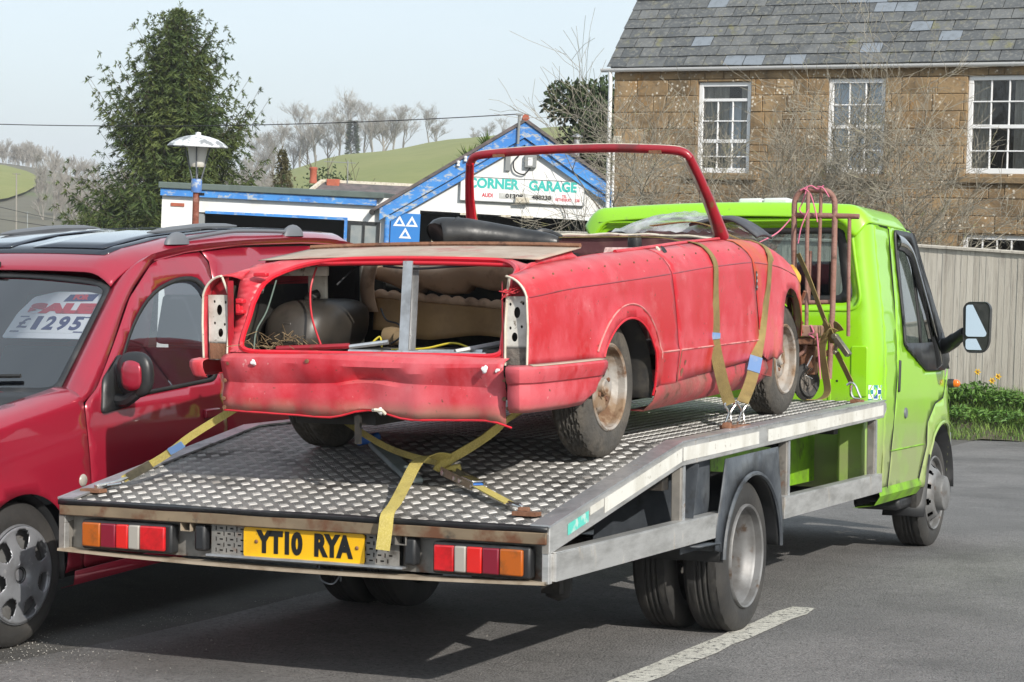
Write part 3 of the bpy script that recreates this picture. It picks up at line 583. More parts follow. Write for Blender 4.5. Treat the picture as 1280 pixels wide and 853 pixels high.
def sash(x0, x1, z0, z1, cols, bars, kind):
    # bars: list of z of glazing rows boundaries, from the bottom, with 'thick' flag
    f = MB(); y0, y1 = .05, .13
    f.box(x0, x0+.075, y0, y1, z0, z1); f.box(x1-.075, x1, y0, y1, z0, z1); f.box(x0+.075, x1-.075, y0+.002, y1, z1-.075, z1); f.box(x0+.075, x1-.075, y0+.002, y1, z0, z0+.085)
    gx0, gx1 = x0+.075, x1-.075; zs = [z0+.085] + [b[0] for b in bars] + [z1-.075]
    for z, th in bars: f.box(gx0, gx1, y0+.006, y1-.01, z-th/2, z+th/2)
    cw = (gx1-gx0)/cols
    for k in range(1, cols): f.box(gx0+cw*k-.011, gx0+cw*k+.011, y0+.012, y1-.02, z0+.08, zs[-2] if kind == 'vent' else z1-.07)
    w = f.build("window", M['upvc'], hs, smooth=0, bevel=.004, seg=1)
    for r_ in range(len(zs)-1):
        cc = 1 if (kind == 'vent' and r_ == len(zs)-2) else cols
        for k in range(cc):
            cw2 = (gx1-gx0)/cc; a = random.uniform(-.004, .004); b_ = random.uniform(-.004, .004); g = MB(); yy = .094
            g.add([(gx0+cw2*k, yy, zs[r_]), (gx0+cw2*(k+1), yy+a, zs[r_]), (gx0+cw2*(k+1), yy+a+b_, zs[r_+1]), (gx0+cw2*k, yy+b_, zs[r_+1])], [(0, 1, 2, 3)])
            g.build("pane", M['glass_house'], w, smooth=0)
    def drape(a, b_, m, amp=.02, y=.16, zz=(z0, z1)):
        c = MB(); n = max(6, int((b_-a)/.03)); c.grid([[(a+(b_-a)*i/n, y+amp*math.sin(i*1.7)+.006*math.sin(i*5), z) for i in range(n+1)] for z in (zz[0]-.05, zz[1]+.05)]); c.build("curtain", m, w)
    if kind == 'blind': drape(x0, x0+.62, M['blind'], .012); drape(x0+.66, x1, M['blind'], .02)
    elif kind == 'side': drape(x0, x0+.36, M['curtain']); drape(x0+.72, x1+.0, M['curtain'])
    elif kind == 'vent': drape(x0, x0+.52, M['curtain'], .02); drape(x0+.74, x1, M['curtain'], .02); drape(x0+.5, x0+.76, M['blind'], .015, .20, (z0, 3.66))
    return w
sash(1.59, 2.555, 2.483, 4.018, 3, [(2.76, .022), (3.02, .06), (3.36, .022), (3.715, .05)], 'vent')
sash(3.92, 4.895, 2.50, 4.05, 3, [(2.88, .022), (3.262, .06), (3.62, .022)], 'blind')
sash(6.255, 7.56, 2.52, 4.07, 4, [(2.88, .022), (3.266, .06), (3.66, .022)], 'side')
sash(6.253, 7.80, .15, 1.552, 6, [(.5, .022), (.85, .06), (1.18, .022)], 'none')
for a, b_ in ((1.42, 2.72), (3.76, 5.06), (6.09, 7.75)):
    s_ = MB(); s_.box(a, b_, -.07, .12, 2.365, 2.467); s_.build("window_sill", M['sillstone'], hs, bevel=.012)
# gutter, brackets, downpipe
g = MB(); prof = arc(0, 0, .062, .062, 180, 360, 8)
g.grid([[(x, -.085+p[0], 4.262+p[1]) for p in prof + [(p[0]*.88, p[1]*.88) for p in reversed(prof)]] for x in np.linspace(-.21, HX, 20)], True); g.build("gutter", M['upvc'], hs)
g = MB(); g.add([(-.211, -.085+p[0], 4.262+p[1]) for p in prof], [tuple(range(len(prof)))]); g.build("gutter_end", M['upvc'], hs)
for x in list(np.arange(.1, HX, .86)) + [4.02, 5.05]:
    b = MB(); b.grid([[(xx, -.085+p[0]*1.1, 4.262+p[1]*1.1) for p in prof] for xx in (x-.018, x+.018)]); b.box(x-.018, x+.018, -.03, .03, 4.25, 4.275); b.build("gutter_bracket", M['upvc'], hs)
p = MB(); p.tube([(-.045, -.085, 4.22), (-.045, -.075, 4.12), (-.045, -.06, 4.0), (-.045, -.06, -1.7)], .036, 10); p.build("downpipe", M['upvc'], hs)
p = MB(); p.tube([(.045, -.045, 2.95), (.045, -.045, -1.7)], .022, 8); p.build("waste_pipe", M['upvc'], hs)
p = MB(); p.box(.04, .19, -.09, .0, 2.96, 3.10); p.build("alarm_box", M['cream'], hs, bevel=.01)
# roof: deck and slates
pit = math.atan(1.123); cs, sn = math.cos(pit), math.sin(pit)
def rp(x, d, h=0): return (x, -.10 + d*cs - h*sn, 4.275 + d*sn + h*cs)
r = MB(); r.add([rp(-.06, .05, -.02), rp(HX+.1, .05, -.02), rp(HX+.1, 5.15, -.02), rp(-.06, 5.15, -.02)], [(0, 1, 2, 3)])
yb = rp(0, 5.15)[1]*2
r.add([(x, yb-rp(x, d)[1], rp(x, d)[2]) for x, d in ((-.06, .05), (HX+.1, .05), (HX+.1, 5.15), (-.06, 5.15))], [(3, 2, 1, 0)]); r.build("roof", M['slate'], hs, smooth=0, solid=.05)
def slate_geo(mb, x, d, wd, j=0):
    x0, x1 = x+random.uniform(.002, .009), x+wd-random.uniform(.002, .009); L = .34; t0 = .006; a = random.uniform(-.007, .007)
    lo = .022+j*1.6; hi = .004
    vs = [rp(x0, d+a, lo-.008), rp(x1, d-a, lo-.008), rp(x1, d+L, hi-.008), rp(x0, d+L, hi-.008), rp(x0, d+a, lo), rp(x1, d-a, lo), rp(x1, d+L, hi), rp(x0, d+L, hi)]
    mb.add(vs, [(0,3,2,1),(4,5,6,7),(0,1,5,4),(1,2,6,5),(2,3,7,6),(3,0,4,7)])
pale = {(6, 11), (6, 12), (5, 13), (5, 14), (3, 15), (1, 13), (0, 6), (0, 7), (2, 16), (6, 4), (7, 9), (7, 15), (6, 17), (0, 9), (2, 4)}
rest = MB()
for rI in range(21):
    x = -.10 - (.18 if rI % 2 else 0); k = 0
    while x < HX+.1:
        wd = .361; xa = max(x, -.10); ww = x+wd-xa
        if ww > .05:
            if rI < 9 and x < 8.0:
                mb = MB(); slate_geo(mb, xa, rI*.240, ww, random.uniform(0, .007)); mb.build("slate", M['slate_new'] if (rI, k) in pale else M['slate'], hs, smooth=0)
            else: slate_geo(rest, xa, rI*.240, ww, random.uniform(0, .004))
        x += wd; k += 1
o = rest.build("slates", M['slate'], hs, smooth=0); o['kind'] = 'stuff'

# ------------------------------------------------------------------ garage with gable and flat-roofed workshop
GL = ((-20.13, 37.78, -.454), (0, .027, rad(25.6)))
ga = empty("gabled_garage", "white painted garage with blue bargeboards and a wide dark doorway", "garage", *GL); ga.scale = (1.25,)*3
gw = MB(); panel([(0, -2.4), (.575, -2.4), (.575, 1.74), (3.95, 1.70), (3.95, -2.4), (5.25, -2.4), (5.25, 1.72), (2.60, 3.50), (0, 1.72)], lambda u, v: (u, 0, v), (), .9, gw)
gw.build("wall", M['render'], ga, smooth=0, solid=.22, soff=-1)
gw = MB(); gw.box(-.01, .2, .24, 8.6, -2.4, 1.72); gw.box(5.05, 5.25, .24, 8.6, -2.4, 1.72); gw.box(.2, 5.05, 8.4, 8.6, -2.4, 1.7); gw.build("side_wall", M['render'], ga, smooth=0)
gi = MB(); gi.box(.22, 5.03, 3.0, 3.1, -2.3, 1.68); gi.box(.22, 5.03, .3, 8.3, -2.2, -2.1); gi.build("interior", M['room'], ga, smooth=0)
for sgn in (-1, 1):
    X = lambda u: 2.60 + sgn*u
    b = MB(); b.prism([(X(0), 3.60), (X(2.83), 1.745), (X(2.83), 1.50), (X(0), 3.29)], 'y', -.16, -.12); b.build("bargeboard", M['blue_board'], ga, smooth=0, bevel=.006)
    b = MB(); b.prism([(X(0), 3.27), (X(2.70), 1.56), (X(2.70), 1.44), (X(0), 3.15)], 'y', -.11, -.05); b.build("barge_moulding", M['blue_board'], ga, smooth=0)
    b = MB(); b.prism([(X(0), 3.68), (X(2.98), 1.73), (X(2.98), 1.655), (X(0), 3.605)], 'y', -.20, 8.8); b.build("roof", M['roof_tile'], ga, smooth=0)
    b = MB(); b.tube([(X(2.98), -.22, 1.66), (X(2.98), 8.8, 1.66)], .055, 8); b.build("gutter", M['black'], ga)
b = MB(); b.lathe([(.0, 0), (.08, 0), (.07, .04), (.04, .07), (0, .08)], 12, (2.6, -.12, 3.66), 'z'); b.tube([(2.6, -.2, 3.69), (2.6, 8.8, 3.69)], .07, 8); b.build("ridge_tile", M['terracotta'], ga)
b = MB(); b.tube([(-.07, -.10, 1.62), (-.07, -.10, -2.3)], .055, 10); b.build("downpipe", M['blue_board'], ga)
b = MB(); b.tube([(2.47, -.2, 3.15), (2.47, -.2, 3.76)], .028, 8); b.box(2.40, 2.54, -.24, -.16, 3.72, 3.76); b.build("cable_bracket", M['grey_box'], ga)
b = MB()
for x, z in ((1.30, 2.66), (1.44, 2.76)): b = MB(); b.lathe([(.0, 0), (.035, 0), (.035, .03), (.018, .04), (.035, .06), (.035, .10), (0, .11)], 10, (x, -.20, z), 'z'); b.build("insulator", M['upvc'], ga)
b = MB(); b.box(2.62, 2.86, -.10, 0, 2.70, 2.95); b.build("meter_box", M['grey_box'], ga, bevel=.01)
b = MB(); b.box(2.69, 2.78, -.106, -.10, 2.74, 2.90); b.build("meter_label", M['sign_white'], ga)
b = MB(); b.tube(spline([(2.47, -.17, 3.3), (2.60, -.10, 3.3), (2.60, -.05, 3.05)], 6) , .014, 6); b.tube(spline([(2.52, -.06, 2.95), (2.40, -.07, 2.8), (2.44, -.07, 2.62), (2.62, -.06, 2.56), (2.74, -.05, 2.70)], 6), .016, 6); b.tube(spline([(2.9, -.06, 2.9), (3.0, -.06, 3.1), (2.86, -.07, 3.3), (2.7, -.08, 3.35)], 6), .010, 6)
b.tube(spline([(3.3, -.06, 1.96), (3.4, -.07, 1.98), (3.47, -.06, 1.85), (3.5, -.05, 1.72)], 5), .010, 6); b.build("wiring", M['wire'], ga)
b = MB(); b.box(2.24, 2.34, -.06, 0, 2.62, 2.95); b.build("conduit", M['grey_box'], ga)
b = MB(); b.box(2.47, 2.75, -.16, -.02, 1.985, 2.10); b.build("floodlight", M['cream'], ga, bevel=.012)
b = MB(); b.tube([(3.70, 1.2, 2.6), (3.70, 1.2, 3.35)], .07, 12); b.lathe([(.0, .14), (.12, .08), (.12, .06), (0, .06)], 12, (3.70, 1.2, 3.34), 'z'); b.build("flue", M['galv'], ga)
for x0, x1 in ((1.38, 1.72), (2.2, 2.4), (2.62, 2.85)): b = MB(); b.box(x0, x1, -.03, .0, 1.69, 1.735); b.build("flaking_edge", M['cream'], ga)
sg = empty("garage_sign", "long white sign with teal CORNER GARAGE lettering on the gable", "sign", *GL); sg.scale = (1.25,)*3
b = MB(); b.box(1.372, 3.84, -.075, -.004, 1.995, 2.455); b.build("board", M['sign_face'], sg)
b = MB(); b.box(1.362, 3.85, -.083, -.006, 2.455, 2.470); b.box(1.362, 3.85, -.083, -.006, 1.98, 1.995); b.box(1.357, 1.372, -.083, -.006, 1.98, 2.470); b.box(3.84, 3.855, -.083, -.006, 1.98, 2.470); b.build("frame", M['grey_box'], sg)
def fit(txt, h, x0, x1, y, z, m, parent, off=0.0, space=1.0):
    t = text(txt, h/.70, ((x0+x1)/2, y, z), (PI/2, 0, 0), m, parent, off=off, space=space); bpy.context.view_layer.update()
    wd = max(v[0] for v in t.bound_box) - min(v[0] for v in t.bound_box); t.scale.x = (x1-x0)/wd; return t
fit("CORNER", .185, 1.50, 2.53, -.077, 2.335, M['teal_letter'], sg, .012); fit("GARAGE", .185, 2.73, 3.69, -.077, 2.335, M['teal_letter'], sg, .012)
fit("AUDI", .075, 1.80, 2.02, -.077, 2.105, M['sign_red'], sg, .004)
b = MB(); b.box(2.14, 3.22, -.0785, -.0752, 2.055, 2.165); b.build("number_patch", M['tel_patch'], sg)
fit("01308", .08, 2.27, 2.62, -.080, 2.11, M['char'], sg, .004); fit("488238", .08, 2.80, 3.19, -.080, 2.108, M['char'], sg, .004)
fit("TEL", .05, 3.40, 3.50, -.077, 2.155, M['sign_red'], sg, .002); fit("NETHERBURY", .058, 3.27, 3.60, -.077, 2.085, M['sign_red'], sg, .002); fit("338", .058, 3.66, 3.76, -.077, 2.083, M['sign_red'], sg, .002)
mo = empty("test_station_sign", "blue sign with three white triangles on the garage corner", "sign", *GL); mo.scale = (1.25,)*3
b = MB(); b.box(.0, .59, -.075, -.03, .95, 1.665); b.build("panel", M['mot_blue'], mo, bevel=.004)
b = MB()
for cx, cz in ((.175, 1.475), (.425, 1.475), (.30, 1.235)):
    o3 = [(cx-.125, cz-.07), (cx+.125, cz-.07), (cx, cz+.145)]; i3 = [(cx-.06, cz-.033), (cx+.06, cz-.033), (cx, cz+.07)]
    vs = [(x, y, z) for y in (-.079, -.0745) for lp in (o3, i3) for x, z in lp]
    fs = []
    for k in range(3):
        q = (k+1) % 3; fs += [(k, q, 3+q, 3+k), (6+k, 9+k, 9+q, 6+q), (k, 6+k, 6+q, q), (3+k, 3+q, 9+q, 9+k)]
    b.add(vs, fs)
b.build("triangle_emblem", M['sign_white'], mo, smooth=0)
fs_ = empty("flat_roofed_workshop", "low white workshop with flat roof, blue fascia and open doorway", "workshop", *GL); fs_.scale = (1.25,)*3
b = MB(); panel([(-4.6, -2.4), (-3.98, -2.4), (-3.98, 1.49), (-.21, 1.46), (-.21, -2.4), (-.012, -2.4), (-.012, 1.95), (-4.6, 1.95)], lambda u, v: (u, .02, v), (), .9, b); b.build("wall", M['render'], fs_, smooth=0, solid=.2, soff=-1)
b = MB(); b.box(-4.6, -4.4, .24, 6, -2.4, 1.9); b.build("side_wall", M['render'], fs_, smooth=0)
b = MB(); b.box(-4.62, -.30, -.09, .0, 1.79, 1.93); b.build("fascia_board", M['blue_board'], fs_, smooth=0)
b = MB(); b.box(-4.66, -.16, -.14, 6.1, 1.935, 2.06); b.build("roof_edge", M['felt'], fs_, smooth=0, bevel=.015)
b = MB(); b.box(-3.72, -.87, -.03, .06, 1.47, 1.525); b.box(-.93, -.87, -.03, .06, -2.3, 1.468); b.build("door_frame", M['blue_board'], fs_, smooth=0)
b = MB(); b.box(-3.97, -3.735, .03, .10, -2.3, 1.46); b.build("window", M['grey_box'], fs_, smooth=0); pn = b
b = MB(); b.box(-.865, -.215, -.01, .05, 1.40, 1.455); b.box(-.865, -.80, -.01, .05, -2.3, 1.398); b.box(-.565, -.515, -.01, .05, -2.3, 1.398); b.box(-.28, -.215, -.01, .05, -2.3, 1.398); wf = b.build("window", M['plastic'], fs_, smooth=0)
for x0, x1 in ((-.80, -.565), (-.515, -.28)):
    b = MB(); b.box(x0, x1, .02, .03, -2.3, 1.40); b.build("pane", mat("dusty_pane", (.22, .25, .26), .25, layers=[dict(col=(.32, .33, .32), scale=3, lo=.4, hi=.7)]), wf, smooth=0)
b = MB(); b.box(-4.38, -.2, 3.0, 3.1, -2.3, 1.9); b.box(-4.38, -.2, .3, 5.9, -2.35, -2.25); b.build("interior", M['room'], fs_, smooth=0)
b = MB(); b.box(-4.42, -4.15, -.004, .03, 1.585, 1.65); b.build("bare_brick_patch", M['terracotta'], fs_, smooth=0)

# hipped slate roof house behind the workshop
hb = empty("hipped_roof_house", "house with low hipped slate roof and red chimney pot behind the workshop", "house", at(450, 75, -.454), (0, 0, rad(24.9))); hb.scale = (1.25,)*3
b = MB(); b.box(-3.0, 8, .0, 7, -2.3, 1.1); b.build("wall", M['render'], hb, smooth=0)
b = MB(); b.add([(-2.95, -.4, 1.0), (8.3, -.4, 1.0), (8.3, 7.4, 1.0), (-2.95, 7.4, 1.0), (-1.55, 3.5, 2.52), (6.9, 3.5, 2.30)], [(0, 1, 5, 4), (1, 2, 5), (2, 3, 4, 5), (3, 0, 4)]); b.build("roof", M['roof_tile'], hb, smooth=0)
b = MB(); b.beam((-2.95, -.4, 1.02), (-1.55, 3.5, 2.55), .12, .08); b.beam((-1.55, 3.5, 2.54), (6.9, 3.5, 2.32), .14, .09); b.build("ridge_tile", M['cream'], hb, smooth=0)
b = MB(); b.lathe([(.12, 2.45), (.13, 2.52), (.11, 2.56), (.11, 2.87), (.135, 2.90), (.135, 2.95), (.09, 2.97)], 12, (-1.85, 3.5, 0), 'z'); b.build("chimney_pot", M['terracotta'], hb)
b = MB(); b.box(-1.40, -1.0, 3.2, 3.8, 2.2, 2.60); b.build("chimney", M['terracotta'], hb, bevel=.02)
b = MB(); b.tube([(-.75, 3.4, 2.3), (-.75, 3.4, 3.2)], .018, 6); b.tube([(-1.5, 3.4, 3.15), (-.5, 3.4, 3.12)], .012, 5); b.build("aerial", M['grey_box'], hb)

# ------------------------------------------------------------------ lamp post
lp = empty("lamp_post", "old lamp post with white domed hood and rusty red column", "lamp post", (-7.575, 10.53, 0), (0, rad(1.4), 0))
b = MB(); b.lathe([(.30, 2.352), (.302, 2.362), (.27, 2.395), (.20, 2.435), (.11, 2.462), (.03, 2.475), (.028, 2.50), (.0, 2.505)], 32, (0, 0, 0), 'z'); b.build("hood", M['lamp_white'], lp, solid=.006)
b = MB(); b.lathe([(.100, 2.35), (.072, 2.165), (.068, 2.155), (0, 2.15)], 20, (0, 0, 0), 'z'); b.build("lantern", M['opal'], lp)
for k in range(4):
    a = k*PI/2 + .5; b = MB(); b.tube([(.126*math.cos(a), .126*math.sin(a), 2.36), (.045*math.cos(a), .045*math.sin(a), 2.03)], .007, 6); b.build("stay", M['grey_plastic'], lp)
b = MB(); b.lathe([(0, 1.895), (.05, 1.90), (.055, 1.93), (.055, 2.02), (.047, 2.035), (0, 2.04)], 16, (0, 0, 0), 'z'); b.build("collar", M['blue_worn'], lp)
b = MB(); b.lathe([(.033, 1.90), (.034, 1.6), (.036, 1.0), (.05, .9), (.055, .0), (.06, -1.0)], 14, (0, 0, 0), 'z'); b.build("column", M['post_rust'], lp)
b = MB(); b.box(.05, .085, -.02, .02, 1.87, 1.90); b.build("fixing_clip", M['black'], lp)

# ------------------------------------------------------------------ overhead cable and bird
def sag(a, b, s, n=24): return [Vector(a).lerp(Vector(b), i/n) - Vector((0, 0, s*4*(i/n)*(1-i/n))) for i in range(n+1)]
gm = Matrix.Translation(GL[0]) @ Euler(GL[1]).to_matrix().to_4x4() @ Matrix.Scale(1.25, 4); br = gm @ Vector((2.47, -.2, 3.75))
b = MB(); b.tube(sag(br, at(-700, 58, 4.9), .75), .013, 6); tag(b.build("overhead_cable", M['wire']), "black overhead cable running from the garage gable across the spruce", "cable")
b = MB(); b.tube(sag(gm @ Vector((2.9, -.14, 3.38)), gm @ Vector((5.4, -2.0, 2.5)), .1, 10), .008, 5); tag(b.build("service_cable", M['wire']), "thin service cable between the garage gable and the stone house", "cable")
for q, (z0, z1, p1_) in enumerate(((3.2, .2, 90), (2.0, -.4, 130))):
    b = MB(); b.tube(sag(at(-200, 90, z0), at(p1_, 130, z1), .2, 10), .018, 5); tag(b.build("service_cable", M['wire']), ("upper", "lower")[q]+" thin drooping cable in the left valley beside the utility pole", "cable")
bd = empty("bird", "small dark bird flying in the sky left of the spruce", "bird", at(110, 60, 5.43), (0, .2, 2.2))
b = MB(); b.lathe([(0, -.07), (.014, -.055), (.022, -.02), (.020, .02), (.013, .05), (.010, .065), (.004, .08), (0, .082)], 8, (0, 0, 0), 'x'); b.add([(-.06, 0, 0), (-.11, .02, .004), (-.11, -.02, .004)], [(0, 1, 2)]); b.build("body", M['black'], bd)
for s_ in (-1, 1):
    b = MB(); b.add([(.03, s_*.012, .01), (.02, s_*.07, .045), (-.02, s_*.12, .05), (-.02, s_*.06, .03), (-.025, s_*.012, .008)], [(0, 1, 2, 3), (0, 3, 4)]); b.build("wing", M['black'], bd, smooth=0, solid=.003)
# ------------------------------------------------------------------ vegetation
def branch_tree(mb, base, height, r0, levels, spread, seed, kids=(3, 5), curl=.25, minr=.004, sides=(7, 6, 5, 4, 3, 3), upw=.25, ratio=.62, trunk_frac=.35, lean=(0, 0)):
    R = random.Random(seed)
    def grow(p, d, L, r, lv):
        n = 4 if lv < 2 else 3; path = [p]; rs = [r]; q = p.copy(); dd = d.copy()
        for i in range(n):
            dd = (dd + Vector((R.gauss(0, curl), R.gauss(0, curl), R.gauss(upw*.3, curl*.7)))*.6).normalized(); q = q + dd*(L/n); path.append(q.copy()); rs.append(max(minr, r*(1-.6*(i+1)/n)))
        mb.tube(path, rs, sides[min(lv, len(sides)-1)], caps=False)
        if lv >= levels: return
        k = R.randint(*kids) + (1 if lv >= 2 else 0)
        for j in range(k):
            t = R.uniform(trunk_frac if lv == 0 else .25, 1.0); i = min(n-1, int(t*n)); f = t*n-i
            pp = path[i].lerp(path[i+1], f); base_d = (path[i+1]-path[i]).normalized()
            ax = Vector((R.gauss(0, 1), R.gauss(0, 1), R.gauss(0, .5))); ax = (ax - base_d*ax.dot(base_d)).normalized()
            nd = (base_d*math.cos(spread) + ax*math.sin(spread)*R.uniform(.7, 1.2) + Vector((0, 0, upw))).normalized()
            grow(pp, nd, L*ratio*R.uniform(.7, 1.2), max(minr, rs[i]*R.uniform(.5, .7)), lv+1)
    grow(Vector(base), Vector((lean[0], lean[1], 1)).normalized(), height, r0, 0)
def bare_shrub(name, label, pos, h, r, seed, group, stems=3, spread=.85, levels=4, kids=(4, 6)):
    o = empty(name, label, "tree", pos, group=group); R = random.Random(seed); t = MB(); c = MB()
    for s_ in range(stems):
        a = s_*6.28/stems + R.random(); branch_tree(c, (.08*math.cos(a), .08*math.sin(a), h*.28), h*R.uniform(.42, .55), r*.62, levels, spread, seed*13+s_, kids, .30, .003, lean=(.62*math.cos(a), .62*math.sin(a)), upw=.16, ratio=.66, trunk_frac=.15)
    t.tube([(0, 0, -.3), (.02, 0, .2), (0, .02, h*.3)], [r*1.5, r*1.15, r*.95], 9); t.build("trunk", M['bark_grey'], o); c.build("branches", M['bark_grey'], o, smooth=60); return o
SG = "bare trees in front of the stone house"
bare_shrub("bare_tree", "bare lichened tree in front of the left sash window", at(868, 29.3, -1.45), 4.7, .062, 3, SG, 5, .82, 4, (4, 5))
bare_shrub("bare_tree", "bare lichened tree in front of the middle sash window", at(1046, 29.2, -1.45), 4.9, .064, 8, SG, 5, .85, 4, (4, 5))
bare_shrub("bare_tree", "small bare tree beside the white downpipe", at(800, 30.2, -1.5), 3.3, .04, 21, SG, 3, .75, 3, (4, 5))
bare_shrub("bare_tree", "slight bare tree between the middle and right windows", at(1112, 30.0, -1.5), 3.6, .035, 34, SG, 3, .8, 3, (4, 5))
bare_shrub("bare_tree", "thin bare tree right of the left sash window", at(960, 30.4, -1.5), 4.0, .04, 55, SG, 3, .75, 3, (4, 5))

def needles(mb, p, d, L, w, R, droop=.25, n=3):
    for k in range(n):
        a = R.random()*6.28; sd = d.cross(Vector((R.gauss(0, 1), R.gauss(0, 1), R.gauss(0, 1)))).normalized()*w
        q = p + d*L*R.uniform(-.1, .5); e = d*L + Vector((R.gauss(0, .3)*L, R.gauss(0, .3)*L, -droop*L*R.random()))
        mb.add([q-sd*.5, q+e*.45-sd, q+e, q+e*.45+sd], [(0, 1, 2), (0, 2, 3)])
def conifer(name, label, pos, h, rb, m, seed, group=None, whorl=.26, dens=1.0, prof=None, z0=.3):
    o = empty(name, label, "tree", pos, group=group); R = random.Random(seed)
    t = MB(); t.tube([(0, 0, -.4), (0, 0, h*.4), (R.gauss(0, .05), R.gauss(0, .05), h*.97)], [h*.022, h*.015, .012], 8); t.build("trunk", M['bark_dark'], o)
    c = MB(); br = MB(); z = z0
    while z < h:
        f = (z-z0)/(h-z0); Lmax = rb*(prof(f) if prof else (1-f)**.85)
        k = max(4, int((9-4*f)*dens))
        for j in range(k):
            a = R.random()*6.28; L = Lmax*(R.uniform(.55, 1.0) if R.random() < .7 else R.uniform(1.0, 1.22))+.05; d = Vector((math.cos(a), math.sin(a), 0)); el = R.uniform(-.10, .25)+.55*f
            n = max(3, int(L/.16)); pts = []
            for i in range(n+1):
                s = i/n; pts.append(Vector((0, 0, z)) + d*L*s*math.cos(el*.6) + Vector((0, 0, L*(math.sin(el)*s - .34*s*s*(1-f) + (.34+.25*f)*s**4))))
            br.tube(pts[::2] if len(pts) > 4 else pts, [max(.004, .018*(1-f)*(1-.7*i/len(pts[::2] if len(pts) > 4 else pts))) for i in range(len(pts[::2] if len(pts) > 4 else pts))], 3, caps=False)
            for i in range(1, n+1):
                s = i/n
                if dens > 1.3 and f < .93:
                    for sg_ in (-1, 1):
                        sd = (pts[i]-pts[i-1]).normalized().cross(Vector((0, 0, 1))).normalized()*sg_
                        if s < .9: needles(c, pts[i]+sd*R.uniform(.02, .12)*(1-s), (sd*R.uniform(.4, 1)+(pts[i]-pts[i-1]).normalized()*.5+Vector((0, 0, R.uniform(-1.0, -.1)))).normalized(), min(.32, .10+.22*L*(1-s)), .015, R, .5, 6)
                if s < .22: continue
                dv = (pts[i]-pts[i-1]).normalized(); tl = (.34*L*(1-s)+.12*(1-f)+.04)*R.uniform(.7, 1.2); tl = min(tl, .55)
                for sg_ in (-1, 1):
                    sd = dv.cross(Vector((0, 0, 1))).normalized()*sg_; td = (dv*.75 + sd*R.uniform(.5, 1) + Vector((0, 0, R.uniform(-.5, .15)))).normalized(); m_ = max(1, int(tl/.12))
                    for q in range(m_):
                        p = pts[i] + td*tl*q/m_; needles(c, p, td, .075, .0085, R, .35, 8)
                    needles(c, pts[i]+td*tl*.4, (td+Vector((0, 0, -1.3))).normalized(), .10, .010, R, .3, 4)
                needles(c, pts[i], dv, .08, .009, R, .2, 7)
        z += whorl*R.uniform(.7, 1.3)*(1-.35*f)
    for q in range(10): needles(c, Vector((0, 0, h*(.93+.010*q))), Vector((R.gauss(0, .35), R.gauss(0, .35), 1)).normalized(), .11, .010, R, 0, 5)
    br.build("branches", M['bark_dark'], o, smooth=0); c.build("crown", m, o, smooth=0); return o
def sp_prof(f): return lerp([(0, 1.0), (.2, .85), (.42, .68), (.62, .54), (.78, .37), (.90, .18), (.97, .05), (1, .0)], f)*(.93+.10*math.sin(f*24))
o = conifer("spruce_tree", "tall dark spruce with spiky top behind the flat roofed workshop", at(219, 60, -2.9), 8.25, 3.05, M['spruce'], 5, whorl=.14, dens=1.7, prof=sp_prof); o.scale = (1.36, 1.36, 1.25)
conifer("conifer_tree", "small bronze green conifer right of the big spruce", at(349, 64, -2.9), 6.3, 1.15, M['cypress'], 9, whorl=.17)
conifer("conifer_tree", "low dark green conifer at the left foot of the spruce", at(103, 57, -2.9), 4.1, 1.7, M['spruce'], 12, whorl=.2, prof=lambda f: (1-f)**.6)
# dark yew behind the garage
def leaf_tree(name, label, pos, h, rad_, m, seed, n=9000, twigs=True, lw=.05):
    o = empty(name, label, "tree", pos); R = random.Random(seed); t = MB(); branch_tree(t, (0, 0, -.3), h*.6, .14, 3, .6, seed, (4, 6), .2, .012); t.build("trunk", M['bark_dark'], o)
    blobs = [(Vector((R.gauss(0, .45)*rad_, R.gauss(0, .35)*rad_, h*R.uniform(.3, .86))), rad_*R.uniform(.25, .5)) for _ in range(26)]
    c = MB()
    for i in range(n):
        b_, r_ = R.choice(blobs); d = Vector((R.gauss(0, 1), R.gauss(0, 1), R.gauss(0, 1))).normalized(); p = b_ + d*r_*(R.random()**.4); dd = (d + Vector((R.gauss(0, .5), R.gauss(0, .5), R.gauss(.2, .5)))).normalized()
        needles(c, p, dd, R.uniform(.10, .2), lw, R, .2, 1)
    c.build("crown", m, o, smooth=0); return o
leaf_tree("yew_tree", "dark bushy evergreen between the garage gable and the stone house", at(727, 54, -2.9), 8.9, 1.75, M['yew'], 4, 20000)
bare_shrub("bare_tree", "grey twiggy bare tree in front of the dark evergreen", at(748, 37.5, -1.9), 3.3, .05, 71, SG, 3, .6, 4, (3, 4))
leaf_tree("round_bush", "dark green rounded bush behind the hipped slate roof", at(412, 96, -2.6), 6.6, 2.0, M['yew'], 15, 2600, lw=.07)
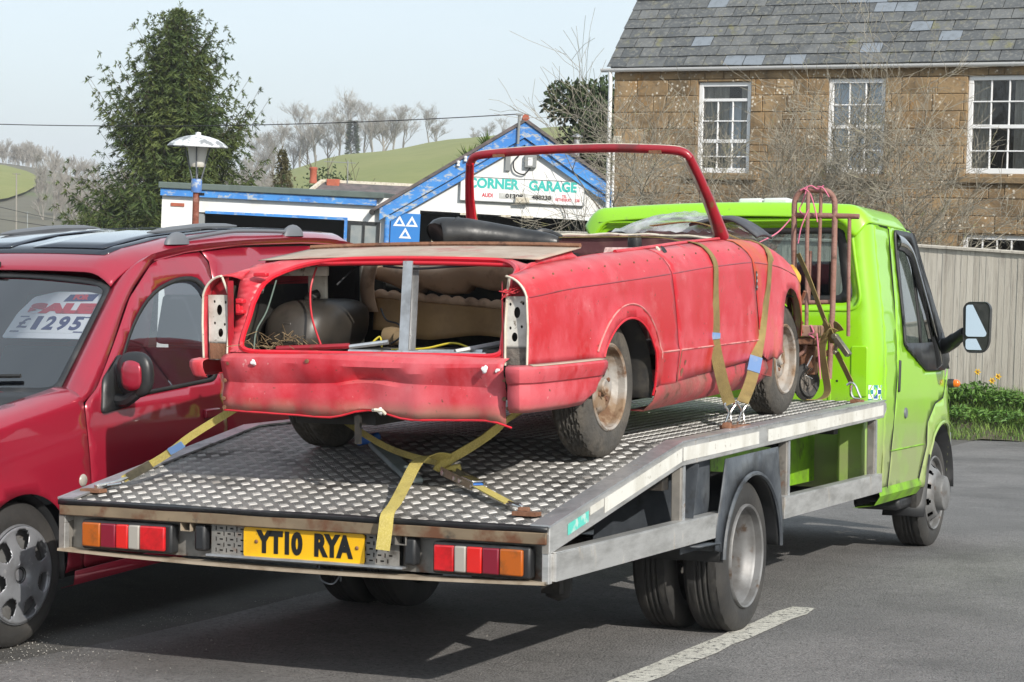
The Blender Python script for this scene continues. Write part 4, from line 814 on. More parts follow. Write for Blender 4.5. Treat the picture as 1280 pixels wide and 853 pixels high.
# sword-leaved plants behind the garage roof
def spiky(label, pos, heads, seed, group):
    o = empty("spiky_palm", label, "palm", pos, group=group); R = random.Random(seed); s_ = MB(); l = MB()
    for (x, y, z, k) in heads:
        s_.tube([(x*.4, y*.4, 0), (x, y, z)], [.09, .05], 7)
        for i in range(k):
            a = R.random()*6.28; e = R.uniform(-.25, 1.35); d = Vector((math.cos(a)*math.cos(e), math.sin(a)*math.cos(e), math.sin(e))); L = R.uniform(.6, 1.0); sd = d.cross(Vector((0, 0, 1))).normalized()*.026; p = Vector((x, y, z))
            l.add([p-sd, p+d*L*.5-sd*1.2, p+d*L+Vector((0, 0, -.12)), p+d*L*.5+sd*1.2, p+sd], [(0, 1, 3, 4), (1, 2, 3)])
    s_.build("trunk", M['bark_dark'], o); l.build("leaves", M['spiky'], o, smooth=0)
spiky("tall yellow green sword leaved palm behind the garage roof", at(598, 66, -2.9), [(-.5, 0, 6.1, 110), (.15, .1, 6.5, 120), (.65, 0, 6.4, 90), (-.2, 0, 5.7, 100)], 3, "palms behind the garage roof")
spiky("lower sword leaved palm near the garage eaves", at(556, 64, -2.9), [(0, 0, 5.3, 90), (-.4, 0, 4.9, 80)], 6, "palms behind the garage roof")

# ------------------------------------------------------------------ hills
HR = [(-900, 16), (-200, 13), (0, 10.0), (60, 8.5), (130, 5), (300, 6), (410, 11.4), (600, 16.6), (800, 21), (1100, 24), (1700, 26)]
def hz(px, D):
    d1 = 430 if px > 330 else 500
    z = -2.2 + (lerp(HR, px)+2.2)*sstep(110, d1, D)
    if D > d1: z -= (D-d1)*.02
    return z
pxs = list(np.arange(-900, 1701, 26)); Ds = [75, 90, 105, 120, 140, 160, 185, 210, 240, 270, 300, 335, 370, 400, 430, 470, 500, 560, 650, 800]
mb = MB(); mb.grid([[at(p, D, hz(p, D)+(.25*math.sin(p*.05+D*.03) if 120 < D < 420 else 0)) for p in pxs if p >= 330-26] for D in Ds]); struct(mb.build("hill", M['field']))
mb = MB(); mb.grid([[at(p, D, hz(p, D)-.05) for p in pxs if p <= 330] for D in Ds]); struct(mb.build("hills", M['scrubland']))
mb = MB(); mb.grid([[at(-150+(pm+150)*i/10, D, hz(-150+(pm+150)*i/10, D)+.35) for i in range(11)] for D, pm in ((235, -20), (250, 8), (275, 30), (300, 42), (325, 48), (350, 44), (372, 30), (390, 5), (402, -40))]); struct(mb.build("field", M['field']))
mb = MB(); mb.grid([[at(p, D, hz(p, D)+.1) for p in range(22, 72, 7)] for D in range(112, 156, 4)]); struct(mb.build("lawn", mat("lawn_green", (.14, .26, .03), .9)))
vars_ = []
for k in range(5):
    mb = MB(); branch_tree(mb, (0, 0, -.5), 7.6 + k*.5, .20, 4, .55, 100+k, (5, 7), .15, .011, (6, 4, 3, 3, 3), .26, .60, .16); vars_.append(mb)
vmesh = [v.mesh("bare_tree", M['bark_far'], 0) for v in vars_]
ivy = MB(); R = random.Random(3)
for i in range(1500):
    a = R.random()*6.28; z = R.random()**.8*8; r_ = .5*(1.15-z/10); needles(ivy, Vector((r_*math.cos(a), r_*math.sin(a), z)), Vector((math.cos(a), math.sin(a), .3)).normalized(), .5, .14, R, .2, 1)
ivym = ivy.mesh("ivy", M['yew'], 0)
hill_trees = [(318, 425, 1.0, 0, 0), (338, 430, 1.1, 1, 0), (352, 428, .95, 2, 0), (372, 432, 1.15, 3, 0), (391, 430, 1.1, 4, 0), (405, 436, .9, 0, 0), (420, 428, 1.05, 1, 0), (436, 426, 1.2, 2, 1), (452, 434, 1.0, 3, 0), (461, 428, .95, 4, 0), (474, 430, 1.05, 0, 0),
              (487, 432, 1.02, 1, 0), (500, 436, .85, 3, 0), (531, 430, .78, 2, 0), (541, 440, .62, 4, 0), (588, 445, .42, 0, 0), (604, 445, .48, 1, 0), (622, 448, .45, 3, 0), (326, 440, .9, 3, 0), (362, 442, 1.0, 0, 0), (381, 444, .95, 1, 0), (444, 445, .9, 0, 0), (478, 445, .85, 4, 0)]
places = ["at the far left end of the ridge row, touching the spruce", "second along from the spruce on the ridge", "third along from the spruce on the ridge", "fourth along from the spruce, broad headed", "fifth from the spruce on the ridge row", "just left of the pasture's top corner", "at the pasture's top corner", "with an ivy covered trunk, the tallest on the ridge", "right beside the ivy clad one", "second right of the ivy clad one", "third right of the ivy clad one", "at the broad right clump's middle", "at the right edge of the ridge clump",
          "standing alone right of the ridge clump", "low and small beside the lone ridge one", "smallest on the skyline left of the gable", "low on the skyline above the palm", "low on the skyline behind the gable apex", "behind the far left ridge row", "behind the third and fourth of the ridge row", "behind the fifth of the ridge row", "behind the ivy clad one", "behind the right ridge clump"]
for i, (p, D, s_, v, iv) in enumerate(hill_trees):
    o = empty("hill_tree", "bare grey tree " + places[i], "tree", at(p, D, hz(p, D)-.3), (0, 0, i*1.3), "bare trees along the hill ridge"); o.scale = (s_*1.2, s_*1.2, s_*.80)
    link("branches", vmesh[v], o)
    if iv: link("ivy", ivym, o)
# far wood on the left, one mass
fw = MB(); R = random.Random(11); Vn = [np.array(v.v) for v in vars_]
small = []
for k in range(4):
    mb = MB(); branch_tree(mb, (0, 0, -.5), 5.5, .16, 3, .6, 300+k, (6, 8), .2, .028, (4, 3, 3, 3), .3, .6, .12); small.append(mb)
for i in range(270):
    p = R.uniform(-160, 335); D = R.uniform(300, 520)
    if p < 62 and D < 425: D = R.uniform(430, 520)
    if i % 3 != 0 and p > 40: D = R.uniform(170, 330)
    v = R.choice(small); a = R.random()*6.28; s_ = R.uniform(.6, 1.1)*(.62 if D > 330 else .55); b0 = at(p, D, hz(p, D)-.3); V = np.array(v.v)*s_
    X = V[:, 0]*math.cos(a)-V[:, 1]*math.sin(a)+b0.x; Y = V[:, 0]*math.sin(a)+V[:, 1]*math.cos(a)+b0.y
    fw.add(list(zip(X.tolist(), Y.tolist(), (V[:, 2]+b0.z).tolist())), v.f)
o = fw.build("woodland", M['bark_far'], smooth=0); o['kind'] = 'stuff'
for (p, D, h, m_, lb) in ((18, 118, 4.4, M['bark_far'], "thin timber utility pole at the far left of the valley"), (32, 150, 1.6, M['grey_box'], "thin pale street lamp pole in the left valley")):
    z = gz(at(p, D).x, at(p, D).y); z = max(z, hz(p, D)); o = empty("utility_pole", lb, "pole", at(p, D, z)); b = MB(); b.tube([(0, 0, 0), (0, 0, h+1.0)], [.06, .04], 7); b.build("pole", m_, o)
    b = MB(); b.tube([(-.3, 0, h+.95), (.3, 0, h+.95)], .02, 5); b.build("cross_arm", m_, o)
# ------------------------------------------------------------------ wheels
def tyre(mb, R_, w, rr, x0=0.0, n=72, groove=(.3, .5, .7), tread='rib', depth=.008):
    # axis x, outer face at x0, extends to x0-w
    prof = []
    sh = .018
    prof += [(rr-.004, -.012), (rr+.012, .0), (rr+.45*(R_-rr), .006), (R_-.028, -.004), (R_-.012, -.014), (R_-.003, -sh-.008)]
    k = 17
    for i in range(k): prof.append((R_, -sh-.012-(w-2*sh-.024)*i/(k-1)))
    prof += [(R_-.003, -w+sh+.008), (R_-.012, -w+.014), (R_-.028, -w+.004), (rr+.45*(R_-rr), -w-.006), (rr+.012, -w), (rr-.004, -w+.012)]
    def fn(a, i, r, h):
        if 6 <= i < 6+k:
            t = (i-6)/(k-1)
            if tread == 'rib':
                if any(abs(t-g) < .035 for g in groove): r -= depth
                elif (t < .12 or t > .88) and (a*46/(2*PI)) % 1 < .28: r -= depth*.8
            else:
                zz = a*34/(2*PI) + .5*math.sin(t*19) + (.5 if int(t*5) % 2 else 0)
                if any(abs(t-g) < .035 for g in (.2, .4, .6, .8)) or zz % 1 < .30: r -= depth
        return r, h+x0
    mb.lathe(prof, n if tread == 'rib' else 170, axis='x', fn=fn)
def disc_holes(mb, r0, r1, xf, n, holes, nr=8, cx=0):
    # polar disc with openings: holes = list of (a_center, a_half, ra, rb); xf(r, a) -> x
    rs = sorted(set([r0+(r1-r0)*i/nr for i in range(nr+1)] + [h for q in holes for h in q[2:4]]))
    def hit(a, r):
        for ac, ah, ra, rb in holes:
            d = (a-ac+PI) % (2*PI)-PI
            if ra-1e-6 < r < rb+1e-6:
                u = (r-(ra+rb)/2)/((rb-ra)/2)
                if abs(d) < ah*math.sqrt(max(0, 1-u*u*.85)): return True
        return False
    vs = []; fs = []
    for j in range(n):
        a = 2*PI*j/n
        for r in rs: vs.append((xf(r, a), r*math.cos(a), r*math.sin(a)))
    m = len(rs)
    for j in range(n):
        for i in range(m-1):
            if not hit(2*PI*(j+.5)/n, (rs[i]+rs[i+1])/2): q = (j+1) % n; fs.append((j*m+i, q*m+i, q*m+i+1, j*m+i+1))
    mb.add(vs, fs)

# ------------------------------------------------------------------ recovery truck
tr = empty("recovery_truck", "lime green recovery truck with tilted aluminium tread plate bed", "truck", road=True)
W2 = 1.06
def dz(y): return .668+(.902-.668)*y/1.345 if y < 1.345 else .902+(.98-.902)*(y-1.345)/3.35
YK, YF = 1.345, 4.695
b = MB(); b.prism([(0, .660), (YK, .894), (YF, .972), (YF, .93), (YK, .852), (0, .632)], 'x', -1.03, 1.03); deck = b.build("deck", M['tread_base'], tr, smooth=0)
# raised lugs of the tread plate
A = MB(); B = MB(); P_ = .070
def lug(mb, cx, cy, along, n, wd, top):
    sl = (.1743 if cy < YK else .0233); H = .0235; u = Vector((.7071, .7071*along, 0)); w = Vector((-.7071*along, .7071, 0)); q = H*1.4142/2
    for k in range(n):
        o_ = (k-(n-1)/2)*(2*q/n); t = q/n*wd
        vs = []
        for (e, hgt, tt) in ((q, 0, t), (q*.88, top, t*.72)):
            for a_, b_ in ((-1, -1), (1, -1), (1, 1), (-1, 1)):
                p = u*(a_*e)+w*(o_+b_*tt); vs.append((cx+p.x, cy+p.y, dz(cy)+sl*p.y-.008+hgt))
        mb.add(vs, [(4, 5, 6, 7), (0, 1, 5, 4), (1, 2, 6, 5), (2, 3, 7, 6), (3, 0, 4, 7)])
for j in range(67):
    for i in range(30):
        if .03+j*P_ < 4.66: lug(A, -1.0+i*P_, .035+j*P_, 1, 3, .93, .0032)
        if i < 29 and .065+j*P_ < 4.66: lug(B, -.965+i*P_, .070+j*P_, -1, 4, .55, .0022)
o = A.build("tread_lugs", M['tread_top'], tr, smooth=0); o['kind'] = 'stuff'
o = B.build("tread_bars", M['tread_base'], tr, smooth=0); o['kind'] = 'stuff'
for s_ in (-1, 1):
    x0, x1 = (1.03, W2) if s_ > 0 else (-W2, -1.03)
    b = MB(); b.prism([(0, .668), (YK, .902), (YF-.05, .979), (YF, .965), (YF+.01, .93), (YF-.05, .885), (YK, .803), (0, .570)], 'x', x0, x1); b.build("side_rail", M['alu'], tr, smooth=0, bevel=.004)
    b = MB(); xa, xb = (.985, 1.064) if s_ > 0 else (-1.064, -.985)
    b.prism([(-.004, .674), (YK, .908), (YF-.02, .985), (YF-.02, .977), (YK, .900), (-.004, .666)], 'x', xa, xb); b.build("edge_strip", M['galv'], tr, smooth=0)
    xo = 1.062*s_
    def tp(y0, y1, mt, nm, zt=.022, zb=.078, tear=0):
        mb = MB(); n = max(2, int((y1-y0)/.05)); rows = []
        for i in range(n+1):
            y = y0+(y1-y0)*i/n; e = (.006*math.sin(i*3.1) if tear else 0); rows.append([(xo, y, dz(y)-zt+e), (xo, y, dz(y)-zb-e*.5)])
        mb.grid(rows); mb.build(nm, mt, tr, smooth=0, solid=.0012, soff=0)
    tp(.50, 1.335, M['tape'], "reflective_tape"); tp(1.352, 2.36, M['tape'], "reflective_tape"); tp(2.50, 4.62, M['tape'], "reflective_tape")
    if s_ > 0: tp(.155, .345, M['teal'], "torn_sticker", .030, .070, 1); tp(.36, .49, M['tape'], "tape_scrap", .02, .05, 1)
    # lower rails, posts
    xr0, xr1 = (1.045, 1.072) if s_ > 0 else (-1.072, -1.045)
    for y0, y1 in ((.03, 1.875), (2.74, 4.575)):
        b = MB(); b.box(xr0, xr1, y0, y1, .472, .572); b.box(min(xr0, xr1-.0) - (.03 if s_ > 0 else -.027), xr1 if s_ > 0 else xr1+.0, y0, y1, .5725, .576) if s_ > 0 else None
        b.build("lower_rail", M['alu'], tr, smooth=0, bevel=.004)
    for y in (1.40, 2.88, 4.53):
        b = MB(); b.box(*((1.0, 1.042) if s_ > 0 else (-1.042, -1.0)), y-.022, y+.022, .48, dz(y)-.10); b.build("post", M['steel_dirty'], tr, smooth=0, bevel=.004)
        b = MB(); b.box(*((1.0425, 1.046) if s_ > 0 else (-1.046, -1.0425)), y-.006, y+.024, .574, dz(y)-.10); b.build("post_face", M['galv'], tr, smooth=0)
    b = MB(); b.box(*((1.03, 1.058) if s_ > 0 else (-1.058, -1.03)), -.001, .03, .465, .572); b.build("corner_plate", M['alu'], tr, smooth=0, bevel=.003)
# tail
b = MB(); b.grid([[(x, .0, .665+.002*math.sin(x*9)), (x, -.010, .660), (x, -.008, .648+.002*math.sin(x*14))] for x in np.linspace(-1.055, 1.055, 40)]); b.build("rubber_edge", M['plastic'], tr, solid=.005, soff=1)
b = MB(); b.box(-1.05, 1.05, -.012, .05, .604, .647); b.build("tail_angle", M['rust_angle'], tr, bevel=.004)
b = MB(); b.box(-1.03, 1.03, .055, .065, .47, .61); b.build("tail_panel", M['steel_dirty'], tr, smooth=0)
b = MB(); b.grid([[(x, y, .468-.018*(1-(x/1.05)**2)+z) for y, z in ((-.02, .006), (-.022, -.004), (.06, -.004), (.06, .006))] for x in np.linspace(-1.05, 1.05, 30)], True); b.build("tail_lip", M['lip'], tr)
for q in ((-1.055, -1.032, -.004, .06, .466, .64), (1.032, 1.055, -.004, -.0015, .572, .64)): b = MB(); b.box(*q); b.build("end_plate", M['steel_dirty'], tr, smooth=0)
b = MB(); PX0, PX1 = -.357, .453; hl = []
for r_ in range(5):
    for k in range(34):
        x = PX0+.02+k*.0232+(.0116 if r_ % 2 else 0); z = .505+r_*.021
        if x < PX1-.025: hl.append([(x-.008, z-.003), (x+.008, z-.003), (x+.008, z+.003), (x-.008, z+.003)] if (k+r_) % 2 else [(x-.003, z-.008), (x+.003, z-.008), (x+.003, z+.008), (x-.003, z+.008)])
panel([(PX0, .492), (PX1, .492), (PX1, .612), (PX0, .612)], lambda u, v: (u, .020, v), hl, .2, b); b.build("perforated_plate", M['steel_dirty'], tr, smooth=0, solid=.003)
b = MB(); b.box(PX0, PX1, .045, .052, .488, .606); b.build("plate_backing", M['black'], tr, smooth=0)
b = MB(); b.prism(fillet([(PX0-.005, .484), (PX1+.03, .484), (PX1+.03, .492), (PX0-.005, .492)], .002), 'y', -.012, .03); b.build("plate_ledge", M['galv'], tr, smooth=0)
np_ = MB(); panel(fillet([(-.207, .4895), (.313, .4895), (.313, .6005), (-.207, .6005)], .012), lambda u, v: (u, .010, v), (), .1, np_); plate = np_.build("number_plate", M['yellow_plate'], tr, smooth=0, solid=.006)
def pfit(txt, h, x0, x1):
    t = text(txt, h/.70, ((x0+x1)/2, .0085, .545), (PI/2, 0, 0), M['char'], plate, ext=.0008, off=.006); bpy.context.view_layer.update()
    wd = max(v[0] for v in t.bound_box)-min(v[0] for v in t.bound_box); t.scale.x = (x1-x0)/wd
pfit("YT10", .076, -.148, .055); pfit("RYA", .076, .098, .262)
b = MB()
for x in (-.150, .283): b.lathe([(0, -.004), (.005, -.003), (.008, 0)], 8, (x, .008, .548), 'y')
b.build("plate_screw", M['rust'], plate)
for x in (-.40, .504): b = MB(); b.box(x-.025, x+.025, .0, .05, .497, .60); b.build("rubber_buffer", M['plastic'], tr, bevel=.012)
for x in (-.46, .47):
    b = MB(); b.grid([[(x+sx*.020, y, .592+sz*.018) for sx, sz in ((-1, -1), (1, -1), (1, 1), (-1, 1))] for y in (-.005, .06)], True); b.build("socket_tube", M['lip'] if x < 0 else M['steel_dirty'], tr, smooth=0, solid=.004)
def lamp(x0, x1, order):
    b = MB(); b.box(x0-.012, x1+.022, -.004, .05, .478, .592); c = b.build("tail_lamp", M['plastic'], tr, bevel=.01)
    x = x0; tot = sum(w_ for _, w_ in order)
    for k, w_ in order:
        x1_ = x+(x1-x0)*w_/tot; l = MB(); l.box(x+.001, x1_-.001, -.022, -.004, .489, .583); l.build("lens", M[k], c, bevel=.006); x = x1_
lamp(-.934, -.545, [('amber_shaded', .09), ('maroon_lens', .075), ('red_lens2', .06), ('white_lens', .055), ('red_lens', .12)])
lamp(.612, .965, [('red_lens', .085), ('white_lens', .05), ('red_lens2', .065), ('maroon_lens', .07), ('amber_shaded', .095)])
# chassis underneath
b = MB()
for x in (-.42, .42): b.box(x-.04, x+.04, .3, 6.9, .52, .66)
for y in (.35, 1.2, 2.9, 4.2): b.box(-.38, .38, y, y+.09, .54, .64)
b.box(-.98, .98, 1.32, 1.40, .70, .80); b.box(-.98, .98, 2.92, 3.0, .80, .88); b.box(-.98, .98, 3.9, 3.98, .82, .9); b.box(-1.0, 1.0, .07, .14, .55, .63)
b.tube([(-.8, 2.254, .339), (.8, 2.254, .339)], .06, 10); b.lathe([(0, -.15), (.12, -.1), (.17, 0), (.12, .1), (0, .15)], 14, (0, 2.254, .339), 'x'); b.tube([(0, 2.3, .36), (0, 5.4, .5)], .045, 8); b.tube([(-.85, 6.32, .33), (.85, 6.32, .33)], .05, 8)
b.tube([(.30, 1.0, .36), (.34, 2.0, .34), (.36, 3.4, .36)], .04, 8)
b.build("chassis", M['chassis'], tr)
b = MB(); b.tube(spline([(.55, .9, .62), (.7, 1.15, .59), (.62, 1.4, .66), (.5, 1.5, .60)], 6), .018, 7); b.tube(spline([(.5, .8, .60), (.66, 1.05, .57), (.60, 1.3, .62)], 6), .016, 7); b.build("hose", M['lip'], tr)
b = MB(); b.box(.62, .70, .92, 1.05, .30, .40); b.lathe([(0, -.1), (.05, -.08), (.06, 0), (.04, .09), (0, .1)], 9, (.66, 1.0, .36), 'z'); b.build("spring_hanger", M['chassis'], tr)
b = MB(); b.tube(spline([(.10, .05, .47), (.12, .03, .42), (.18, .02, .41), (.2, .05, .46)], 5), .003, 5); b.tube([(.20, .04, .46), (.21, .02, .42)], .003, 5); b.build("plug_lead", M['grey_plastic'], tr)
b = MB(); panel([(3.02, .50), (4.85, .50), (4.85, .92), (3.02, .90)], lambda u, v: (.60, u, v), [arc(4.05, .70, .055, .055, 0, 350, 12), arc(3.85, .77, .03, .03, 0, 350, 10), arc(3.7, .665, .013, .013, 0, 350, 8), arc(3.35, .66, .011, .011, 0, 350, 8)], .25, b); b.build("inner_side", M['lime_dirty_shaded'], tr, smooth=0, solid=.004)
b = MB(); b.box(.0, .58, 3.02, 4.8, .49, .80); b.build("fuel_tank", M['chassis'], tr, bevel=.03)
b = MB(); b.box(.59, .64, 3.4, 4.5, .765, .79); b.build("box_ledge", M['lime_dirty_shaded'], tr, bevel=.004)
b = MB(); b.box(.80, .965, 4.60, 4.86, .44, .93); b.build("cab_lower_corner", M['lime'], tr, bevel=.02)
# rear mudguards
def mudguard(s_):
    X = lambda u: s_*u; cy, cz = 2.235, .345
    b = MB(); out = [(1.735, .42), (1.745, .52), (1.80, .64), (1.86, .805), (2.62, .822), (2.70, .50), (2.722, .41), (2.675, .405)]
    inn = arc(cy, cz, .415, .375, 10, 170, 22); outline = out + inn + [(1.80, .405)]
    panel(outline, lambda u, v: (X(1.074), u, v), (), .07, b); b.build("mudguard_face", M['mudguard'], tr, smooth=30, solid=.006)
    b = MB(); b.grid([[(X(x), cy+.415*math.cos(rad(a)), cz+.375*math.sin(rad(a))) for x in (1.080, 1.06, .80, .62)] for a in range(2, 180, 8)]); b.build("mudguard_liner", M['plastic'], tr, solid=.005)
    b = MB(); b.tube([(X(1.082), cy+.415*math.cos(rad(a)), cz+.375*math.sin(rad(a))) for a in range(2, 180, 6)], .011, 6); b.build("mudguard_bead", M['mudguard'], tr)
    b = MB(); b.grid([[(X(x), y, z) for x in (1.06, .62)] for y, z in ((1.46, .46), (1.50, .62), (1.55, .80))]); b.grid([[(X(1.0), y, z) for y in (1.50, 1.86)] for z in (.42, .62, .80)]); b.build("splash_panel", M['mudguard'], tr, smooth=0, solid=.005)
    b = MB(); b.grid([[(X(x), y, z) for x in (1.082, .66)] for y, z in ((1.80, .41), (1.785, .45), (1.69, .455), (1.50, .46))]); b.build("mudguard_flap", M['mudguard'], tr, smooth=30, solid=.008)
for s_ in (1, -1): mudguard(s_)
# wheels
def rear_wheel(s_):
    for k, xo in enumerate((1.041, .80)):
        b = MB(); tyre(b, .345, .19, .232); t = b.build("rear_tyre", M['rubber'], tr); t.location = (s_*xo, 2.254, .343); t.rotation_euler = (0.4, 0, 0 if s_ > 0 else PI)
        if k: continue
        r = MB(); r.lathe([(.218, -.03), (.223, .004), (.231, .010), (.236, .002), (.236, -.012), (.222, -.02), (.212, -.035), (.207, -.05), (.195, -.06), (.185, -.085), (.183, -.125), (.172, -.135)], 64, axis='x')
        disc_holes(r, .075, .172, lambda q, a: -.135-.012*sstep(.172, .12, q), 96, [(j*PI/4, .11, .125, .158) for j in range(8)])
        r.lathe([(.075, -.147), (.073, -.10), (.058, -.085), (0, -.083)], 32, axis='x'); rim = r.build("rim", M['hub_grey'], t)
        h = MB()
        for j in range(6):
            a = j*PI/3+.2; h.lathe([(.0, -.115), (.012, -.117), (.013, -.147)], 6, (0, .098*math.cos(a), .098*math.sin(a)), 'x')
        h.build("wheel_nut", M['rust'], t)
for s_ in (1, -1): rear_wheel(s_)
for s_ in (1, -1):
    b = MB(); tyre(b, .345, .20, .232); t = b.build("front_tyre", M['rubber'], tr); t.location = (s_*.965, 6.32, .343); t.rotation_euler = (.3, 0, rad(-1) if s_ > 0 else PI-rad(1))
    r = MB(); r.lathe([(.215, -.04), (.223, .002), (.231, .008), (.236, 0), (.222, -.025), (.20, -.03)], 64, axis='x')
    disc_holes(r, .088, .20, lambda q, a: -.03+.058*sstep(.20, .13, q), 96, [(j*2*PI/10, .10, .150, .182) for j in range(10)])
    r.lathe([(.112, .018), (.112, .060), (.106, .075), (.09, .082), (.0, .086)], 40, axis='x'); r.build("wheel_trim", M['hub_grey'], t)

# ------------------------------------------------------------------ cab
YR = 4.885
def tumble(z): return 1.0 - .085*sstep(1.15, 2.1, z) if z > 1.15 else 1.0 - .02*sstep(.9, .4, z)
CR = .10
def rear_map(s_, z):   # s = arc length from the centre round the corner
    a = abs(s_); sg = 1 if s_ > 0 else -1; k = tumble(z); flat = .865; ent = math.pi/2*CR
    if a < flat: x, y = a, 0
    elif a < flat+ent: t = (a-flat)/CR; x, y = flat+CR*math.sin(t), CR*(1-math.cos(t))
    else: x, y = flat+CR, CR+(a-flat-ent)
    d = 0
    # pressed window surround
    if a < flat+.02:
        m = max(abs(a)-.88, 1.485-z, z-2.02); d = .018*(1-sstep(-.03, .0, m))*(1-sstep(.84, .88, a)) if z > 1.3 else 0
    return (sg*x*k*.998, YR + y + d, z)
sE = .865 + math.pi/2*CR + .16
win = fillet([(-.835, 1.535), (.835, 1.535), (.815, 1.968), (-.815, 1.968)], .07)
b = MB(); panel([(-sE, .46), (sE, .46), (sE, 2.03), (-sE, 2.03)], rear_map, [win], .045, b); b.build("cab_rear_wall", M['lime'], tr, smooth=50, solid=.006, soff=0)
g = MB(); panel(win, lambda u, v: (rear_map(u, v)[0], YR+.026, v), (), .3, g); g.build("rear_window", M['glass'], tr, smooth=0)
g = MB(); panel(fillet([(-.84, 1.53), (.84, 1.53), (.82, 1.973), (-.82, 1.973)], .07), lambda u, v: (rear_map(u, v)[0], YR+.014, v), [fillet([(-.775, 1.575), (.775, 1.575), (.765, 1.935), (-.765, 1.935)], .05)], .08, g); g.build("window_rubber", M['black'], tr, solid=.01)
wl = fillet([(-.885, 1.490), (.885, 1.490), (.860, 2.005), (-.860, 2.005)], .11, 8); b = MB(); rp_ = resample(wl, .04); b.tube([(p[0]*tumble(p[1]), YR+.002, p[1]) for p in rp_+[rp_[0]]], .011, 6, caps=False); b.build("window_pressing", M['lime'], tr, smooth=70)
for s_ in (1, -1):
    b = MB(); b.prism(fillet([(s_*.80, .99), (s_*.90, .99), (s_*.90, 1.285), (s_*.80, 1.285)], .02), 'y', YR-.010, YR+.01); b.build("pressed_rib", M['lime'], tr, bevel=.006)
    b = MB(); b.box(*(sorted((s_*.665, s_*.685))), YR-.008, YR+.01, .95, 1.47); b.build("pressed_rib", M['lime'], tr, bevel=.005)
    b = MB(); b.lathe([(0, -.007), (.007, -.005), (.008, 0)], 8, (s_*.60, YR, 1.12), 'y'); b.lathe([(0, -.007), (.007, -.005), (.008, 0)], 8, (s_*.72, YR, 1.08), 'y'); b.build("panel_bolt", M['black'], tr)
# roof cap with rolled edges
def roof_pt(u, v):     # u across -1..1, v along 0 rear..1 front
    y0, y1 = YR-.028, 5.98; k = abs(u); sg = 1 if u > 0 else -1
    W_ = .90 - .015*v - .10*(1-math.sqrt(max(0, 1-(max(0, .095-v)/.095)**2)))
    t = sstep(.0, 1, k); x = sg*W_*(1-(1-k)**1.0)
    ez = .10*(max(0, (k-.86)/.14))**2.2; cz = .03*(1-k*k)
    er = .085*(max(0, (.06-v)/.06))**2.0; ef = .10*(max(0, (v-.80)/.20))**2
    return (x, y0+(y1-y0)*v, 2.098+cz-ez-er-ef)
us = sorted(set([-1, -.99, -.97, -.94, -.90, -.86] + list(np.linspace(-.8, .8, 17)) + [.86, .90, .94, .97, .99, 1])); vs_ = [0, .003, .006, .012, .02, .03, .045, .06, .1, .2, .35, .5, .65, .8, .86, .92, .96, 1]
b = MB(); b.grid([[roof_pt(float(u), float(v)) for u in us] for v in vs_]); b.build("cab_roof", M['lime'], tr, smooth=60, solid=.008)
b = MB(); b.grid([[(u*.775, YR-.024+d, z) for u in np.linspace(-1, 1, 30)] for d, z in ((0, 2.018), (.006, 2.010), (.04, 2.006))]); b.build("roof_gutter", M['lime'], tr, solid=.004)
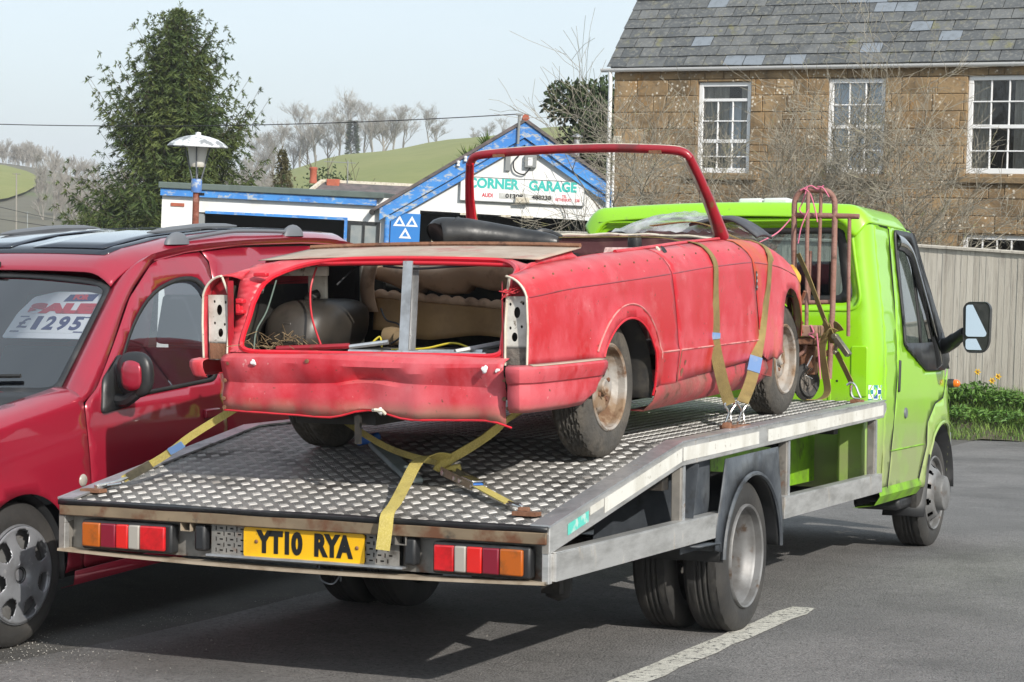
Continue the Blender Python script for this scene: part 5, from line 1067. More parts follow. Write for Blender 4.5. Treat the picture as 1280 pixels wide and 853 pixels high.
# sides
def cab_side(s_):
    def fm(y, z):
        k = tumble(z); x = .967*k
        if y > 6.5: x -= .10*((y-6.5)/.55)**2
        d = math.hypot((y-6.5)/.47, (z-.36)/.47)
        if z > .3: x += .016*sstep(1.22, 1.02, d)
        x += .006*sstep(.70, .66, z)
        return (s_*x, y, z)
    arch = arc(6.50, .37, .435, .42, 0, 180, 24)
    # B-pillar and lower corner
    P = [(5.02, .46), (5.148, .46), (5.30, 1.1), (5.355, 1.98), (5.02, 1.99)]
    b = MB(); panel(P, fm, (), .06, b); b.build("b_pillar", M['lime'], tr, smooth=50, solid=.005)
    dw = fillet([(5.47, 1.285), (6.02, 1.135), (6.47, 1.135), (6.44, 1.36), (5.885, 1.965), (5.485, 1.965)], [.02, .02, .02, .05, .05, .06])
    D = [(5.156, .44), (5.90, .415), (6.06, .66), (6.10, .80), (6.30, .92), (6.52, .95), (6.60, 1.06), (6.50, 1.33), (5.97, 1.99), (5.363, 1.995), (5.308, 1.1)]
    b = MB(); panel(D, fm, [dw], .05, b); d = b.build("cab_door", M['lime'], tr, smooth=50, solid=.006)
    g = MB(); panel([(5.47, 1.30), (6.45, 1.30), (6.44, 1.36), (5.885, 1.965), (5.485, 1.965)], lambda y, z: tuple(Vector(fm(y, z)) - Vector((s_*.012, 0, 0))), (), .12, g); g.build("window", M['glass'], d, smooth=60)
    g = MB(); panel(fillet([(5.46, 1.295), (6.02, 1.13), (6.50, 1.125), (6.72, 1.19), (6.46, 1.38), (6.38, 1.31)], .03), lambda y, z: tuple(Vector(fm(y, z)) + Vector((s_*.004, 0, 0))), (), .06, g); g.build("mirror_base_trim", M['plastic'], d, solid=.012, soff=1)
    so2 = fillet([(5.475, 1.285), (6.02, 1.128), (6.50, 1.125), (6.72, 1.19), (6.48, 1.40), (5.92, 1.985), (5.478, 1.985)], [.03, .06, .03, .02, .05, .04, .04]); sh2 = fillet([(5.508, 1.302), (6.37, 1.302), (6.34, 1.39), (5.875, 1.935), (5.522, 1.935)], [.02, .02, .04, .05, .05])
    g = MB(); panel(so2, lambda y, z: tuple(Vector(fm(y, z)) + Vector((s_*.006, 0, 0))), [sh2], .04, g); g.build("window_surround", M['plastic'], d, smooth=60, solid=.014, soff=0)
    g = MB(); panel([(5.94, 1.28), (5.985, 1.28), (5.985, 1.86), (5.94, 1.91)], lambda y, z: tuple(Vector(fm(y, z)) - Vector((s_*.006, 0, 0))), (), .08, g); g.build("quarter_bar", M['black'], d, solid=.01)
    vp = spline([(5.50, 1.915), (5.66, 1.905), (5.80, 1.865), (5.90, 1.78), (6.02, 1.62), (6.15, 1.43), (6.26, 1.27), (6.33, 1.165)], 6); g = MB(); rows = []
    for i, p in enumerate(vp):
        q = vp[min(i+1, len(vp)-1)]-vp[max(i-1, 0)]; q.normalize(); nn = Vector((-q[1], q[0])); hw_ = .052
        rows.append([tuple(Vector(fm(p[0]+nn.x*hw_*w_, p[1]+nn.y*hw_*w_)) + Vector((s_*(.010+.026*(1-w_*w_)), 0, 0))) for w_ in (-1, -.8, -.5, 0, .5, .8, 1)])
    g.grid(rows); g.build("wind_deflector", M['glass_dark'], d, smooth=70, solid=.003)
    g = MB(); g.lathe([(0, .010), (.030, .008), (.034, 0)], 16, (s_*.968, 5.52, .88), 'x') if s_ > 0 else None
    if s_ > 0: g.build("lock_barrel", M['grey_plastic'], d)
    g = MB(); g.prism(fillet([(5.325, 1.01), (5.355, 1.01), (5.372, 1.20), (5.342, 1.20)], .012), 'x', *sorted((s_*.960, s_*.978))); g.build("door_handle", M['plastic'], d, bevel=.006)
    g = MB(); g.tube([tuple(Vector(fm(y, .668)) + Vector((s_*.001, 0, 0))) for y in (5.2, 5.5, 5.8, 6.02)], .005, 5); g.build("door_crease", M['lime_dirty_shaded'], d)
    g = MB(); g.tube([tuple(Vector(fm(y, z))+Vector((s_*.0005, 0, 0))) for y, z in ((5.152, .45), (5.23, .78), (5.304, 1.1), (5.335, 1.55), (5.359, 1.985))], .0042, 5); g.tube([tuple(Vector(fm(y, z))+Vector((s_*.0005, 0, 0))) for y, z in ((5.905, .415), (6.065, .66), (6.105, .80), (6.305, .915), (6.525, .945), (6.605, 1.06))], .0042, 5); g.build("door_seam", M['black'], d)
    g = MB(); g.tube([fm(p[0], p[1]) for p in arch], .011, 6); g.build("arch_lip", M['lime'], tr)
    # wing
    Wg = [(5.908, .41), (5.95, .40), (6.06, .40)] + arch[::-1][1:] + [(6.99, .40), (7.02, .62), (6.98, .85), (6.86, 1.05), (6.74, 1.13), (6.61, 1.06), (6.53, .94), (6.31, .91), (6.11, .79), (6.07, .66)]
    b = MB(); panel(Wg, fm, (), .045, b); b.build("front_wing", M['lime'], tr, smooth=50, solid=.006)
    # sill
    b = MB(); b.grid([[(s_*x, y, z) for x, z in ((.955, .46), (.965, .415), (.93, .36), (.80, .34))] for y in np.linspace(4.95, 6.05, 10)]); b.build("sill", M['lime_dirty_shaded'], tr)
    # arch liner and flaps
    b = MB(); b.grid([[(s_*x, 6.50+.43*math.cos(rad(a)), .37+.415*math.sin(rad(a))) for x in (.955, .80, .60)] for a in range(-4, 186, 8)]); b.build("arch_liner", M['plastic'], tr, solid=.006)
    b = MB(); b.grid([[(s_*x, y, z) for x in (.985, .72)] for y, z in ((6.11, .60), (6.06, .46), (6.00, .30), (5.96, .22))]); b.build("mud_flap", M['plastic'], tr, solid=.012)
    b = MB(); b.box(*sorted((s_*.90, s_*.60)), 5.70, 6.05, .27, .36); b.build("step_well", M['plastic'], tr, bevel=.03)
    b = MB(); b.grid([[(s_*x, y, z) for x in (.93, .6)] for y, z in ((6.935, .70), (6.96, .5), (6.95, .30))]); b.build("front_liner", M['grey_plastic'], tr, solid=.012)
    # indicator
    i = MB(); i.lathe([(.030, -.002), (.030, .03), (.027, .036)], 18, (0, 0, 0), 'x'); o = i.build("side_indicator", M['plastic'], tr); o.location = (s_*.958, 6.73, 1.035); o.rotation_euler = (0, 0, 0 if s_ > 0 else PI)
    i = MB(); i.lathe([(.026, .034), (.027, .05), (.022, .066), (.011, .075), (0, .077)], 18, (0, 0, 0), 'x'); i.build("indicator_lens", M['amber'], o)
    # mirror
    m_ = MB(); m_.tube(spline([(s_*.93, 6.50, 1.275), (s_*1.02, 6.40, 1.29), (s_*1.10, 6.29, 1.33), (s_*1.17, 6.23, 1.37)], 6), [.052]*6+[.046]*6+[.04]*6+[.036], 12); arm = m_.build("mirror_arm", M['plastic'], tr)
    def oval(yo, sc=1.0):
        pts = fillet([(1.168, 1.285), (1.19, 1.245), (1.30, 1.245), (1.328, 1.30), (1.335, 1.53), (1.315, 1.562), (1.19, 1.562), (1.165, 1.53)], .03); cx, cz = 1.25, 1.405
        return [(s_*(cx+(x-cx)*sc), yo, cz+(z-cz)*sc) for x, z in pts]
    m_ = MB(); m_.grid([oval(6.175, .97), oval(6.172, 1.0), oval(6.20, 1.02), oval(6.25, .98), oval(6.29, .8), oval(6.31, .45)], True); m_.add(oval(6.31, .45), [tuple(range(len(oval(0))))]); m_.add(oval(6.178, .97), [tuple(range(len(oval(0))))]); hd = m_.build("wing_mirror", M['plastic'], tr, smooth=50)
    for z0, z1, tilt in ((1.345, 1.545, .12), (1.262, 1.332, -.15)):
        m_ = MB(); panel(fillet([(1.186, z0), (1.312, z0), (1.318, z1), (1.184, z1)], .02), lambda u, v: (s_*u, 6.1765+.10*(u-1.25)+.05*(v-z0)-(.006 if tilt > 0 else .002), v), (), .2, m_); m_.build("mirror_glass", M['mirror'], hd, smooth=0)
for s_ in (1, -1): cab_side(s_)
text("TDCi", .042, (.977, 6.02, 1.212), (PI/2, 0, PI/2), M['galv'], tr, off=.001)
# nose: bonnet, windscreen, front
b = MB(); rows = []
for u in np.linspace(-1, 1, 21):
    k = abs(u); c = 1-k*k
    rows.append([(u*.80, 5.93+.05*c, 2.04-.02*k), (u*.84, 6.32+.12*c, 1.62), (u*.88, 6.70+.18*c, 1.17+.02*c)])
b.grid(rows); b.build("windscreen", M['glass'], tr)
b = MB(); b.grid([[(u*.905, yy+.15*(1-u*u)*f, zz+.03*(1-u*u)) for u in np.linspace(-1, 1, 21)] for yy, zz, f in ((6.66, 1.17, 1), (6.80, 1.09, .9), (6.93, .97, .8), (7.0, .82, .7), (7.03, .62, .6), (7.03, .40, .6), (6.98, .30, .6))]); b.build("bonnet", M['lime'], tr, smooth=60)
for s_ in (1, -1):
    pr3 = (((.80, 5.90, 2.045), (.88, 5.90, 2.005), (.885, 5.96, 1.975)), ((.83, 6.10, 1.855), (.905, 6.07, 1.82), (.905, 6.12, 1.78)), ((.85, 6.30, 1.66), (.925, 6.25, 1.62), (.925, 6.31, 1.58)), ((.865, 6.48, 1.43), (.94, 6.43, 1.40), (.94, 6.50, 1.36)), ((.88, 6.66, 1.19), (.95, 6.60, 1.16), (.95, 6.70, 1.13)))
    cc = [spline([r_[k] for r_ in pr3], 6) for k in range(3)]; b = MB(); b.grid([[(s_*p.x, p.y, p.z) for p in q] for q in zip(*cc)]); b.build("a_pillar", M['black'], tr, solid=.02, smooth=70)
# interior
b = MB()
for x in (-.52, 0.02, .52):
    b.prism([(5.15, .75), (5.6, .78), (5.62, .92), (5.28, .94), (5.14, 1.55), (5.02, 1.55)], 'x', x-.22, x+.22)
    b.box(x-.12, x+.12, 5.05, 5.15, 1.56, 1.78)
b.build("seat", M['seat_cloth'], tr, bevel=.03)
b = MB(); b.prism([(6.2, .8), (6.72, .8), (6.72, 1.12), (6.3, 1.16), (6.15, 1.0)], 'x', -.84, .84); b.build("dashboard", M['interior'], tr, bevel=.02)
b = MB(); b.box(-.88, .88, 4.95, 6.7, .48, .52); b.box(-.9, -.88, 5.1, 6.6, .5, 1.25); b.box(.88, .90, 5.1, 6.0, .5, 1.12); b.build("cab_floor", M['interior'], tr)
b = MB(); b.lathe([(.17, 0), (.19, .012), (.19, -.012), (.17, 0)], 26, (0, 0, 0), 'z'); o = b.build("steering_wheel", M['black'], tr); o.location = (.42, 6.02, 1.16); o.rotation_euler = (rad(-60), 0, 0)
b = MB(); b.box(-.10, .10, 6.18, 6.21, 1.72, 1.80); b.build("rear_view_mirror", M['black'], tr, bevel=.01)
b = MB(); b.lathe([(0, 0), (.05, .01), (.055, .03), (0, .04)], 14, (.70, 5.95, 1.45), 'x'); b.tube([(.72, 5.95, 1.45), (.78, 6.2, 1.40)], .008, 6); b.build("dash_gadget", M['black'], tr)
# roof light bar
lb = MB()
for x0, x1 in ((-.075, .076), (.084, .246)): lb.box(x0, x1, 5.42, 5.58, 2.135, 2.185)
lb.build("light_bar", mat("milky_lens", (.60, .62, .60), .3, coat=.4), tr, bevel=.015, seg=3)
b = MB(); b.box(-.06, .23, 5.44, 5.56, 2.10, 2.136); b.build("light_bar_foot", M['grey_plastic'], tr)
# chequered sticker on the cab corner
b = MB()
for i in range(5):
    for j in range(4):
        s0 = .905+i*.030; z0 = .955+j*.026; c = [rear_map(s, z) for s, z in ((s0, z0), (s0+.030, z0), (s0+.030, z0+.026), (s0, z0+.026))]
        nrm = Vector((.5, -.6, 0)).normalized()*.003; b.mi = 0 if (i+j) % 2 else (1 if (i*j) % 3 else 2); b.add([tuple(Vector(p)+nrm) for p in c], [(0, 1, 2, 3)])
b.build("chequer_sticker", [M['sign_white'], mat("blue_print", (.02, .09, .25), .5), mat("teal_print", (.02, .25, .25), .5)], tr, smooth=0)
# ------------------------------------------------------------------ red convertible shell on the bed
CO = (.165, 1.061, .847)
car = empty("convertible_car", "stripped faded red old convertible without boot lid strapped on the truck bed", "car", CO, (rad(2.29), 0, rad(-.4)), road=True)
BELT = [(-.82, .660), (-.51, .690), (-.02, .713), (.49, .736), (.93, .760), (1.57, .782), (1.99, .758), (2.35, .70), (2.62, .62), (2.8, .52)]
RADI = [(-.82, .092), (-.5, .108), (0, .122), (.9, .122), (1.6, .128), (2.1, .155), (2.4, .13), (2.65, .09), (2.8, .06)]
HALF = [(-.82, .700), (-.55, .728), (-.2, .752), (.2, .762), (1.2, .765), (1.9, .765), (2.25, .755), (2.45, .73), (2.62, .68), (2.74, .60), (2.8, .53)]
def smooth_tab(tab, x, d=.10): return (lerp(tab, x-d)+2*lerp(tab, x)+lerp(tab, x+d))/4
def side_map(sg):
    def fm(y, s):
        sb = smooth_tab(BELT, y); R_ = smooth_tab(RADI, y); hw = smooth_tab(HALF, y)
        if s <= sb:
            z = s; x = hw
            x -= .018*sstep(.40, .26, z); x -= .012*(1-sstep(.42, sb, z))*0
            x -= .010*sstep(.58, .66, (z-.41)/(sb-.41))*0 + .004*math.sin(PI*max(0, min(1, (z-.41)/max(.05, sb-.41))))*-1
            d = math.hypot((y-.035)/.305, (z-.262)/.300)
            if y < 1.0 and z > .25: x += .009*sstep(1.24, 1.17, d)
            d2 = math.hypot((y-2.24)/.24, (z-.30)/.345)
            if y > 1.4 and z > .25: x += .009*sstep(1.24, 1.15, d2)
            x += .006*math.exp(-((z-.408)/.012)**2)*(1 if -.3 < y < 1.75 else 0)
        else:
            a0 = .30; a = (s-sb)/R_; am = 1.15; RR = R_*1.06
            if a < am: x = hw - RR*(math.cos(a0)-math.cos(a+a0)); z = sb + RR*(math.sin(a+a0)-math.sin(a0))*1.10
            else:
                e = (a-am)*R_; x = hw - RR*(math.cos(a0)-math.cos(am+a0)) - e*math.cos(.15); z = sb + RR*(math.sin(am+a0)-math.sin(a0))*1.10 + e*.12*math.exp(-e*3)
        return (sg*x, y, z)
    return fm
def top_s(y, extra=0): return smooth_tab(BELT, y) + 1.15*smooth_tab(RADI, y) + extra
ARC_R = arc(.035, .262, .305, .300, -6, 186, 26)
ARC_F = [(2.52, .40), (2.46, .48), (2.36, .565), (2.25, .632), (2.14, .650), (2.07, .615), (2.035, .53), (2.035, .33)]
for sg, side in ((1, 'near'), (-1, 'far')):
    fm = side_map(sg)
    # rear wing
    yt = [-.80, -.7, -.6, -.5, -.4, -.3, -.2, -.1, 0, .1, .2, .3, .4, .497]
    top = [(y, top_s(y, .035 if y > -.5 else .035*max(0, (y+.80)/.3))) for y in yt]
    O = [(-.805, .405), (-.27, .408), (-.262, .33)] + [(p[0], p[1]) for p in ARC_R[::-1] if p[1] > .33 and True]
    O = [(-.815, .408), (-.27, .408)] + [p for p in ARC_R[::-1] if p[0] > -.262 or p[1] > .405] + [(.345, .268), (.608, .262), (.590, .40), (.540, .60), (.507, .735), (.497, .80)] + top[::-1] + [(-.815, .664)]
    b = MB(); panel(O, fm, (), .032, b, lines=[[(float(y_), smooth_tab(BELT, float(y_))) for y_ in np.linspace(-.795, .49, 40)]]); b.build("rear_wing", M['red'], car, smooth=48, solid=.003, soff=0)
    # rust-lipped arch edge
    b = MB(); b.tube([tuple(Vector(fm(p[0], p[1]))+Vector((0, 0, 0))) for p in ARC_R if p[1] > .40 or p[0] > .2], .005, 5); b.build("arch_lip", M['red_bright'], car)
    b = MB(); b.grid([[(sg*x, .035+.325*math.cos(rad(a)), .262+.32*math.sin(rad(a))) for x in (.735, .6, .44)] for a in range(-8, 190, 9)]); b.build("arch_liner", M['boot_dark'], car, solid=.004)
    # door
    yd = [.505, .6, .7, .8, .9, 1.0, 1.1, 1.2, 1.3, 1.4, 1.478]
    Dd = [(.616, .272), (1.20, .300), (1.698, .322), (1.672, .42), (1.578, .74), (1.566, .79), (1.53, .84)] + [(y, top_s(y, .0)) for y in yd[::-1]] + [(.505, .80), (.515, .735), (.548, .60), (.598, .40)]
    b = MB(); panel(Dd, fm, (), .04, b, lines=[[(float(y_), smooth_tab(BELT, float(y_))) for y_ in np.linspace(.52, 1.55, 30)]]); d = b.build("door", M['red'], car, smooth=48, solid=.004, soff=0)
    if sg > 0:
        b = MB(); c = Vector(fm(.60, .84)); b.lathe([(0, .003), (.016, .003), (.018, .0)], 10, (0, 0, 0), 'x', fn=lambda a, i, r, h: (r*(1+.9*abs(math.sin(a))), h)); o = b.build("handle_hole", M['black'], d); o.location = c; o.rotation_euler = (rad(-20), rad(-35), 0)
        b = MB(); b.lathe([(0, .006), (.010, .005), (.012, 0)], 10, (0, 0, 0), 'x', fn=lambda a, i, r, h: (r*(1+.8*abs(math.sin(a))), h)); o = b.build("handle_plate", M['cream'], d); o.location = Vector(fm(.575, .858)); o.rotation_euler = (rad(-20), rad(-38), 0)
        b = MB()
        for (y, z, r_) in ((.655, .31, .016), (.68, .35, .010), (1.08, .312, .020), (1.05, .31, .013), (1.12, .316, .012)):
            b.add([tuple(Vector(fm(y+r_*math.cos(a)*(1+.4*math.sin(3*a)), z+r_*math.sin(a)*1.2))+Vector((.0035, 0, 0))) for a in np.linspace(0, 5.8, 9)], [tuple(range(9))])
        b.build("rust_hole", M['rust'], d, smooth=0)
        b = MB(); b.grid([[tuple(Vector(fm(.612+w_*.012, z))+Vector((.003, 0, 0))) for w_ in (0, 1-abs(z-.36)*6)] for z in (.27, .30, .33, .36, .40, .44)]); b.build("split_seam", M['rust'], d, smooth=0)
    # trim clip holes along the top of the wing
    b = MB(); yy = -.70
    while yy < 1.5:
        p = Vector(fm(yy, smooth_tab(BELT, yy)+.062)); b.lathe([(0, .0035), (.0055, .0032), (.0065, 0)], 7, p, 'x'); yy += .145
    b.build("trim_hole", M['rust'], car)
    # sill
    b = MB(); b.grid([[(sg*x, y, z+.012*(y-.3)) for x, z in ((.715, .33), (.738, .29), (.752, .245), (.735, .20), (.69, .158), (.62, .16))] for y in np.linspace(.36, 1.86, 22)]); b.build("sill", M['red_rusty'], car, solid=.003)
    # front wing, half of the tilting bonnet
    yn = [1.54, 1.65, 1.75, 1.85, 1.95, 2.05, 2.15, 2.25, 2.35, 2.45, 2.55, 2.65, 2.74, 2.8]
    Fo = [(1.688, .42), (1.70, .34), (1.78, .325), (1.86, .30), (1.93, .315), (1.98, .30)] + fillet(ARC_F[::-1], .04, 3)[0:] + [(2.66, .38), (2.74, .44), (2.80, .50)] + [(y, top_s(y, .44*max(.05, 1-max(0, (y-2.2)/.6)**2))) for y in yn[::-1]] + [(1.545, .86), (1.582, .79), (1.594, .74)]
    b = MB(); panel(Fo, fm, (), .04, b, lines=[[(float(y_), smooth_tab(BELT, float(y_))) for y_ in np.linspace(1.60, 2.60, 30)]]); b.build("front_wing", M['red_front'], car, smooth=48, solid=.003, soff=0)
    b = MB(); b.grid([[(sg*x, 2.30+.345*math.cos(rad(a)), .262+.35*math.sin(rad(a))) for x in (.715, .6, .44)] for a in range(75, 190, 9)]); b.build("arch_liner", M['boot_dark'], car, solid=.004)
    b = MB(); b.grid([[(sg*x, y, z) for x in (.745, .70)] for y, z in ((1.70, .36), (1.86, .34), (1.97, .40), (1.93, .22), (1.78, .24))]); b.build("torn_lower_panel", M['red_rusty'], car, smooth=0, solid=.003)
    # tail-lamp housing: plate, hood rim, inner wall
    def tl(x, z): return (sg*x, -.795 + .06*(z-.41), z)
    ox = lambda z: .688+.012*sstep(.41, .66, z); ix = lambda z: .602-.0*z
    hol = [arc(.640, .515, .012, .017, 0, 340, 14), arc(.648, .605, .013, .021, 0, 340, 14), arc(.622, .548, .005, .006, 0, 330, 8), arc(.668, .553, .005, .006, 0, 330, 8), arc(.620, .635, .005, .006, 0, 330, 8), arc(.672, .638, .005, .006, 0, 330, 8)]
    b = MB(); panel([(.596, .408), (.690, .408), (.702, .664), (.600, .664)], tl, hol, .05, b); tp_ = b.build("tail_lamp_plate", M['plate_white'], car, smooth=0, solid=.002)
    b = MB(); b.grid([[(sg*x, -.770+.06*(z-.41), z) for x in (.60, .70)] for z in (.41, .66)]); b.build("lamp_backing", M['black'], tp_, smooth=0)
    b = MB(); panel([(.602, .412), (.686, .412), (.690, .475), (.602, .472)], lambda x, z: tuple(Vector(tl(x, z))+Vector((0, -.003, 0))), (), .1, b); b.build("lamp_lower_plate", M['rust'] if sg < 0 else M['grime'], tp_, smooth=0)
    b = MB(); cr = [fm(-.815, s) for s in np.linspace(.664, top_s(-.815), 9)]; tipx = .640
    b.add([tuple(Vector(p)+Vector((0, .055, 0))) for p in cr] + [(sg*.612, -.755, .664)], [tuple(range(len(cr)+1))]); b.build("hood_recess", M['red_dark'], car, smooth=0)
    b = MB(); b.tube([fm(-.818, .41), fm(-.818, .55)] + [fm(-.818, s) for s in np.linspace(.664, top_s(-.815), 9)], .0045, 6); b.build("lamp_rim", M['cream'], car)
    b = MB(); b.tube([(sg*.606, -.80, .41), (sg*.602, -.79, .55), (sg*.606, -.782, .665), (sg*.625, -.80, .735), fm(-.812, top_s(-.812))], .005, 6); b.build("lamp_rim", M['cream'], car)
    b = MB(); b.grid([[(sg*x, y, z) for x, y in ((.598, -.80), (.588, -.775))] for z in (.41, .5, .6, .665, .72)]); b.build("aperture_pillar", M['red_dark'], car, smooth=0, solid=.004)
    # wires in the top of the housing
    if sg > 0:
        b = MB(); R = random.Random(2)
        for k in range(7): b.tube(spline([(.64+R.uniform(-.03, .03), -.76, .70), (.63+R.uniform(-.03, .02), -.80, .675+R.uniform(0, .02)), (.615+R.uniform(-.03, .03), -.815, .66+R.uniform(-.01, .03))], 5), .0022, 4)
        b.build("wiring", M['wire_red'], car)
    # wraparound quarter bumper
    pr = [(.000, .416), (.030, .410), (.036, .402), (.036, .385), (.022, .352), (.010, .345), (.010, .338), (.012, .30), (.004, .262), (-.012, .240)]
    path = [(.648, -.862), (.690, -.856), (.715, -.83), (.726, -.79), (.740, -.68), (.752, -.55), (.760, -.42), (.765, -.33), (.766, -.285)]
    rows = []
    if sg < 0: pr = pr[:6]
    for i, (px_, py) in enumerate(path):
        a = path[max(0, i-1)]; c = path[min(len(path)-1, i+1)]; t = Vector((c[0]-a[0], c[1]-a[1], 0)).normalized(); n_ = Vector((t.y, -t.x, 0)); f = max(0, (i-5.5)/2.5)
        rows.append([tuple((sg*(px_+n_.x*o_), py+n_.y*o_, (z if z > .35 else .35-(.35-z)*(1-f*f*.9)))) for o_, z in pr])
    b = MB(); b.grid(rows); qb = b.build("quarter_bumper", M['red'], car, smooth=26, solid=.003)
    b = MB(); b.grid([[tuple(Vector(p)+Vector((0, 0, .0015))) for p in (rw[0], rw[1])] for rw in rows[2:]] ); b.build("dusty_ledge", M['tan'], qb, solid=.001, soff=1)
    # wheels
    for yw, zz in ((0, .285), (2.324, .285)):
        b = MB(); tyre(b, .285, .150, .172, tread='block', depth=.007); t = b.build("tyre", M['rubber_dusty'], car); t.location = (sg*.690, yw, zz-.001); t.rotation_euler = (yw+.5, 0, 0 if sg > 0 else PI)
        r = MB(); r.lathe([(.160, -.03), (.163, .000), (.172, .006), (.178, .0), (.178, -.010), (.166, -.018), (.158, -.032), (.150, -.045), (.144, -.05), (.136, -.066), (.131, -.072)], 60, axis='x')
        disc_holes(r, .033, .131, lambda q, a: -.072+.046*sstep(.131, .085, q)-.012*sstep(.065, .03, q), 96, [(j*PI/4*2+.4, .20, .098, .120) for j in range(4)] + [(j*PI/2+PI/4, .16, .040, .052) for j in range(4)])
        r.lathe([(.035, -.045), (.033, -.020), (.026, -.014), (.0, -.026)], 16, axis='x'); r.build("rim", M['rim_rusty'], t)
        h = MB()
        for j in range(4): h.lathe([(0, -.02), (.009, -.021), (.011, -.04)], 6, (0, .055*math.cos(j*PI/2), .055*math.sin(j*PI/2)), 'x')
        h.build("wheel_nut", M['rust'], t)
        h = MB(); h.lathe([(0, -.09), (.15, -.09), (.15, -.11), (0, -.11)], 20, axis='x'); h.build("brake_drum", M['rust'], t)
# badge on the near front wing
f1 = side_map(1)
b = MB(); b.grid([[tuple(Vector(f1(1.615+.018*i, z))+Vector((.004, 0, 0))) for i in (0, 1)] for z in (.645, .735)]); b.build("wing_badge", M['char'], car, smooth=0)
b = MB()
for k in range(3): b.grid([[tuple(Vector(f1(1.6155+.017*i, z))+Vector((.0055, 0, 0))) for i in (0, 1)] for z in (.655+k*.028, .668+k*.028)])
b.build("badge_bar", M['zinc'], car, smooth=0)
# tail panel rolled over into the valance, dented
def tail_row(x):
    dent = math.exp(-((x-.07)/.09)**2)*1.5 + .5*math.exp(-((x+.02)/.05)**2); sk = .012*x; tear = max(0, (x-.54)/.08)**2; wob = .006*math.sin(x*17)+.004*math.sin(x*41)
    pts = [(-.795, .442), (-.818, .441), (-.846, .434), (-.862, .420), (-.867, .402), (-.864, .375), (-.852, .348), (-.843, .330), (-.846, .315), (-.855, .28), (-.857, .242), (-.850, .205+.022*dent)]
    out = []
    for i, (y, z) in enumerate(pts):
        y += .018*(x/.6)**2 + (.022*dent if 4 < i < 8 else 0) + (.012*dent if i > 8 else 0)
        y += wob*(.4 if i < 5 else 1) + (.010*tear if i > 7 else 0); z -= (.016*tear if i == 11 else 0)
        out.append((x, y, z + .006*math.sin(x*5+i) + (.010*dent if i in (6, 7, 8) else 0) - sk*.4*(1 if i > 8 else 0)))
    return out
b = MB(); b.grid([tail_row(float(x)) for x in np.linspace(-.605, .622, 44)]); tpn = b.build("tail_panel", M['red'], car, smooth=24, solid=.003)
b = MB()
for (x, y, z, r_) in ((-.44, -.868, .405, .011), (.555, -.868, .398, .013), (.60, -.855, .395, .008), (.115, -.862, .232, .012)):
    b.lathe([(0, -.006), (r_*.8, -.005), (r_, .004)], 9, (x, y, z), 'y', fn=lambda a, i, r, h: (r*(1+.35*math.sin(2*a+r*900)), h))
b.build("bare_metal_scar", M['sign_white'], tpn)
b = MB()
for (x, y, z) in ((-.57, -.845, .40), (-.595, -.835, .33), (-.60, -.835, .26), (-.60, -.83, .225), (.62, -.838, .29), (.632, -.83, .255), (-.2, -.868, .415), (.62, -.838, .36)): b.lathe([(0, -.004), (.008, -.003), (.009, .003)], 8, (x, y, z), 'y')
b.build("bolt_hole", M['rust'], tpn)
b = MB(); b.tube([(.085, -.862, .235), (.10, -.875, .238), (.125, -.866, .236), (.13, -.85, .222)], .007, 6); b.build("bent_clip", M['cream'], tpn)
b = MB(); b.tube([tuple(Vector(tail_row(float(x))[-1])+Vector((0, 0, 0))) for x in np.linspace(-.605, .64, 26)], .004, 5); b.build("valance_lip", M['red_bright'], tpn)
# boot aperture surround on a slanted plane
def sur(x, t):          # t 0 bottom .. 1 top
    y = lerp([(0, -.795), (.2, -.772), (.5, -.715), (.8, -.62), (1.0, -.535), (1.06, -.50)], t); z = lerp([(0, .44), (.5, .628), (.8, .735), (1.0, .792), (1.06, .806)], t)
    k = sstep(.44, .64, abs(x)); y -= .10*k*sstep(.3, 1, t); z += (.01*(1-(x/.5)**2))*t - .022*k*sstep(.6, 1, t)
    return (x, y, z)
hole = fillet([(-.552, .005), (.588, .005), (.580, 1.01), (-.510, 1.01)], [.10, .07, .10, .36], 8)
b = MB(); panel([(-.600, -.01), (.604, -.01), (.616, 1.06), (-.612, 1.06)], sur, [hole], .035, b); b.build("boot_surround", M['red'], car, smooth=50, solid=.003)
b = MB(); b.tube([sur(*p) for p in resample(hole, .03)] + [sur(*resample(hole, .03)[0])], .0105, 6, caps=False); b.build("boot_flange", M['red_bright'], car)
b = MB(); b.grid([[(x, y, z) for y, z in ((-.552, .784+.01*(1-(x/.5)**2)), (-.548, .769+.01*(1-(x/.5)**2)))] for x in np.linspace(-.34, .56, 16)]); b.build("top_flange", M['red_bright'], car, solid=.004)
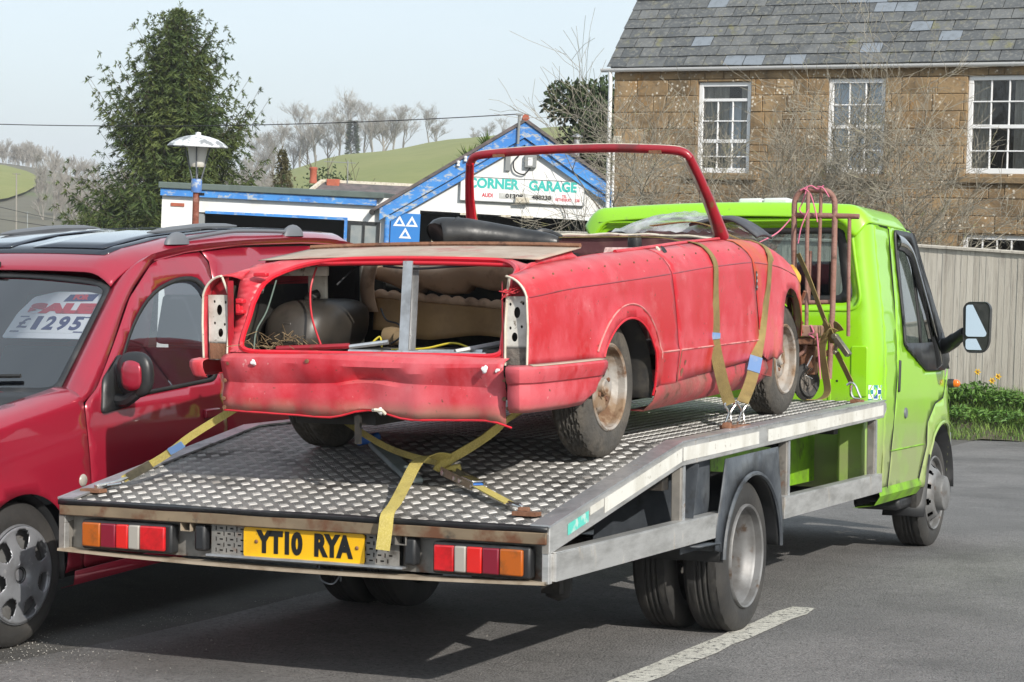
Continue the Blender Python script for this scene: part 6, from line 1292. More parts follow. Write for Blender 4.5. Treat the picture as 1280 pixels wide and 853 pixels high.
# tan rear deck
def deck_pt(x, t):
    c = 1-(x/.62)**2; return (x, -.535+.40*t+.02*c, .800+.045*t+.014*c*(1-.2*t))
b = MB(); b.grid([[deck_pt(float(x), float(t)) for x in np.linspace(-.625, .625, 26)] for t in np.linspace(0, 1, 9)]); b.build("rear_deck", M['tan'], car, solid=.003)
b = MB(); b.tube([tuple(Vector(deck_pt(float(x), 1))+Vector((0, .004, .006))) for x in np.linspace(-.62, .62, 22)], .012, 6); b.build("hood_well_edge", M['rust'], car)
for sg in (1, -1):   # inner slope joining deck and wings
    rows = []
    for y in np.linspace(-.52, .20, 14):
        p = Vector(side_map(sg)(float(y), top_s(float(y), .03))); tt = min(1, (y+.535)/.40); q = Vector(deck_pt(sg*.60, tt))+Vector((0, 0, -.004)) if y < -.135 else Vector((sg*.60, y, p.z-.006)); rows.append([tuple(p.lerp(q, t)) for t in (0, .5, 1)])
    b = MB(); b.grid(rows); b.build("deck_side", M['red'], car, solid=.003)
    b = MB(); b.grid([[(sg*x, y, z) for x, z in ((.60, .845), (.585, .80), (.60, .45))] for y in (.18, .6, 1.0, 1.50)]); b.build("inner_door", M['pink_in'], car, solid=.004)
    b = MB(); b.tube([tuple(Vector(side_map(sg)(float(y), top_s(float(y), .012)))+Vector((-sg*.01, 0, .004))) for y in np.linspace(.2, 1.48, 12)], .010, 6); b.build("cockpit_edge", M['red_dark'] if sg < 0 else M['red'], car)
for sg in (1, -1):
    rows = []
    for k in np.linspace(0, 1, 9):
        y = -.805+.33*k; p = Vector(side_map(sg)(y, top_s(y, .035*max(0, (y+.80)/.3)-.004))); q = Vector(sur(sg*.600, .80+.26*k)); rows.append([tuple(p.lerp(q, t)+Vector((0, 0, .006*math.sin(t*PI)))) for t in (0, .25, .5, .75, 1)])
    b = MB(); b.grid(rows); b.build("fin_inner_slope", M['red'], car, smooth=60, solid=.003)
    fm = side_map(sg)
    b = MB(); b.tube([tuple(Vector(fm(float(y), smooth_tab(BELT, float(y))-.003))+Vector((sg*.0008, 0, 0))) for y in np.linspace(-.80, .49, 24)], .0032, 5); b.tube([tuple(Vector(fm(float(y), smooth_tab(BELT, float(y))-.003))+Vector((sg*.0008, 0, 0))) for y in np.linspace(.52, 1.55, 20)], .0032, 5); b.tube([tuple(Vector(fm(float(y), smooth_tab(BELT, float(y))-.003))+Vector((sg*.0008, 0, 0))) for y in np.linspace(1.60, 2.6, 20)], .0032, 5); b.build("waist_crease_shade", M['red_dark'], car)  # dark line along the crease, its shade given as colour
    b = MB(); b.tube([tuple(Vector(fm(float(y), .408))+Vector((sg*.001, 0, 0))) for y in np.linspace(.36, .585, 8)], .0042, 5); b.tube([tuple(Vector(fm(float(y), .408))+Vector((sg*.001, 0, 0))) for y in np.linspace(.61, 1.66, 20)], .0042, 5)
    b.tube([tuple(Vector(fm(.035+.362*math.cos(rad(a)), .262+.356*math.sin(rad(a))))+Vector((sg*.0015, 0, 0))) for a in np.linspace(20, 150, 30)], .0042, 5); b.build("swage_line", M['tan_pink'], car)  # pale line carries the swage's highlight as colour
# boot interior
b = MB(); b.box(-.43, .43, -.78, 1.5, .36, .425); b.box(-.60, .60, -.79, -.36, .40, .425); b.build("boot_floor", M['grime'], car, smooth=0)
b = MB(); b.box(-.655, -.64, -.74, .1, .43, .70); b.box(.64, .655, -.74, .1, .43, .70); b.grid([[(x, y, z) for y, z in ((-.50, .776), (-.17, .815))] for x in (-.55, .55)]); b.build("boot_lining", M['boot_dark'], car, smooth=0, solid=.003)
b = MB(); b.box(-.60, -.45, -.06, .0, .43, .82); b.box(-.62, -.40, .1, .12, .42, .80); b.build("rear_bulkhead", M['boot_dark'], car, smooth=0)
for q in ((-.50, -.41, -.36, -.345, .64, .74), (-.60, -.36, -.44, -.42, .735, .775), (-.44, -.425, -.04, -.02, .44, .82)): b = MB(); b.box(*q); b.build("cream_bracket", M['cream'], car, bevel=.006)
b = MB()
rows = []
for i in range(17):
    v = -PI/2+PI*i/16; rows.append([(-.470+.158*abs(math.cos(v))**.55*abs(math.cos(u))**.6*(1 if math.cos(u) > 0 else -1), -.33+.25*abs(math.cos(v))**.5*abs(math.sin(u))**.7*(1 if math.sin(u) > 0 else -1) + .10*math.sin(v)*.5, .528+.112*abs(math.sin(v))**.75*(1 if v > 0 else -1)) for u in np.linspace(0, 2*PI, 33)[:-1]])
b.grid(rows, True); tk = b.build("fuel_tank", M['tank'], car, smooth=70); tk.rotation_euler = (0, 0, 0)
b = MB(); b.tube(spline([(-.47, -.38, .61), (-.46, -.41, .645), (-.44, -.38, .66)], 5), .022, 8); b.build("filler_neck", M['tank'], car)
b = MB(); b.box(-.49, -.45, -.575, -.56, .53, .55); b.build("tank_stop", M['tank'], car, bevel=.004)
b = MB(); b.tube(spline([(-.565, -.58, .74), (-.56, -.62, .70), (-.555, -.64, .675)], 5), .018, 8); b.build("hinge_spring", M['galv'], car)
b = MB(); b.box(-.545, -.485, -.70, -.675, .735, .752); b.build("boot_catch", M['red_bright'], car, bevel=.004); b = MB(); b.box(-.585, -.565, -.77, -.74, .585, .65); b.box(-.58, -.548, -.775, -.745, .63, .648); b.box(-.58, -.548, -.775, -.745, .59, .605); b.build("boot_hinge", M['red_bright'], car, bevel=.004)
b = MB(); b.tube(spline([(-.50, -.60, .72), (-.52, -.64, .60), (-.545, -.68, .52), (-.545, -.70, .44)], 6), .004, 5); b.build("loose_wire", M['wire_green'], car)
b = MB(); b.tube(spline([(-.385, -.48, .77), (-.39, -.52, .68), (-.335, -.60, .57), (-.245, -.68, .46)], 8), .0045, 5); b.build("loose_wire", M['wire_red'], car)
b = MB(); b.tube(spline([(-.19, -.30, .60), (-.10, -.42, .56), (-.0, -.50, .545), (.02, -.52, .50), (-.02, -.53, .47)], 8), .004, 5); b.tube(spline([(-.28, -.50, .70), (-.24, -.44, .76), (-.22, -.40, .78)], 5), .004, 5); b.tube(spline([(-.05, -.53, .775), (.1, -.54, .765), (.25, -.54, .772), (.42, -.54, .78)], 6), .005, 5); b.build("loose_wire", M['wire'], car)
b = MB(); b.tube(spline([(.02, -.6, .45), (.14, -.55, .455), (.24, -.5, .475), (.34, -.52, .452)], 8), .004, 5); b.tube(spline([(-.06, -.62, .47), (-.03, -.6, .50), (-.01, -.62, .46)], 5), .004, 5); b.build("loose_wire", M['wire_yellow'], car)
b = MB(); b.prism([(-.022, -.03), (.022, -.03), (.022, -.024), (-.016, -.024), (-.016, .024), (.022, .024), (.022, .03), (-.022, .03)], 'z', 0, 1); b2 = MB()
for v in b.v: b2.v.append((v[0]*.95+.075+.03*(1-v[2]), -.53-.10*(1-v[2])+v[1], .43+.365*v[2]))
b2.f = b.f; b2.m = b.m; o = b2.build("upright_channel", M['galv'], car, smooth=0); o.rotation_euler = (0, 0, 0)
b = MB(); b.tube([(-.43, -.71, .452), (-.20, -.70, .462), (-.12, -.68, .466)], .012, 7); b.build("boot_stay", M['red_dark'], car)
b = MB(); b.tube([(-.12, -.68, .462), (.03, -.64, .482)], .010, 7); b.tube([(.36, -.72, .452), (.52, -.50, .49)], .012, 6); b.tube([(-.1, -.72, .448), (.5, -.74, .446)], .008, 6); b.tube([(.05, -.60, .44), (.45, -.66, .45)], .012, 6); b.build("loose_rod", M['galv'], car)
b = MB(); b.box(-.15, .57, -.74, -.36, .425, .446); b.box(-.5, -.3, -.74, -.60, .425, .44); b.build("boot_board", M['grime'], car, bevel=.005)
b = MB(); b.lathe([(0, -.03), (.035, -.03), (.04, 0), (.035, .03), (0, .03)], 14, (-.13, -.32, .49), 'x'); b.lathe([(0, -.012), (.028, -.012), (.028, .012), (0, .012)], 14, (-.08, -.35, .485), 'x'); b.build("loose_reel", M['straw'], car)
b = MB(); R = random.Random(5)
for i in range(150):
    p = Vector((R.gauss(-.47, .06), R.gauss(-.64, .07), .43+abs(R.gauss(0, .035)))); d = Vector((R.gauss(0, 1), R.gauss(0, 1), R.gauss(0, .6))).normalized()*R.uniform(.02, .07); b.tube([p, p+d], .0016, 3, caps=False)
o = b.build("dry_debris", M['straw'], car, smooth=0); o['kind'] = 'stuff'
# folded hood fabric and hanging squab seen through the boot
rows = []
for i, x in enumerate(np.linspace(-.42, .62, 46)):
    e = math.sin(PI*(i/45))**.35; sag_ = .012*math.sin(x*13)+.006*math.sin(x*31)
    rows.append([(float(x), .035+.085*e*math.cos(a)+.01*math.sin(x*9), .735+sag_-.02*(x-.1)+ (.072 + .02*math.sin(x*7))*e*math.sin(a)*(1.0 if math.sin(a) > 0 else (1.75 if x < -.15 else (1.2 if x < .05 else .8)))) for a in np.linspace(0, 2*PI, 17)[:-1]])
b = MB(); b.grid(rows, True); b.build("folded_hood", M['brown'], car, smooth=70)
b = MB(); b.grid([[(-.41-.02*math.sin(v*PI)+.08*t, -.04-.03*t, .78-.20*v) for t in (0, .5, 1)] for v in np.linspace(0, 1, 9)]); b.build("hood_flap", M['brown'], car, solid=.006)
rows = []
for x in np.linspace(-.37, .63, 66):
    w_ = .008*abs(math.sin(x*52)); h0 = .632-.060*(x+.16)/.79; bot = .475 + .055*math.exp(-((x-.42)/.10)**2) + .01*math.sin(x*12)+ (.02 if x < -.2 else 0)
    rows.append([(float(x), -.03+.02*math.sin(x*22)*t - .02*w_*40*(1 if t < .05 else 0), h0+(bot-h0)*t+ (w_ if t < .02 else 0)) for t in (0, .12, .35, .6, .85, 1)])
b = MB(); b.grid(rows); b.build("hanging_squab", M['brown2'], car, smooth=60, solid=.006)
b = MB(); b.tube([(float(x), -.04, .636-.060*(x+.16)/.79+.008*abs(math.sin(x*52))) for x in np.linspace(-.37, .63, 100)], [.014+.005*abs(math.sin(x*52)) for x in np.linspace(-.37, .63, 100)], 8); b.build("squab_piping", M['brown'], car, smooth=70)
b = MB(); b.box(-.62, .62, .16, .19, .42, .80); b.box(-.2, .6, .3, .5, .42, .62); b.build("seat_base", M['boot_dark'], car, smooth=0)
# black seat squab lying in the cockpit
b = MB(); sq = [(-.262, .36, .905), (-.25, .37, .908), (-.16, .42, .905), (-.05, .48, .893), (.07, .53, .880), (.17, .56, .872), (.21, .57, .866)]; rr = [.066, .076, .074, .064, .052, .040, .028]; b.tube(spline(sq, 4), [lerp(list(zip(range(7), rr)), i/4) for i in range(25)], 14); b.build("black_bolster", M['black_vinyl'], car, smooth=60)
b = MB(); b.lathe([(.074, -.006), (.080, 0), (.074, .006)], 16, (-.19, .40, .906), 'x'); b.build("bolster_seam", M['black_vinyl'], car)
# scuttle, dash and the windscreen frame
b = MB(); b.grid([[(x, 1.53+.035*(1-(x/.6)**2)+dy, .885+.022*(1-(x/.6)**2)+dz_) for dy, dz_ in ((.06, .0), (.0, .006), (-.035, .0), (-.045, -.012), (-.03, -.07), (-.03, -.11))] for x in np.linspace(-.62, .60, 24)]); b.build("dashboard", M['maroon_in'], car, solid=.004)
b = MB(); b.tube([(x, 1.49+.035*(1-(x/.6)**2), .892+.022*(1-(x/.6)**2)+.003*math.sin(x*30)) for x in np.linspace(-.61, .59, 30)], .008, 6); b.build("dash_roll", M['cream'], car)
b = MB(); b.box(-.58, .58, 1.50, 1.52, .45, .80); b.build("bulkhead", M['pink_in'], car, smooth=0)
b = MB()
for x in (-.4, -.1, .02, .3): b.lathe([(0, -.03), (.022, -.03), (.022, 0), (0, 0)], 12, (x, 1.49, .805), 'y')
for x, z in ((-.25, .78), (.15, .79), (.42, .77)): b.box(x-.012, x+.012, 1.46, 1.5, z-.03, z+.03)
b.build("dash_fitting", M['black_vinyl'], car)
b = MB(); b.tube(spline([(-.16, 1.44, .90), (-.22, 1.35, .93), (-.28, 1.3, .89)], 6), .016, 8); b.build("column_stalk", M['black_vinyl'], car)
b = MB(); b.tube(spline([(-.06, .9, .86), (-.0, .8, .90), (.06, .78, .86), (.12, .76, .84), (.2, .74, .83)], 6), .018, 8); b.build("loose_hose", M['black_vinyl'], car)
b = MB(); b.lathe([(0, -.035), (.03, -.035), (.034, 0), (.03, .035), (0, .035)], 12, (.32, 1.2, .87), 'z'); b.build("steering_boss", M['black_vinyl'], car)
def bar(path, w, t, nm, m):
    b = MB(); b.strap(spline(path, 6), w, t, (0, 1, 0)); return b.build(nm, m, car, smooth=30, bevel=.004)
TL, TR_, BL, BR = Vector((-.565, 1.27, 1.262)), Vector((.565, 1.27, 1.262)), Vector((-.675, 1.53, .93)), Vector((.622, 1.555, .895))
hp = [(-.565, 1.275, 1.262), (-.535, 1.262, 1.291), (-.45, 1.25, 1.303), (-.2, 1.24, 1.313), (0, 1.237, 1.315), (.2, 1.24, 1.313), (.45, 1.25, 1.300), (.535, 1.262, 1.286), (.565, 1.275, 1.258)]
b = MB(); b.tube(spline(hp, 5), .021, 8); b.build("windscreen_header", M['red_dark'], car, smooth=60)
for sg, a, c in ((-1, TL, BL), (1, TR_, BR)):
    b = MB(); ab = [a.lerp(c, t)+Vector((sg*.012*math.sin(t*PI), 0, 0)) for t in (0, .25, .5, .75, 1)]
    b.tube(ab, [.020, .021, .023, .027, .036], 8); b.build("windscreen_pillar", M['red_dark'], car, smooth=60)
    b = MB(); b.tube([p+Vector((-sg*.022, -.012, -.004)) for p in ab], [.006, .007, .008, .009, .012], 5); b.build("pillar_channel", M['cream'] if sg > 0 else M['red_bright'], car)
b = MB(); b.tube([tuple(Vector(p)+Vector((0, .004, .018))) for p in spline(hp, 5)], .0045, 5); b.build("header_seam", M['cream'], car)
b = MB(); b.box(-.42, -.36, 1.222, 1.232, 1.285, 1.30); b.box(.38, .44, 1.225, 1.235, 1.282, 1.297); b.build("header_clip", M['rust'], car)
# bonnet centre and front remains
b = MB(); rows = []
for y in (1.60, 1.75, 1.9, 2.05, 2.2, 2.35, 2.5, 2.6):
    p = Vector(f1(y, top_s(y, .30*max(.05, 1-max(0, (y-2.2)/.6)**2)))); rows.append([(p.x*u, y, p.z+.012*(1-u*u)) for u in np.linspace(-1, 1, 15)])
b.grid(rows); b.build("bonnet", M['red'], car, solid=.003)
b = MB(); b.grid([[(x, 1.575, z) for x in np.linspace(-.70, .70, 9)] for z in (.45, .86)]); b.grid([[(x, y, .905) for x in np.linspace(-.6, .6, 7)] for y in (1.5, 1.62)]); b.build("scuttle", M['red_dark'], car, smooth=0)
b = MB(); b.box(-.62, .62, .34, 1.66, .20, .24); b.build("floor_pan", M['boot_dark'], car, smooth=0)
b = MB(); b.box(-.4, .4, 1.7, 2.6, .30, .55); b.tube([(-.6, 2.324, .285), (.6, 2.324, .285)], .035, 8); b.tube([(-.6, 0, .285), (.6, 0, .285)], .035, 8); b.box(-.35, -.28, -.7, 2.6, .24, .34); b.box(.28, .35, -.7, 2.6, .24, .34); b.lathe([(0, -.12), (.08, -.08), (.11, 0), (.08, .08), (0, .12)], 12, (0, 0, .285), 'x'); b.box(-.30, .05, -.78, -.55, .17, .22); b.box(-.02, .0, -.82, -.80, .10, .22)
b.build("chassis_frame", M['chassis'], car)
yt_ = MB(); rows = []
R = random.Random(8)
for i in range(9): rows.append([(.60+.05*math.cos(a)*math.sin(PI*(i+.3)/9.0)*(1+.25*R.random()), 2.70+.06*math.sin(a)*math.sin(PI*(i+.3)/9.0), .60+.16*i/8) for a in np.linspace(0, 2*PI, 11)[:-1]])
yt_.grid(rows, True); yt_.build("yellow_lamp_wrapping", M['yellow_thing'], car, smooth=60)
b = MB(); b.tube([(.66, 2.72, .40), (.63, 2.74, .52), (.68, 2.7, .62)], .010, 5); b.tube([(.62, 2.70, .35), (.58, 2.74, .55), (.60, 2.70, .66)], .012, 5); b.tube([(.55, 2.66, .38), (.67, 2.70, .46)], .010, 5); b.build("front_bracket", M['rust'], car)

# loose things lying on the bonnet
f = Matrix.Translation(CO) @ Euler((rad(2.29), 0, rad(-.4))).to_matrix().to_4x4()
def CP(x, y, z): return tuple(f @ Vector((x, y, z)))
rows = []
R = random.Random(12)
for i in range(26):
    u = i/25; row = []
    for j in range(22):
        v = j/21; x = -.15+.62*v + .03*math.sin(u*9); y = 2.05+.80*u; h = .115*math.sin(PI*min(1, u*1.12))**.6*math.sin(PI*(.08+.84*v))**.7*(1-.25*u) + R.uniform(-.010, .010)
        base = .93 - .08*max(0, (y-2.35)/.4); row.append(CP(x, y, base + h + .002))
    rows.append(row)
b = MB(); b.grid(rows); o = b.build("plastic_sheet", M['sheet'], smooth=60); tag(o, "crumpled clear plastic sheet bundle on the red car's bonnet", "plastic sheet", road=True)
b = MB(); rows = []
for i in range(15):
    t = i/14; x = .30+.36*t; z = .955 + .03*math.sin(PI*t) - .075*max(0, t-.5)**1.5*2.4
    rows.append([CP(x, 1.98+.02*math.sin(t*4)+w_, z + .018*math.cos((w_-.11)/.14*1.5)) for w_ in np.linspace(0, .24, 9)])
b.grid(rows); o = b.build("strap_pad", M['pad'], smooth=60, solid=.014, soff=0); tag(o, "dark grey edge pad under the strap on the red bonnet", "pad", road=True)
# ------------------------------------------------------------------ dark red van parked beside the lane
van = empty("small_van", "shiny dark red small van with FOR SALE price board in its windscreen", "van", (-1.46, .26, 0), (rad(3.0), 0, 0), road=True)
VC = -.86
def vx(y, z, d=0):          # near side surface, x inward negative
    x = -.012 - .03*sstep(.55, .25, z) + .014*math.sin(PI*max(0, min(1, (z-.3)/.68)))
    if z > .97: x -= .175*((z-.97)/.70)**1.25
    if y < -.2: x -= .22*((-.2-y)/.62)**2
    return x+d
def VSB(y): return lerp([(-.85, .72), (-.26, .885), (.0, .925), (.43, .985), (.6, 1.0)], y)
def scr(x, t):
    u = (x-VC)/.72; k = 1-u*u
    return (VC+(x-VC)*(1-.085*t), .485+.495*t-k*(.15-.12*t), 1.018+.468*t+.05*k*t)
def roofv(u, y):
    k = abs(u); zc = lerp([(.95, 1.530), (1.0, 1.572), (1.06, 1.607), (1.2, 1.648), (1.5, 1.692), (2.0, 1.725), (2.6, 1.728), (3.1, 1.715), (3.32, 1.64)], y)
    e = max(0, (k-.80)/.20); hw = .70 - .045*sstep(1.3, .95, y)
    return (VC+u*hw, y - .03*(1-u*u)*sstep(1.3, .95, y), zc + .018*(1-k*k) - .062*e**2.2)
def wing_map(sg):
    def fm(y, s):
        sb = VSB(y); R_ = .16
        if s <= sb: x = vx(y, s); z = s
        else:
            a = min((s-sb)/R_, 1.25); x = vx(y, sb)-R_*(1-math.cos(a))*.9; z = sb+R_*math.sin(a)*.45; e = max(0, s-sb-1.25*R_); x -= e; z += e*.1
        d = math.hypot((y-.0)/.345, (z-.30)/.35)
        x += .014*sstep(1.16, 1.05, d)*(1 if z > .25 else 0)
        return (x if sg > 0 else 2*VC-x, y, z)
    return fm
AV = arc(.035, .30, .345, .345, -8, 188, 26); AR = arc(2.69, .30, .345, .345, -8, 188, 26)
for sg in (1, -1):
    fm = wing_map(sg)
    O = [(-.80, .30)] + [p for p in AV[::-1] if p[1] > .28] + [(.36, .262), (.495, .262), (.508, .65), (.487, .98)] + [(y, VSB(y)+.16*1.25+.02) for y in (.47, .3, .1, -.1, -.3, -.5, -.7, -.8)]
    O = [(-.80, .30)] + [p for p in AV[::-1] if p[1] > .28] + [(.36, .262), (.497, .262), (.510, .65), (.489, .99)] + [(y, VSB(y)+.22) for y in (.47, .3, .1, -.1, -.3, -.5, -.7, -.8)]
    b = MB(); panel(O, fm, (), .045, b); b.build("front_wing", M['van_red'], van, smooth=50, solid=.004, soff=0)
    b = MB(); b.grid([[((x if sg > 0 else 2*VC-x), .36*math.cos(rad(a)), .30+.36*math.sin(rad(a))) for x in (-.03, -.2, -.45)] for a in range(-10, 192, 8)]); b.build("arch_liner", M['plastic'], van, solid=.005)
    sm = lambda y, z, d=0: ((vx(y, z, d)) if sg > 0 else 2*VC-vx(y, z, d), y, z)
    winv = fillet([(.667, .985), (.95, 1.31), (1.17, 1.455), (1.42, 1.512), (1.60, 1.50), (1.652, 1.31), (1.535, 1.02)], [.06, .14, .12, .12, .09, .12, .05])
    D = [(.503, .262), (1.60, .262), (1.60, 1.0), (1.675, 1.34), (1.70, 1.58), (1.64, 1.64), (1.42, 1.635), (1.22, 1.58), (.985, 1.43), (.78, 1.225), (.60, 1.045), (.497, .985), (.516, .65)]
    b = MB(); panel(fillet(D, .03), sm, [winv], .05, b); d = b.build("front_door", M['van_red'], van, smooth=50, solid=.005, soff=0)
    g = MB(); panel(winv, lambda y, z: sm(y, z, -.012), (), .15, g); g.build("window", M['glass_van'], d, smooth=60)
    wi = [tuple(p) for p in winv]; c_ = (1.22, 1.23); wo = [((p[0]-c_[0])*1.025+c_[0], (p[1]-c_[1])*1.035+c_[1]) for p in wi]; wn_ = [((p[0]-c_[0])*.965+c_[0], (p[1]-c_[1])*.95+c_[1]) for p in wi]
    g = MB(); panel(wo, lambda y, z: sm(y, z, .003), [wn_], .06, g); g.build("window_seal", M['black'], d, solid=.006, soff=0)
    g = MB(); panel(fillet([(.60, .93), (.64, 1.08), (.80, 1.19), (.86, 1.10), (.82, .95)], .03), lambda y, z: sm(y, z, .006), (), .08, g); g.build("mirror_base", M['plastic'], d, solid=.02, soff=0)
    g = MB(); g.box(*sorted((sm(1.4, .86, .0)[0], sm(1.4, .86, .025)[0])), 1.40, 1.52, .84, .885); g.build("door_handle", M['van_red'], d, bevel=.008)
    R2 = [(1.607, .262), (2.30, .262)] + [p for p in AR[::-1] if p[1] > .28] + [(3.05, .30), (3.33, .34), (3.36, 1.0), (3.30, 1.60), (3.1, 1.655), (1.655, 1.650), (1.709, 1.585), (1.684, 1.34), (1.607, 1.0)]
    b = MB(); panel(R2, sm, (), .09, b); b.build("rear_side", M['van_red'], van, smooth=50, solid=.004, soff=0)
    # side of the windscreen and cant rail between door and roof
    def inner(t):      # windscreen edge, then the side of the roof
        if t < 1: return Vector(scr(-.147, t*1.02)) + Vector((0, 0, -.003))
        y = .985 + (t-1)*2.4; return Vector(roofv(.995, y)) + Vector((0, 0, .002))
    O_ = [(0, (.493, .992)), (.12, (.60, 1.052)), (.45, (.776, 1.232)), (.75, (.981, 1.437)), (.98, (1.216, 1.582)), (1.05, (1.30, 1.610)), (1.10, (1.36, 1.626)), (1.17, (1.44, 1.634)), (1.30, (1.64, 1.639)), (1.55, (2.2, 1.656)), (1.8, (2.75, 1.656)), (1.97, (3.15, 1.645))]
    rows = []
    for t, (y, z) in O_:
        o3 = Vector((vx(y, z), y, z)); i3 = inner(t); c3 = (o3+i3)/2 + Vector((.030, -.018 if t < 1.1 else 0, .020 if t < 1 else .030)); rows.append([o3, o3.lerp(c3, .5)+Vector((.007, -.004, .006)), c3, c3.lerp(i3, .5)+Vector((.004, -.004, .008)), i3])
    cols_ = [spline([r_[k] for r_ in rows], 5) for k in range(5)]; b = MB(); b.grid([[tuple(p) if sg > 0 else (2*VC-p.x, p.y, p.z) for p in q] for q in zip(*cols_)]); b.build("windscreen_pillar", M['van_red'], van, smooth=60, solid=.004, soff=0)
# bonnet and nose
b = MB(); rows = []
for y, z in ((.33, 1.03), (.1, .985), (-.2, .925), (-.5, .845), (-.72, .77), (-.82, .69)):
    rows.append([(VC+u*.60, y-.12*(1-u*u)*(1 if y < .3 else .9), z+.055*(1-abs(u)**2.5)) for u in np.linspace(-1, 1, 17)])
b.grid(rows); b.build("bonnet", M['van_red'], van, solid=.004)
b = MB(); b.grid([[(VC+u*.80*f, y-.16*(1-u*u)-.0, z) for u in np.linspace(-1, 1, 17)] for y, z, f in ((-.68, .72, .92), (-.78, .66, .95), (-.86, .50, .97), (-.86, .34, .97), (-.80, .22, .93), (-.5, .2, .93))]); b.build("front_bumper", M['grey_plastic'], van)
b = MB(); b.grid([[(VC+u*.73, y-.20*(1-u*u), z) for u in np.linspace(-1, 1, 17)] for y, z in ((.42, 1.03), (.36, 1.045), (.30, 1.025), (.26, .99))]); b.build("scuttle_grille", M['plastic'], van)
# windscreen
so_ = fillet([(-1.575, .0), (-.145, .0), (-.145, 1.03), (-1.575, 1.03)], [.06, .06, .09, .09]); si_ = fillet([(-1.548, .065), (-.172, .065), (-.172, .985), (-1.548, .985)], [.06, .06, .09, .09])
b = MB(); panel(so_, lambda x, t: tuple(Vector(scr(x, t))+Vector((0, -.004, .002))), [si_], .05, b); b.build("windscreen_surround", M['plastic'], van, smooth=60, solid=.008)
b = MB(); panel(si_, scr, (), .08, b); b.build("windscreen", M['glass_screen'], van, smooth=70)
b = MB()
for x0, x1, t0 in ((-.62, -.33, .13), (-1.35, -.85, .10)): b.tube([tuple(Vector(scr(x0+(x1-x0)*i/6, t0+.015*i/6))+Vector((0, -.022, .012))) for i in range(7)], .010, 6)
b.build("wiper", M['black'], van)
# roof
us_ = [-1, -.98, -.95, -.9, -.85, -.8] + list(np.linspace(-.7, .7, 11)) + [.8, .85, .9, .95, .98, 1]
ys_ = [.965, .99, 1.02, 1.06, 1.12, 1.2, 1.35, 1.5, 1.75, 2.0, 2.3, 2.6, 2.9, 3.1, 3.22, 3.32]
b = MB(); b.grid([[roofv(float(u), y) for u in us_] for y in ys_]); b.build("roof", M['van_red'], van, smooth=60, solid=.004, soff=0)
b = MB(); b.tube([(vx(y, 1.655, .004), y, 1.656) for y in (1.72, 2.0, 2.6, 3.1)], .004, 5); b.build("roof_seam", M['black'], van)
b = MB(); b.grid([[(VC+u*.70, y, z) for u in (-1, 0, 1)] for y, z in ((3.32, 1.63), (3.38, 1.0), (3.36, .3))]); b.build("tailgate", M['van_red'], van, solid=.004)
def rg(u, y, h=.006): p = roofv(u, y); return (p[0], p[1], p[2]+h)
b = MB(); b.grid([[rg(u, y) for u in np.linspace(-.80, .80, 17)] for y in np.linspace(1.09, 3.05, 16)]); b.build("glass_roof_panel", M['roof_glass'], van, smooth=60, solid=.004)
M['roof_pane'] = mat("tinted_roof_pane", (.02, .026, .04), .05, coat=1.0, coatr=.015)
for u0, u1, y0, y1 in ((.10, .70, 1.16, 1.95), (-.70, -.10, 1.16, 1.95), (.10, .70, 2.1, 2.95), (-.70, -.10, 2.1, 2.95)):
    b = MB(); b.grid([[rg(u, y, .013) for u in np.linspace(u0, u1, 7)] for y in np.linspace(y0, y1, 7)]); b.build("roof_pane", M['roof_pane'], van, smooth=60, solid=.004)
for s_ in (1, -1):
    x = .92*s_
    b = MB(); b.tube([rg(x, 1.5+i*.078, .014+.012*math.sin(PI*i/15)) for i in range(16)], .010, 8); b.build("roof_rail", M['grey_plastic'], van)
    for y in (1.42, 2.50):
        b = MB(); p = rg(x, y+.10, -.01); b.grid([[(p[0]+.030*math.cos(a)*math.sin(t), p[1]+.10*math.sin(a)*math.sin(t), p[2]+.066*max(0, math.cos(t))) for a in np.linspace(0, 2*PI, 17)[:-1]] for t in (.02, .4, .8, 1.15, 1.5)], True); b.build("rail_foot", M['grey_plastic'], van, smooth=70)
    b = MB(); b.tube([rg(x*.70, 1.55+i*.1, .024) for i in range(9)], [.004, .014, .016, .016, .016, .016, .016, .014, .004], 8); b.build("roof_bar", M['grey_plastic'], van)
# washer jet, repeater, mirror
b = MB(); b.box(-.86, -.82, .93, .955, 1.56, 1.60); b.build("roof_clip", M['black'], van, bevel=.006)
b = MB(); b.lathe([(0, .014), (.018, .013), (.027, .007), (.030, 0)], 18, (vx(.46, .66)-.002, .455, .655), 'x'); b.build("side_repeater", M['white_lens'], van)
mh = MB(); rows = []
for i, t in enumerate(np.linspace(-1, 1, 11)):
    r_ = (1-abs(t)**3.2); y = .72+.045*t
    rows.append([(.098+(.088*r_+.005)*abs(math.cos(a))**.78*(1 if math.cos(a) > 0 else -1), y, 1.10+(.098*r_+.005)*abs(math.sin(a))**.78*(1 if math.sin(a) > 0 else -1)) for a in np.linspace(0, 2*PI, 25)[:-1]])
mh.grid(rows, True); hd = mh.build("wing_mirror", M['plastic'], van, smooth=70)
b = MB(); rows = []
for t in np.linspace(0, 1, 6): rows.append([(.118+.052*u*(1-.25*(2*t-1)**4), .668-.014*math.cos(u*1.4)*math.cos((t-.5)*2.2), 1.10+.066*(2*t-1)*(1-.18*u*u)) for u in np.linspace(-1, 1, 9)])
b.grid(rows); b.build("mirror_cap", M['van_red'], hd, smooth=70, solid=.012, soff=0)
b = MB(); b.tube(spline([(-.03, .72, .985), (.05, .715, .985), (.11, .715, 1.02)], 5), .028, 8); b.build("mirror_stalk", M['plastic'], hd)
